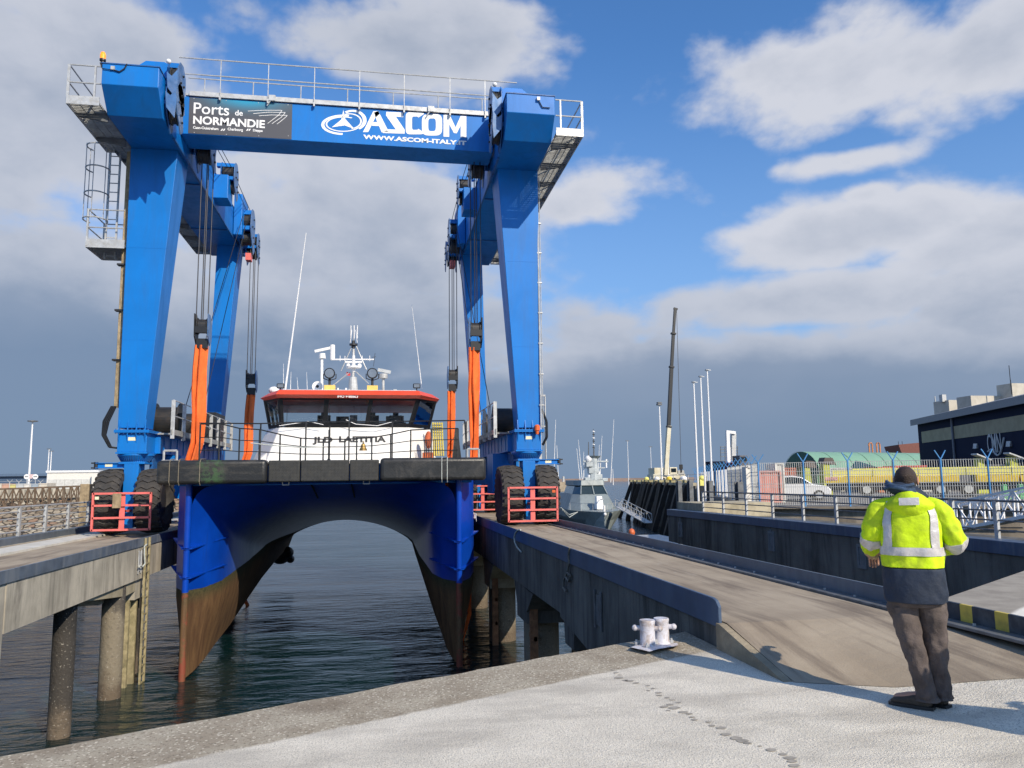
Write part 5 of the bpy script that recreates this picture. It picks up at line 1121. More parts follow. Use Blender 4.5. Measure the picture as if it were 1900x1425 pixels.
for (x,y) in ((1181,1195),(1201,1201),(1217,1194),(1246,1192)):
    c=P(x,y,z=.04); q=MB(); q.tube((c.x,c.y,.038),(c.x,c.y,.062),.022,n=6); q.tube((c.x,c.y,.062),(c.x,c.y,.082),.011,n=8); q.build('nut',galv,bl)
# ropes on the middle pier
def rope(label,pts,r=.012,m=rope_m,res=True):
    q=MB(); q.path([tuple(p) for p in pts],r,n=6); return tag(q.build('mooring_rope',m,None,smooth=True),label,'rope')
def P3(x,y,u=3.25): return P(x,y,u=u)
c1=[P3(x,y) for x,y in ((966,983),(960,984),(956,989),(954,997),(955,1006),(959,1015),(965,1022),(967,1024))]
rope('pale rope looped over the kerb edge near the right wheels',c1,.018)
c2=[P3(x,y) for x,y in ((1057,1016),(1055,1030),(1056,1045),(1053,1060),(1049,1070),(1055,1078),(1058,1068),(1052,1062),(1046,1076),(1045,1090),(1050,1098))]
rope('dirty knotted rope hanging from the kerb halfway along the dark pier wall',c2,.022,mat('rope_dirty',(.16,.15,.13),.95,var=.3,vs=20))
c3=[P(x,y,u=-5.84) for x,y in ((272,1010),(268,1014),(268,1030),(269,1046),(264,1052),(260,1049),(258,1052))]
rope('short light rope tied at the top of the ladder on the left pier',c3,.018)
# ================================================================ BACKGROUND RIGHT
def G(y0): return y0
yardm=mat('yard_tarmac',(.13,.125,.12),.9,var=.2,vs=.3,dirt=(.2,.19,.17),ds=.2)
w=MB(); w.prism([(18.2,35.8),(28.5,30.9),(45,24),(300,24),(300,600),(260,600),(44.5,111)],'z',-6,.2)
tag(w.build('yard',yardm),kind='structure')
# quay wall cladding in front of the yard
qw=thing('quay_wall','brownish concrete quay wall below the mesh fence on the right','wall',(24,33,0))
w=MB(); a=V((18.15,35.75,0)); b=V((28.5,30.85,0)); c=V((45,23.9,0)); n_=V((-.43,-.9,0))
beige=mat('quay_beige',(.25,.215,.17),.9,var=.2,vs=.8,dirt=(.11,.1,.085),ds=.8,da=.6,streak=True,bump=.3)
for p_,q_ in ((a,b),(b,c)):
    w.loft([[tuple(p_+n_*.1+V((0,0,z))) for z in (-4,-.7)]+[tuple(p_+n_*.02+V((0,0,z))) for z in (-.7,.19)][::1],[tuple(q_+n_*.1+V((0,0,z))) for z in (-4,-.7)]+[tuple(q_+n_*.02+V((0,0,z))) for z in (-.7,.19)]],closed=False,cap=False)
w.build('wall_face',beige,qw)
w=MB(); w.bar(a+n_*.1+V((0,0,.16)),b+n_*.1+V((0,0,.16)),.5,.10); w.bar(b+n_*.1+V((0,0,.16)),c+n_*.1+V((0,0,.16)),.5,.10); w.build('coping',beige,qw)
w=MB(); w.bar(a+n_*.25+V((0,0,-.75)),b+n_*.25+V((0,0,-.75)),.06,.06); w.build('pipe',steel_dk,qw)
# mesh fence
fblue=mat('fence_blue',(.06,.24,.52),.5,var=.1)
fwire=mat('fence_wire',(.55,.55,.52),.5,.2,var=.1)
fe=thing('mesh_fence','welded mesh security fence on blue posts with forked tops along the quay','fence',(20,36,.2))
def fpost(c,d,hh=2.15):
    q=MB(); q.bar((c.x,c.y,.2),(c.x,c.y,.2+hh+.05),.06); s_=V((d.y,-d.x,0))
    q.bar((c.x,c.y,.2+hh),tuple(c+s_*.28+V((0,0,hh+.42-.0))),.04); q.bar((c.x,c.y,.2+hh),tuple(c-s_*.28+V((0,0,hh+.42))),.04); q.build('post',fblue,fe)
def fpanel(c0,c1,hh=2.15,step=.10,t=.018):
    d=(c1-c0); L_=d.length; d.normalize(); q=MB()
    for k in range(int(L_/step)+1): p=c0+d*(k*step); q.bar((p.x,p.y,.26),(p.x,p.y,.2+hh),t)
    for z in (.28,.62,.75,1.15,1.3,1.72,1.9,hh+.18): q.bar((c0.x,c0.y,z),(c1.x,c1.y,z),t*1.3)
    q.build('mesh_panel',fwire,fe)
run=[P(x,940,z=.2) for x in (1410.5,1494.7,1578)]+[P(x,y,z=.2) for x,y in ((1663,940),(1752,940.5),(1840,941),(1930,942))]
dr=(run[1]-run[0]).normalized()
for i,c in enumerate(run):
    fpost(c,V((0,1,0)) if i else V((.33,.94,0)))
    if i: fpanel(run[i-1],c)
d2=V((26.5,74.4,0)).normalized(); left_=[run[0]+d2*(2.5*k) for k in range(1,22)]
for i,c in enumerate(left_):
    fpost(c,d2)
    if i<6: fpanel(left_[i-1] if i else run[0],c,step=.22)
# white windbreak tarps laced to the receding fence, lit through by the sun
tarp=bpy.data.materials.new('white_tarp'); tarp.use_nodes=True; g=NG(tarp.node_tree); tarp.node_tree.nodes.clear()
td=g.n('ShaderNodeBsdfDiffuse'); td.inputs[0].default_value=(.85,.85,.84,1); tt_=g.n('ShaderNodeBsdfTranslucent'); tt_.inputs[0].default_value=(.92,.91,.88,1); tm=g.n('ShaderNodeMixShader'); tm.inputs[0].default_value=.75; g.l(td.outputs[0],tm.inputs[1]); g.l(tt_.outputs[0],tm.inputs[2]); to=g.n('ShaderNodeOutputMaterial'); g.l(tm.outputs[0],to.inputs[0])
for i in range(0,18):
    if i in (0,1,10): continue
    a=left_[i-1]; b=left_[i]; s_=V((d2.y,-d2.x,0))*.10; q=MB(); n=6
    q.loft([[tuple(a.lerp(b,.03+.94*k/n)+s_+V((0,0,z))+V((.03*math.sin(k*2.1+z*3),0,0))) for k in range(n+1)] for z in (.1,.7,1.3,2.02)],closed=False,cap=False); q.build('windbreak_tarp',tarp,fe)
# corrugated containers behind the left run
def container(nm,label,c,d,L_,Wd,H,m,cat='container'):
    s_=V((-d.y,d.x,0)); t=thing(nm,label,cat,tuple(c)); q=MB(); pts=[]
    def pt(a,b_,z): return tuple(c+d*a+s_*b_+V((0,0,z)))
    n=int(L_/.28); pl=[]
    for i in range(n+1): pl.append((i*L_/n,0 if i%2 else .03))
    q.loft([[pt(a,b_,z) for a,b_ in pl]+[pt(L_,Wd,z),pt(0,Wd,z)] for z in (.1,H)]); q.build('body',m,t)
    q=MB(); q.bar(pt(-.03,-.01,.08),pt(L_+.03,-.01,.08),.1,.14); q.bar(pt(-.03,-.01,H),pt(L_+.03,-.01,H),.1,.1); q.bar(pt(0,-.01,.1),pt(0,-.01,H),.1); q.bar(pt(L_,-.01,.1),pt(L_,-.01,H),.1); q.build('frame',m,t)
    return t
cw=mat('container_white',(.72,.70,.66),.5,var=.05,dirt=(.5,.45,.38),ds=1,da=.3,streak=True)
o=run[0]+V((2.9,-.9,0))
c=P(1399,935,v=39); container('white_cabinet','narrow white upright cabinet just inside the fence corner','cabinet' and c.copy() if False else V((c.x-.35,c.y,.2)),V((1,0,0)),.55,.5,2.0,cw,'cabinet')
c=P(1412,935,v=41); container('red_container','faded red container panel right of the fence corner',V((c.x,c.y,.2)),V((.98,-.2,0)).normalized(),1.15,2,1.75,mat('faded_red',(.55,.22,.18),.6,var=.15,dirt=(.6,.4,.35),ds=1.5,da=.4),'container')
c=P(1443,935,v=41); container('pale_container','tall pale grey container panel beside the faded red one',V((c.x,c.y,.2)),V((.98,-.2,0)).normalized(),.42,2,2.2,mat('pale_grey',(.6,.6,.55),.6),'container')
# white hatchback
car=thing('parked_car','white hatchback car parked behind the mesh fence','car',tuple(P(1475,925,v=45).to_2d())+(.2,))
bc=V(car.location); dd=V((.93,-.37,0)).normalized(); ss=V((dd.y,-dd.x,0))
def cp(a,b_,z): return tuple(bc+dd*a+ss*b_+V((0,0,z)))
prof=[(-2.0,.35),(-2.05,.8),(-1.85,1.0),(-1.5,1.42),(-.2,1.5),(.35,1.42),(1.0,.98),(1.85,.85),(2.05,.6),(2.0,.32)]
q=MB(); q.loft([[cp(a,b_,z if z<1.05 else z) for a,z in prof] for b_ in (-.82,.82)]); q.build('body',mat('car_white',(.75,.75,.74),.25,var=.02,coat=.5),car,bevel=.06)
q=MB(); q.loft([[cp(a,b_,z) for a,z in ((-1.7,1.02),(-1.42,1.36),(-.2,1.43),(.32,1.36),(.85,1.0))] for b_ in (-.83,.83)]); q.build('window',glass,car)
for a in (-1.3,1.3):
    for b_ in (-.8,.8):
        q=MB(); q.tube(cp(a,b_-.1,.31),cp(a,b_+.1,.31),.31,n=20); wh=q.build('wheel',rubber,car); q=MB(); q.tube(cp(a,b_-.11,.31),cp(a,b_+.11,.31),.19,n=14); q.build('rim',galv,wh)
q=MB(); q.box(-.06,.06,-.1,.1,-.06,.06); q.xf(lambda p:V(cp(.55,-.93,1.0))+p); q.build('mirror',MT['car_white'],car)
# yellow mobile crane lying along the fence
ky=thing('yellow_crane_truck','long yellow and orange crane truck with its boom lowered, parked behind the fence','crane truck',tuple(P(1700,930,v=46).to_2d())+(.2,))
A=P(1548,900,v=50); B=P(1990,898,v=43); kd=(B-A); kd.z=0; KL=kd.length; kd.normalize(); ks=V((-kd.y,kd.x,0)); A0=V((A.x,A.y,.2))
def kp(a,b_,z): return tuple(A0+kd*a+ks*b_+V((0,0,z)))
def kbox(a0,a1,b0,b1,z0,z1,nm,m,par=None,bevel=.02):
    q=MB(); q.loft([[kp(a,b_,z) for b_,z in ((b0,z0),(b1,z0),(b1,z1),(b0,z1))] for a in (a0,a1)]); return q.build(nm,m,par or ky,bevel=bevel)
kbox(-.1,KL,-.5,.5,1.42,1.86,'boom',yelp); kbox(1.2,KL,-.4,.4,1.86,1.95,'boom',yelp); kbox(-.6,7.6,-.9,-.2,.98,1.40,'counter_beam',yel); kbox(8.6,11.0,-.9,-.2,.95,1.38,'side_box',yel); kbox(11.1,13.4,-.9,-.2,.9,1.36,'side_box',yel); kbox(14.6,KL,-.9,-.2,.95,1.36,'side_box',yel)
kbox(-.5,KL,-.7,.7,.45,.95,'chassis',blackp)
q=MB(); q.loft([[kp(a,-.93,z) for z in (1.15,1.38)] for a in (-.62,.2)],closed=False,cap=False); q.build('striped_plate',mat('stripe_redwhite',(.7,.35,.3),.5,var=.5,vs=8),ky)
for a in (2,3.6,6.5,8.1,11.5,13):
    q=MB(); q.tube(kp(a,-.95,.5),kp(a,-.5,.5),.48,n=22); wh=q.build('wheel',rubber,ky); q=MB(); q.tube(kp(a,-.97,.5),kp(a,-.9,.5),.26,n=18); q.build('rim',MT['pale_grey'],wh)
for a in (2.4,5.2,8,10.6): kbox(a,a+.03,-.93,-.9,1.4,1.9,'hose',blackp,bevel=0)
for (x0_,x1_,y0_,y1_,v,m,lab) in ((1493,1505,866,898,54,'pale','left'),(1528,1541,860,898,54,'pale','right')):
    t=thing('outrigger_stand','olive steel stand with brown cap left of the yellow truck, '+lab+' one of two','stand',tuple(P(x0_,930,v=v).to_2d())+(.2,))
    a=P(x0_,y0_,v=v); b=P(x1_,y1_,v=v); q=MB(); q.loft([[(a.x-.1,v,.2),(b.x+.15,v,.2),(b.x+.15,v+.6,.2),(a.x-.1,v+.6,.2)],[(a.x,v,a.z),(b.x,v,a.z),(b.x,v+.6,a.z),(a.x,v+.6,a.z)]]); q.build('leg',mat('olive_yellow',(.40,.42,.06),.6,var=.2),t,bevel=.02)
    q=MB(); q.prism([(a.x-.1,a.z),(b.x+.5,a.z-.1),(b.x+.25,a.z+.42),(a.x+.1,a.z+.45)],'y',v-.1,v+.7); q.build('cap',mat('cap_brown',(.10,.08,.07),.7),t)
for (x0_,x1_,y0_,y1_,lab) in ((1808,1828,850,876,'left'),(1868,1890,848,876,'right')):
    v=52; t=thing('boat_cradle','yellow green boat cradle wing with pale top, '+lab+' one below the navy shed','boat cradle',tuple(P(x0_,930,v=v).to_2d())+(.2,))
    a=P(x0_,y0_,v=v); b=P(x1_,y1_,v=v); q=MB(); q.prism([(a.x+.1,.2),(b.x+.2,.2),(b.x,a.z),(a.x+.3,a.z)],'y',v,v+.5); q.build('frame',MT['olive_yellow'],t,bevel=.02)
    q=MB(); q.bar((a.x-.1,v-.1,a.z+.3),(b.x+.3,v-.1,a.z-.15),.6,.1); q.build('pad',galv,t)
for x_,lab in ((1866,'left'),(1896,'right')):
    v=40; c=P(x_,938,v=v); t=thing('trestle','light green steel trestle behind the fence near the white gangway, '+lab+' one','trestle',(c.x,v,.2)); q=MB(); q.bar((c.x,v,.2),(c.x,v,1.05),.22); q.bar((c.x-.25,v,.2),(c.x-.02,v,1.0),.07); q.bar((c.x+.35,v,.2),(c.x+.05,v,1.0),.07); q.build('frame',mat('trestle_green',(.12,.42,.16),.5),t); q=MB(); q.box(c.x-.3,c.x+.4,v-.1,v+.1,.2,.26); q.build('foot',MT['trestle_green'],t)
# jumble of stored goods behind the truck
rs_=random.Random(5)
cols=[((.35,.10,.06),'rust red'),((.10,.13,.18),'slate blue'),((.45,.16,.07),'brick orange'),((.09,.09,.10),'black'),((.45,.45,.42),'light grey'),((.07,.16,.09),'dark green'),((.5,.08,.06),'bright red')]
spec=[(1455,1478,868,915,60,0),(1590,1632,872,890,62,1),(1628,1662,866,890,60,2),(1662,1720,864,878,64,6),(1705,1760,872,890,60,4),(1540,1580,868,884,66,4),(1755,1800,868,892,62,3),(1830,1866,862,892,62,3),(1515,1530,880,905,62,5)]
posn=['left of the white car','right of the brown capped stands, under the green hangar','behind the fence post left of the man','behind the man\'s head','just right of the man\'s head','below the middle of the green hangar','under the downpipe of the navy shed','under the wordmark of the navy shed','beside the olive stands']
for i,(x0_,x1_,y0_,y1_,v,k) in enumerate(spec):
    a=P(x0_,y0_,v=v); b=P(x1_,y1_,v=v); m=mat('goods_'+cols[k][1].replace(' ','_'),cols[k][0],.6,var=.25,vs=2)
    t=thing('storage_crate',cols[k][1]+' crate of yard goods '+posn[i],'crate',(a.x,v,.2)); q=MB(); q.box(a.x,b.x,v,v+2,.2,a.z); q.build('body',m,t,bevel=.05)
    q=MB(); n=max(2,int((b.x-a.x)/.7)); 
    for j in range(n+1): q.box(a.x+(b.x-a.x)*j/n-.04,a.x+(b.x-a.x)*j/n+.04,v-.05,v,.2,a.z)
    q.box(a.x,b.x,v-.06,v-.02,a.z-.12,a.z); q.build('ribs',m,t)
# low white boat wreck of struts on top
# green arched hangar
gh=mat('hangar_green',(.18,.34,.25),.5,var=.06,vs=.4)
c=P(1487,884,v=118); hd_=V((.93,.36,0)).normalized(); hs_=V((-hd_.y,hd_.x,0)); Rr=4.0; hz_=P(1487,838,v=118).z-.2
t=thing('arched_hangar','green round roofed hangar with dark open end beyond the yard','hangar',(c.x,c.y,.2))
def hp(a,w_,r=1): return tuple(V((c.x,c.y,.2))+hd_*a+hs_*(Rr*r*math.cos(w_))+V((0,0,hz_*r*math.sin(w_))))
for k in range(8):
    q=MB(); q.loft([[hp(a,math.pi*i/24,1.0 if i%30 else 1.0) for i in range(25)] for a in (k*4.6+.05,k*4.6+4.55)],closed=False,cap=False); q.loft([[hp(k*4.6,math.pi*i/24,1.02) for i in range(25)],[hp(k*4.6+.12,math.pi*i/24,1.02) for i in range(25)]],closed=False,cap=False); q.build('roof_bay',gh,t,smooth=False)
q=MB(); q.loft([[hp(.05,math.pi*i/24) for i in range(25)],[hp(.06,math.pi*i/24,.62) if .62 else 0 for i in range(25)]],closed=False,cap=False); q.build('end_wall',mat('hangar_end',(.05,.12,.09),.7),t)
q=MB(); q.loft([[hp(36.8,math.pi*i/24,.99) for i in range(25)],[hp(36.9,math.pi*i/24,.99) for i in range(25)]]); q.build('end_wall',gh,t)
# orange crane heads behind the hangar
for x0_,lab in ((1611,'left'),(1625,'right')):
    v=170; a=P(x0_,822,v=v); b=P(x0_+8,836,v=v); t=thing('harbour_crane','small orange crane top showing above the green hangar, '+lab+' one','crane',(a.x,v,.2))
    q=MB(); q.bar((a.x,v,.2),(a.x+.2,v,a.z),.25); q.bar((b.x,v,.2),(b.x,v,a.z-.3),.25); q.build('mast',mat('crane_orange',(.55,.22,.08),.6),t)
    q=MB(); q.path([(a.x,v,a.z-.6),(a.x+.3,v,a.z),(b.x-.1,v,a.z),(b.x,v,a.z-.6)],.15,n=6); q.build('head',MT['crane_orange'],t)
# rust brown ship bow
v=135; t=thing('ship_hull','rust brown ship bow on land beside the navy shed','ship hull',(P(1690,850,v=v).x,v,.2))
pl=[P(x,y,v=v) for x,y in ((1667,825),(1720,820),(1720,885),(1690,885),(1681,852),(1672,838))]
q=MB(); q.loft([[tuple(p) for p in pl],[tuple(p+V((4,10,0))) for p in pl]]); q.build('hull',mat('ship_brown',(.17,.06,.045),.7,var=.1),t)
q=MB(); 
for x in (1668.5,1675.5): a=P(x,826,v=v); q.tube((a.x,v+.2,a.z-.2),(a.x,v+.2,a.z+.75),.05,n=5)
q.build('rail_post',blackp,t)
# navy ship builder's shed
C0=P(1702,784,z=10); C1=P(1900,743,z=10); sd_=(C1-C0).normalized(); Cn=V((-sd_.y,sd_.x,0))
if Cn.dot(CAM-C0)<0: Cn=-Cn
def FP(x,y,off=0):
    d=F+RT*((x-950)/f_px)-UP*((y-712.5)/f_px); p0=C0+Cn*off; t_=(p0-CAM).dot(Cn)/d.dot(Cn); return CAM+d*t_
sh=thing('boatyard_shed','long navy blue boatyard shed with pale window band and CMN wordmark','shed',(C0.x,C0.y,.2))
shm=mat('shed_navy',(.010,.017,.042),.85,spec=.15,var=.08,vs=.3); 
Lw=(C1-C0).length*1.6; back=-Cn
def sp_(a,b_,z): return tuple(V((C0.x,C0.y,0))+sd_*a-Cn*b_+V((0,0,z)))
q=MB(); q.loft([[sp_(a,0,1.8 if a==0 else 1.8),sp_(a,30,1.8),sp_(a,30,11.0),sp_(a,0,9.7)] for a in (0,Lw)]); q.build('wall',shm,sh)
q=MB(); q.loft([[sp_(a,-.9,9.5),sp_(a,15,13.2),sp_(a,30.5,9.8),sp_(a,30.5,10.1),sp_(a,15,13.9),sp_(a,-.9,10.45)] for a in (-.5,Lw)]); q.build('roof',mat('shed_roof',(.20,.22,.25),.5,var=.05),sh)
q=MB(); q.loft([[sp_(a,.6,.2),sp_(a,29,.2),sp_(a,29,1.8),sp_(a,.6,1.8)] for a in (.3,Lw)]); q.build('plinth',mat('shed_base',(.06,.045,.035),.8,var=.3,vs=.5),sh)
z0_=FP(1712,822).z; z1_=FP(1712,801).z
wb=mat('band_glazing',(.30,.28,.19),.7,var=.12,vs=.8)
q=MB(); q.loft([[sp_(a,-.05,z0_),sp_(a,.02,z0_),sp_(a,.02,z1_),sp_(a,-.05,z1_)] for a in (1.6,Lw)]); q.build('window_band',wb,sh)
pa=FP(1770,800); da=(pa-C0).dot(sd_); q=MB(); q.tube(sp_(da,-.2,1.0),sp_(da,-.2,9.9),.16,n=8); q.build('downpipe',mat('pipe_grey',(.14,.16,.2),.5),sh)
lg=mat('wordmark_grey',(.45,.48,.52),.5)
o1=FP(1833,836,.1); o2=FP(1858,832,.1)
q=MB(); put_text(q,'CMN',o1+V((0,0,-.3)),3.4,xdir=(sd_.x,sd_.y,0),width=(o2-o1).length,bold=.03); sg=q.build('wordmark',lg,sh)
q=MB(); pts=[FP(x,y,.1) for x,y in ((1833,838),(1838,834),(1843,833),(1846,841),(1851,845),(1856,842),(1860,828),(1863,812))]; q.path([tuple(p) for p in pts],.12,n=5); q.build('swoosh',lg,sh)
for x,y in ((1812,828),(1874,824)):
    p=FP(x,y,.1); q=MB(); q.prism([(-.35,-.3),(.35,-.3),(.2,.35),(-.2,.35)],'y',-.3,.3); q.xf(lambda k:k+p); q.build('wall_lamp',galv,sh)
p=FP(1699,803,.0); q=MB(); q.bar(tuple(p),tuple(p+sd_*-1.2),.1); q.box(-.2,.2,-.2,.2,-.5,.1); q.build('wall_lamp',steel_dk,sh) if False else q.build('bracket',steel_dk,None) if False else None
# cream buildings above the shed
crm=mat('render_cream',(.56,.52,.44),.8,var=.08,vs=.3,dirt=(.4,.37,.3),ds=.4)
t=thing('factory_building','cream rendered stepped factory blocks rising behind the navy shed','building',(P(1760,880,v=150).x,150,.2))
def face(x0_,x1_,xl,ytop,v,nm):
    a=P(x0_,ytop,v=v); b=P(x1_,ytop,v=v)
    # depth so that the left side reaches px xl
    dep=4
    for k in range(400):
        pr_=V((a.x,v+dep,a.z))-CAM; xx=950+f_px*pr_.dot(RT)/pr_.dot(F)
        if xx<=xl: break
        dep+=.25
    q=MB(); q.box(a.x,b.x,v,v+dep,.2,a.z); return q.build(nm,crm,t)
b1=face(1760,1778,1733,742,150,'block'); b2=face(1801,1880,1778,734,140,'block'); b3=face(1877,1990,1876,711,137,'block')
for (x,y0_,y1_) in ((1875,705,712),(1872,678,712)):
    a=P(x,y0_,v=136); q=MB(); q.tube((a.x,136,P(x,732,v=136).z),(a.x,136,a.z),.07,n=5); q.build('mast',steel_dk,t)
a=P(1752,737,v=151); q=MB(); q.box(a.x-.5,a.x+.5,151,152,a.z-1,a.z+.6); q.build('vent',galv,t)
a=P(1735,742,v=158); q=MB(); q.tube((a.x,158,a.z-.5),(a.x,158,a.z+.8),.15,n=6); q.build('vent',galv,t)
# ---------------- flagpoles and lamp posts
for i,(xt,yt,xb,yb) in enumerate(((1286.4,709.8,1297,938),(1299.6,699.4,1310,938),(1312.8,687.3,1322,938))):
    v=44+i*.0; a=P(xt,yt,v=v); b=P(xb,yb,v=v); x=(a.x+b.x)/2
    t=thing('flagpole',['shortest bare white flagpole, leftmost of the three','middle bare white flagpole of the three','tallest bare white flagpole, rightmost of the three'][i],'flagpole',(x,v,-.2),'bare flagpoles on the quay')
    q=MB(); q.tube((x,v,-.6),(x,v,a.z),.075,.045,n=8); q.build('pole',whitec,t); q=MB(); q.tube((x,v,a.z),(x,v,a.z+.06),.14,n=8); q.bar((x,v,a.z+.02),(x+.25,v,a.z+.02),.04); q.build('truck_cap',galv,t)
def lamp(label,xt,yt,xb,yb,v,kind,r=.08):
    a=P(xt,yt,v=v); b=P(xb,yb,v=v); x=(a.x+b.x)/2; t=thing('street_lamp',label,'lamp post',(x,v,b.z),'tall harbour lamp posts'); q=MB(); q.tube((x,v,b.z-3),(x,v,a.z),r*1.5,r*.8,n=7); q.build('pole',whitec if kind!='grey' else galv,t)
    q=MB(); k=v/1428
    if kind=='disc': q.lathe((x,v,a.z-.1*k),(0,0,1),[(0,1*k),(1.2*k,8*k),(2.6*k,8*k),(3.6*k,1*k)],n=14); 
    elif kind=='box': q.box(x-4.5*k,x+4.5*k,v-.3,v+.3,a.z,a.z+3*k); q.box(x-4*k,x+4*k,v-.3,v+.3,a.z+4*k,a.z+6*k)
    else: q.bar((x-3.5*k,v,a.z),(x+3.5*k,v,a.z),1.6*k,1.2*k)
    q.build('lamp_head',galv_dk,t)
lamp('tall white lamp post with dark disc head at far left',60.1,783.4,54,890,150,'disc',.14)
lamp('thin white lamp post, left of the close pair by the white shed',91,833,88,890,190,'arm',.10)
lamp('thin white lamp post, right of the close pair by the white shed',95.5,837,92.5,890,190,'arm',.10)
lamp('white lamp post with boxy head just left of the mobile crane',1221.5,752,1230,890,95,'box',.10)
lamp('distant thin lamp post right of the grey ship',1164,818,1166.5,890,230,'arm',.09)
lamp('distant thin lamp post with wide head between the ship and the mobile crane',1207,829,1209,890,230,'arm',.09)
# ---------------- mobile crane
v=100; t=thing('mobile_crane','cream mobile crane with tall black telescopic boom standing on the far quay','crane',(P(1235,890,v=v).x,v,.4))
def c_(x,y,dv=0): return tuple(P(x,y,v=v+dv))
crmw=mat('crane_cream',(.66,.62,.48),.5,var=.1,vs=.8,dirt=(.45,.35,.15),ds=.6)
q=MB(); q.bar(c_(1235,882),c_(1241,790),.52,.52,up=(0,1,0)); bm_=q.build('boom_base',crmw,t)
q=MB(); q.bar(c_(1240.5,792),c_(1246,680),.44,.44,up=(0,1,0)); q.build('boom_section',blackp,bm_)
q=MB(); q.bar(c_(1246,682),c_(1249.5,618),.38,.38,up=(0,1,0)); q.build('boom_section',blackp,bm_)
q=MB(); q.bar(c_(1249.5,620),c_(1252.5,574),.32,.32,up=(0,1,0)); q.bar(c_(1250,572),c_(1257,574),.25); q.build('boom_section',blackp,bm_)
for x,y in ((1246,681),(1249.5,619),(1241,792)):
    q=MB(); q.bar(c_(x-.3,y+1.5),c_(x+.2,y-1.5),.62,.62,up=(0,1,0)); q.build('collar',steel_dk,bm_)
q=MB(); q.bar(c_(1239,884),c_(1238.5,838),.3,.3,up=(0,1,0)); q.build('lift_cylinder',whitec,t)
q=MB(); q.tube(c_(1255.5,576),c_(1263.5,862),.035,n=4); rp_=q.build('hoist_rope',wire,t)
q=MB(); a=P(1263.5,866,v=v); q.box(a.x-.2,a.x+.2,v-.15,v+.15,a.z-.35,a.z+.3); q.tube((a.x,v,a.z-.75),(a.x,v,a.z-.3),.12,n=6); q.build('hook_block',blackp,rp_)
def cb_(x0_,x1_,y0_,y1_,nm,m,par=None,d0=0,d1=2.4):
    a=P(x0_,y0_,v=v+d0); b=P(x1_,y1_,v=v+d0); q=MB(); q.box(a.x,b.x,v+d0,v+d1,b.z,a.z); return q.build(nm,m,par or t,bevel=.04)
ch_=cb_(1212,1272,880,890,'chassis',crmw); cab=cb_(1243,1257,867,881,'cab',crmw); q=cb_(1245,1255,869,876,'window',glass,cab,-.03,.0); cb_(1214,1232,868,881,'winch_housing',crmw); cb_(1258,1270,873,881,'deck_box',mat('crane_grey',(.4,.4,.38),.6))
for x in (1217,1230,1250,1264):
    a=P(x,892,v=v); q=MB(); q.tube((a.x,v-.1,a.z),(a.x,v+.4,a.z),.42,n=16); q.build('wheel',rubber,t)
# jetty with raked timber fenders between the ship and the yard
jt=thing('timber_jetty','dark jetty faced with leaning black timber fenders beside the grey ship','jetty',(P(1195,900,v=85).x,85,0))
ja=P(1156,893,v=97); jb=P(1262,896,v=60)
jd=(jb-ja); jd.z=0; jl=jd.length; jd.normalize(); js=V((-jd.y,jd.x,0)); js=-js if js.x<0 else js
q=MB(); q.loft([[tuple(V((p.x,p.y,0))+js*o_+V((0,0,z))) for o_,z in ((1.2,-5),(1.2,1.0),(9,1.0),(9,-5))] for p in (ja,jb)]); q.build('deck',concd,jt)
q=MB(); q.loft([[tuple(V((p.x,p.y,0))+js*o_+V((0,0,z))) for o_,z in ((1.0,1.0),(1.0,1.25),(1.5,1.25),(1.5,1.0))] for p in (ja,jb)]); q.build('coping',conc_l,jt)
tb=mat('tarred_timber',(.02,.017,.015),.8,var=.4,vs=2,dirt=(.06,.045,.03),ds=1.5)
rj=random.Random(4)
for k in range(12):
    s0=jl*(k+.2+.5*rj.random())/12; b0=V((ja.x,ja.y,0))+jd*s0; q=MB(); tilt=rj.random()*.9; zt_=1.0+.35*rj.random(); q.bar(tuple(b0+js*(-1.2+tilt)+jd*(.6*rj.random()-.3)+V((0,0,-4.5))),tuple(b0+js*1.0+V((0,0,zt_))),.6+.5*rj.random(),.45); ti=q.build('fender_timber',tb,jt)
    q=MB(); q.box(-.3,.3,-.25,.25,0,.22); bb0=b0+js*1.0+V((0,0,1.26)); q.xf(lambda p:p+bb0); q.build('timber_cap',mat('cap_yellow',(.35,.31,.16),.8,var=.5,vs=3,dirt=(.05,.05,.04),ds=3,da=.7),ti)
for k in range(5):
    b0=V((ja.x,ja.y,0))+jd*(jl*(.15+.2*k))+js*2.2; q=MB(); q.box(-.25,.25,-.2,.2,0,.5); q.ell((0,0,.6),(.3,.3,.25)); q.xf(lambda p:p+b0+V((0,0,1.0))); q.build('bollard',[yelp,whitec,yel,whitec,yelp][k],jt)
for k in range(9):
    b0=V((ja.x,ja.y,0))+jd*(jl*(.1+.1*k))+js*3.0; q=MB(); q.tube(tuple(b0+V((0,0,1))),tuple(b0+V((0,0,1.95))),.04,n=5); q.build('rail_post',galv,jt)
q=MB(); 
for z in (1.5,1.95): q.tube(tuple(V((ja.x,ja.y,z))+js*3+jd*jl*.1),tuple(V((ja.x,ja.y,z))+js*3+jd*jl*.9),.03,n=5)
q.build('rail',galv,jt)
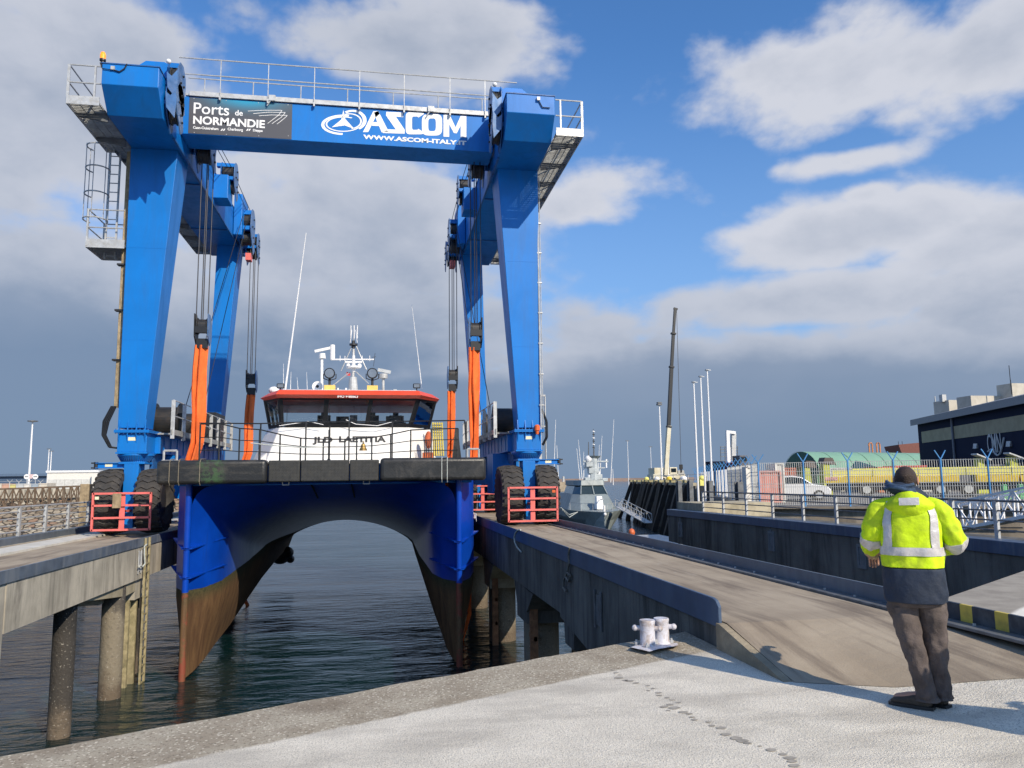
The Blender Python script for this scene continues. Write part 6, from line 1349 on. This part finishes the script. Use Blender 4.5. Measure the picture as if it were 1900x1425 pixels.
# ---------------- grey patrol ship
NV=73.; nb=P(1123,975,v=NV); NU=nb.x
nav=thing('patrol_ship','small grey naval patrol ship with antennas moored bow towards the camera','ship',(NU,NV,WZ))
rings=[]
def nsec(v,w,zt_,fl=.75):
    cu=NU+(v-NV)*.13
    return [(cu-w,v,zt_),(cu-w*fl-.02,v,-2.4),(cu-w*.45,v,-3.5),(cu+w*.45,v,-3.5),(cu+w*fl+.02,v,-2.4),(cu+w,v,zt_)]
q=MB(); q.loft([nsec(73,.06,-1.55),nsec(74.2,1.15,-1.52,.6),nsec(76,2.1,-1.5,.7),nsec(79,2.9,-1.5,.82),nsec(84,3.1,-1.5,.9),nsec(104,3.0,-1.6,.92)]); q.build('hull',grey_n,nav)
def nb_(rs,nm,m,par=None,bev=.03): q=MB(); q.loft(rs); return q.build(nm,m,par or nav,bevel=bev)
def nring(v0,v1,w0,w1,z,ch=.6,dx=0):
    c0=NU+(v0-NV)*.13+dx; c1=NU+(v1-NV)*.13+dx
    return [(c0-w0,v0,z),(c0+w0,v0,z),(c0+w1,v0+ch,z),(c1+w1,v1,z),(c1-w1,v1,z),(c0-w1,v0+ch,z)]
dh=nb_([nring(78,98,1.75,2.65,-1.5,2.0),nring(80.2,98,1.5,2.0,.05,1.6)],'deckhouse',grey_n)
brg=nb_([nring(80.2,92,1.45,1.95,.055,1.6),nring(80.9,92,1.2,1.6,.98,1.4),],'bridge_windows',mat('ship_glass',(.02,.035,.04),.1,spec=.8),dh)
nb_([nring(80.75,92,1.28,1.75,.98,1.4),nring(80.95,92,1.22,1.7,1.55,1.4)],'bridge_top',grey_n,dh)
for s_ in (-1,0.0,1):
    c0=NU+7.5*.13-.0; s_=s_*1.0; q=MB(); q.bar((c0+s_*1.45,80.12,.05),(c0+s_*1.2,80.85,.98),.10); q.build('mullion',grey_n,dh)
q=MB(); q.loft([[(NU+.35,77.0,-1.45),(NU+1.15,77.0,-1.45),(NU+1.15,78.1,-1.45),(NU+.35,78.1,-1.45)],[(NU+.45,77.4,-.1),(NU+1.05,77.4,-.1),(NU+1.05,78.0,-.1),(NU+.45,78.0,-.1)]]); gn=q.build('gun_mount',whitec,nav,bevel=.08); q=MB(); q.tube((NU+.7,77.3,-.5),(NU+.6,75.6,-.35),.05,n=6); q.build('gun_barrel',galv,gn)
def np_(x,y,dv=11): return tuple(P(x,y,v=NV+dv))
q=MB(); q.tube(np_(1101,895),np_(1101,850),.62,.45,n=8); ms=q.build('mast_tower',mat('ship_light',(.42,.46,.47),.5,var=.15,vs=3),nav)
q=MB(); q.bar(np_(1082,856),np_(1128,856),.25,.15); q.bar(np_(1084,868),np_(1122,868),.2,.12); q.build('yard',ms.data.materials[0],ms)
q=MB(); q.tube(np_(1103,853),np_(1103,846),.25,.75,n=12); q.build('crow_platform',grey_n,ms)
for (x0_,x1_,y0_,y1_) in ((1088,1100,858,866),(1093,1112,868,878),(1106,1118,880,890),(1086,1096,886,893),(1118,1128,887,893)):
    a=P(x0_,y0_,v=NV+10.5); b=P(x1_,y1_,v=NV+10.5); q=MB(); q.box(a.x,b.x,a.y,a.y+.8,b.z,a.z); q.build('equipment_box',ms.data.materials[0],ms,bevel=.04)
for (x,y,r) in ((1092,852,.42),(1098,873,.35),(1107,878,.38),(1094,884,.32)):
    q=MB(); q.ell(np_(x,y),r); q.build('radome',whitec,ms)
q=MB(); q.tube(np_(1102,848),np_(1101,796),.09,.04,n=6); q.build('pole_mast',galv_dk,ms)
q=MB(); q.tube(np_(1092,850),np_(1092,820),.07,.04,n=6); q.build('pole_mast',galv_dk,ms)
for k in range(6): q=MB(); q.bar(np_(1099.5,800+k*6),np_(1103.5,801+k*6),.12,.1); q.build('aerial_array',blackp if k%2 else whitec,ms)
q=MB(); q.bar(np_(1125,868),np_(1125,852),.14); q.build('lamp_box',whitec,ms)
for (xb,yb,xt,yt) in ((1076,890,1070,832),(1080,890,1073,816),(1113,885,1117,808),(1133,895,1139,778),(1110,880,1112,825),(1083,890,1083,838),(1138,900,1137,870)):
    q=MB(); q.tube(np_(xb,yb),np_(xt,yt),.05,.02,n=5); q.build('whip_antenna',whitec,nav)
for (xb,yb,xt,yt) in ((1026,900,1031,779),(1036,905,1033,826)):
    q=MB(); q.tube(np_(xb+1,yb,30),np_(xt,yt,30),.06,.03,n=5); q.build('whip_antenna',whitec,nav)
for s_ in (-1,1):
    q=MB(); pts=[]
    for vv,w_ in ((73.3,.3),(74.2,1.0),(76,1.95),(79,2.75)): pts.append((NU+(vv-NV)*.13+s_*w_,vv,-.75))
    q.path(pts,.02,n=4); 
    for p in pts: q.tube(p,(p[0],p[1],-1.5),.02,n=4)
    q.build('bow_rail',galv,nav)
q=MB(); q.tube((NU,73.2,-1.5),(NU,73.2,-.9),.12,n=8); q.ell((NU+.0,72.95,-1.75),.16); q.build('fairlead',whitec,nav)
for x in (1084,1154):
    a=P(x,958,v=75.0); q=MB(); q.box(a.x-.12,a.x+.12,74.9,74.95,a.z-.2,a.z+.2); 
for s_ in (-1,1):
    a=V((NU+s_*1.6,74.85,-2.0)); q=MB(); put_text(q,'18',tuple(a),.0,width=.3) if False else None
for i,(a_,b_) in enumerate((((1049,957),(1060,966)),((1042,945),(1070,955)))):
    q=MB(); p0=P(*a_,v=60); p1=P(NU and 1100,960,v=75); q.path([tuple(P(1041+i*3,942+i*4,v=62)),tuple(P(1056,955+i*5,v=67)),tuple(P(1072,950,v=75.8))],.035,n=5); tag(q.build('mooring_rope',rope_m),['upper','lower'][i]+' slack pale mooring rope off the left side of the grey ship bow','rope')
# gangway from ship to jetty
def truss(name,label,a,b,h,wd,n,m,r=.03,cat='gangway'):
    a=V(a);b=V(b); d=(b-a); L_=d.length; d.normalize(); s_=d.cross(V((0,0,1))).normalized(); t=thing(name,label,cat,tuple(a))
    for o_ in (-wd/2,wd/2):
        q=MB(); q.bar(a+s_*o_,b+s_*o_,r*2.6,r*3.2); q.build('bottom_chord',m,t); q=MB(); q.bar(a+s_*o_+V((0,0,h)),b+s_*o_+V((0,0,h)),r*2.4,r*2.4); q.build('top_chord',m,t)
        for k in range(n+1):
            p=a+d*(L_*k/n)+s_*o_; q=MB(); q.bar(p,p+V((0,0,h)),r*1.6); 
            if k<n: p2=a+d*(L_*(k+1)/n)+s_*o_; q.bar(p+V((0,0,h if k%2 else 0)),p2+V((0,0,0 if k%2 else h)),r*1.5)
            q.build('web',m,t)
    q=MB(); q.bar(a+V((0,0,-.02)),b+V((0,0,-.02)),wd,.06); q.build('walkway',m,t); return t
truss('gangway','white railed gangway sloping from the grey ship down to the dark jetty',P(1148,940,v=73),P(1203,970,v=66),.75,.7,6,galv,.022)
q=P(1205,995,v=50)
t=thing('work_pontoon','low grey floating pontoon at the foot of the gangway beyond the pier','pontoon',(q.x,50,WZ)); w=MB(); w.box(q.x-.6,q.x+3.6,49,58,WZ-.3,WZ+.55); w.build('float',galv_dk,t,bevel=.05); w=MB(); w.box(q.x-.6,q.x+3.6,48.95,58,WZ+.552,WZ+.62); w.build('deck',galv,t)
q=P(1172,988,v=62); tag(MB().ell((q.x,62,q.z),(.28,.28,.33)).build('buoy',mat('buoy_orange',(.6,.14,.05),.5),smooth=True),'orange buoy fender floating beside the bow of the grey ship','buoy')
q=P(1337,1019,u=12.6); tag(MB().ell((q.x,q.y,q.z),(.16,.16,.2)).build('buoy',mat('buoy_red',(.62,.05,.06),.5),smooth=True),'red buoy seen through the gap under the far dark pier','buoy')
# truss gangway on the right
truss('gangway','white aluminium truss gangway rising to the right behind the railing beside the man',P(1770,985,v=26),P(1960,950,v=22.5),.95,1.1,7,whitec,.035)
q=P(1520,1052,v=17.5); t=thing('floating_deck','white slatted floating deck glimpsed beneath the far dark pier','pontoon',(q.x,19,WZ))
for k in range(6):
    w=MB(); w.box(q.x-1.5,q.x+1.8,17.2+k*.55,17.5+k*.55,-2.35,-2.28); w.build('slat',whitec,t)
w=MB(); w.box(q.x-1.4,q.x-1.2,17,20.6,-3.4,-2.36); w.box(q.x+1.5,q.x+1.7,17,20.6,-3.4,-2.36); w.build('float',galv_dk,t)
# four dark steel guide piles past the end of the far pier
for i,(x0_,x1_,yt) in enumerate(((1258,1265,892),(1279,1286,891),(1315.5,1323,892),(1369,1379,894))):
    v=[40,37,33.5,31.5][i]; a=P(x0_,yt,v=v); b=P(x1_,yt,v=v); t=tag(MB().prism([(a.x,v),(b.x,v),(b.x,v+.05),((a.x+b.x)/2+.03,v+.05),((a.x+b.x)/2+.03,v+.3),(b.x,v+.3),(b.x,v+.35),(a.x,v+.35),(a.x,v+.3),((a.x+b.x)/2-.03,v+.3),((a.x+b.x)/2-.03,v+.05),(a.x,v+.05)],'z',-5,a.z).build('guide_pile',galv_dk),['farthest','second farthest','third farthest','nearest'][i]+' of the four grey steel guide piles beyond the railing','pile')
# white knuckle crane and scaffold in the yard
v=92; t=thing('white_loader_crane','white folded loader crane standing behind the containers','crane',(P(1352,880,v=v).x,v,.2))
q=MB(); q.bar(c2:=tuple(P(1352,880,v=v)),tuple(P(1349.5,802,v=v)),.42,.42,up=(0,1,0)); q.build('column',whitec,t)
q=MB(); q.bar(tuple(P(1347,801,v=v)),tuple(P(1364,803,v=v)),.35,.35); q.build('head',whitec,t)
q=MB(); q.bar(tuple(P(1361,804,v=v+.3)),tuple(P(1360,868,v=v+.3)),.55,.45,up=(0,1,0)); q.build('folded_arm',galv,t)
q=MB(); q.tube(tuple(P(1355,830,v=v)),tuple(P(1355,866,v=v)),.09,n=6); q.build('cylinder',galv,t)
q=MB(); a=P(1345,858,v=v-1); b=P(1372,884,v=v-1); q.box(a.x,b.x,v-1,v+1,.2,a.z); q.build('truck_body',mat('truck_maroon',(.18,.04,.07),.5),t,bevel=.05)
v=96; t=thing('scaffold_tower','grey scaffold tower behind the white folded crane','scaffold',(P(1353,880,v=v).x,v,.2)); 
for x in (1337,1345,1359,1368): q=MB(); q.tube((P(x,880,v=v).x,v,.2),(P(x,828,v=v).x,v,P(x,828,v=v).z),.05,n=5); q.build('standard',galv_dk,t)
for y in (829,834,840,847,855): q=MB(); q.tube(tuple(P(1336,y,v=v)),tuple(P(1369,y,v=v)),.04,n=5); q.build('ledger',galv_dk,t)
for (x0_,x1_,y0_,v,m,lab) in ((1320,1345,856,88,'shed_navy','dark blue machine box left of the white folded crane'),(1372,1387,845,88,'goods_black','black machine cab right of the white folded crane')):
    a=P(x0_,y0_,v=v); b=P(x1_,y0_,v=v); t=thing('machine_box',lab,'machinery',(a.x,v,.2)); q=MB(); q.box(a.x,b.x,v,v+2,.2,a.z); q.build('body',MT[m],t,bevel=.05); q=MB(); q.box(a.x+.15,b.x-.15,v-.02,v-.0,a.z-.7,a.z-.2); q.build('window',glass,t)
# ================================================================ BACKGROUND LEFT
def rock_mat():
    m=bpy.data.materials.new('rock_armour'); m.use_nodes=True; nt=m.node_tree; g=NG(nt); b=nt.nodes['Principled BSDF']; co=g.n('ShaderNodeTexCoord').outputs['Object']
    vo=g.n('ShaderNodeTexVoronoi'); g.l(g.mapping(co,scale=(.9,.9,1.5)),vo.inputs[0]); vo.inputs['Scale'].default_value=1.5; vf=g.n('ShaderNodeTexVoronoi',feature='DISTANCE_TO_EDGE'); g.l(g.mapping(co,scale=(.9,.9,1.5)),vf.inputs[0]); vf.inputs['Scale'].default_value=1.5
    sp=g.n('ShaderNodeSeparateColor'); g.l(vo.outputs['Color'],sp.inputs[0]); c=g.mix(sp.outputs[0],(.20,.15,.10),(.42,.37,.28)); c=g.mix(g.ramp(sp.outputs[1],.8,.85),c,(.27,.17,.11)); c=g.mix(g.ramp(vf.outputs[0],.14,.03),c,(.035,.028,.02)); g.l(c,b.inputs['Base Color']); b.inputs['Roughness'].default_value=.9; return m
q=MB(); nx=240; nz=24; vs_=[]; 
for i in range(nx+1):
    for j in range(nz+1):
        u=-78+i*.245; tt=j/nz; nz_=noise.noise(V((u*.9,tt*5,0)))+.9*noise.noise(V((u*2.4,tt*14,3))); vs_.append((u,88+tt*9+.5*nz_,-3.6+tt*3.9+.35*nz_))
q.add(vs_,[(i*(nz+1)+j,(i+1)*(nz+1)+j,(i+1)*(nz+1)+j+1,i*(nz+1)+j+1) for i in range(nx) for j in range(nz)])
tag(q.build('rock_armour',rock_mat()),'slope of big brown and grey armour stones on the left shore','rocks',kind='stuff')
q=MB(); q.prism([(-400,96.5),(-19,96.5),(-22,140),(-60,420),(-400,420)],'z',-4,.55); tag(q.build('far_quay',mat('far_quay_concrete',(.30,.28,.24),.9,var=.15,vs=.2)),kind='structure')
q=MB(); q.box(-120,-19.3,96.2,96.6,.3,1.3); wl=tag(q.build('parapet_wall',conc),'pale low parapet wall on top of the rock slope at the left','wall')
truss('footbridge','weathered brown steel truss footbridge crossing in front of the rock slope',P(-60,944,v=60),P(186,931,v=66),1.28,1.5,18,mat('bridge_brown',(.13,.09,.06),.8,var=.3),.045,'footbridge')
for x_,yt,lab,r in ((160,898,'thick',.26),(167,898,'thin dark',.13)):
    a=P(x_,yt,v=52); tag(MB().bar((a.x,52,-5),(a.x,52,a.z),r*2,r*2).build('timber_pile',wood if r>.2 else tb,bevel=.02),lab+' upright timber pile in front of the footbridge at the left','pile')
sm=mat('shed_white',(.70,.68,.63),.5,var=.04)
a=P(88,877,v=150); b=P(181,877,v=150); t=thing('white_shed','long low white shed on the left shore behind the footbridge','shed',(a.x,150,.55)); q=MB(); q.box(a.x,b.x,150,165,.5,a.z); q.build('wall',sm,t)
q=MB(); q.box(a.x-.2,b.x+.2,149.8,165.2,a.z,a.z+.35); q.build('roof',whitec,t)
for k in range(6): x=a.x+(b.x-a.x)*(k+.15)/6; q=MB(); q.box(x,x+1.35,149.93,149.99,.6,a.z-1.2); q.build('panel',mat('panel_grey',(.55,.55,.53),.5),t)
a=P(171,877,v=149); b=P(190,877,v=149); q=MB(); q.box(a.x,b.x,148.9,149.2,.5,a.z-.1); q.build('end_bay',sm,t); 
a=P(-60,881,v=260); b=P(90,878,v=260); t=thing('warehouse','low slate blue warehouse on the far left skyline','warehouse',(a.x,260,.5)); q=MB(); q.box(a.x,b.x,260,300,.4,a.z-.6); q.build('wall',mat('warehouse_blue',(.06,.10,.17),.6),t); q=MB(); q.prism([(a.x-1,a.z-.6),(b.x+1,a.z-.6),(b.x-1,a.z+.15),(a.x+1,a.z+.15)],'y',259,301); q.build('roof',mat('warehouse_roof',(.09,.14,.22),.6),t)
t=thing('no_entry_signs','pair of round white signs with dark bars on a low board at the far left','sign',(P(58,888,v=120).x,120,.5))
for x_ in (50,66):
    a=P(x_,884.5,v=120); q=MB(); q.tube((a.x,119.9,a.z),(a.x,119.98,a.z),.36,n=20); d_=q.build('sign_disc',whitec,t); q=MB(); q.box(a.x-.22,a.x+.22,119.87,119.9,a.z-.05,a.z+.05); q.build('bar',blackp,d_); q=MB(); q.tube((a.x,120.05,.5),(a.x,120.05,a.z),.05,n=6); q.build('post',galv,t)
q=MB(); a=P(58,884,v=120.1); q.box(a.x-.35,a.x+.35,120.1,120.15,a.z-.3,a.z+.3); q.build('board',mat('board_pink',(.6,.45,.45),.6),t)
# row of pale crates/containers along the left shore
rs_=random.Random(11); cc=[((.55,.5,.42),'cream'),((.5,.3,.22),'salmon'),((.55,.5,.2),'dull yellow'),((.45,.47,.48),'grey'),((.62,.6,.56),'off white'),((.3,.36,.42),'blue grey')]
x=-12
wh_=['at the very edge of the picture','second from the picture edge','under the pair of round signs, left','under the pair of round signs, middle','under the pair of round signs, right','between the signs and the white shed','last before the white shed']
for i in range(7):
    wpx=[16,14,12,15,13,14,16][i]; a=P(x,896+rs_.random()*3,v=118); b=P(x+wpx-1,900,v=118); c0=cc[i%6]; m=mat('shore_'+c0[1].replace(' ','_'),c0[0],.6,var=.15,vs=1)
    t=thing('storage_container',c0[1]+' container on the left shore '+wh_[i],'container',(a.x,118,.55)); q=MB(); q.box(a.x,b.x,118,121,.5,a.z); q.build('body',m,t); q=MB(); q.box(a.x-.03,b.x+.03,117.95,118.0,a.z-.15,a.z); q.box(a.x-.03,b.x+.03,117.95,118.0,.55,.7); q.build('rail',m,t); x+=wpx
ff=thing('mesh_fence','thin pale fence with forked posts on the left shore in front of the containers','fence',(P(40,905,v=112).x,112,.55))
for x_ in (-6,18,35,55,75):
    a=P(x_,895,v=112); q=MB(); q.tube((a.x,112,.5),(a.x,112,a.z),.05,n=5); q.bar((a.x,112,a.z),(a.x-.35,112,a.z+.35),.05); q.bar((a.x,112,a.z),(a.x+.35,112,a.z+.35),.05); q.build('post',galv,ff)
for z_ in (.9,1.4,1.9,2.3):
    q=MB(); q.tube((P(-20,900,v=112).x,112,z_),(P(88,900,v=112).x,112,z_),.02,n=4); q.build('wire',galv,ff)
# ---------------- breakwater, fort, skyline
t=thing('breakwater','long low stone breakwater on the sea horizon','breakwater',(0,1500,WZ)); bm2=mat('breakwater_stone',(.20,.15,.13),.9,var=.2,vs=.02)
q=MB(); q.prism([(1500,WZ),(1503,3.0),(1512,3.0),(1516,WZ)],'x',-900,900); q.build('mole',bm2,t); q=MB(); q.box(200,206,1501,1507,3,7.5); q.build('beacon_hut',bm2,t)
a=P(1036,893,v=330); b=P(1066,893,v=330); t=thing('harbour_fort','small stone pier head with a stub tower on the water left of the grey ship','pier head',(a.x,330,WZ)); fm2=mat('fort_stone',(.36,.30,.22),.9,var=.2,vs=.3)
q=MB(); q.box(a.x,b.x-1,330,345,WZ,-.4); q.build('base',fm2,t); q=MB(); q.box(a.x-1.5,b.x-2.5,332,344,-.4,.6); q.build('parapet',fm2,t); a=P(1047,884,v=332); q=MB(); q.tube((a.x,334,.6),(a.x,334,a.z),.6,n=10); q.build('tower',galv,t)
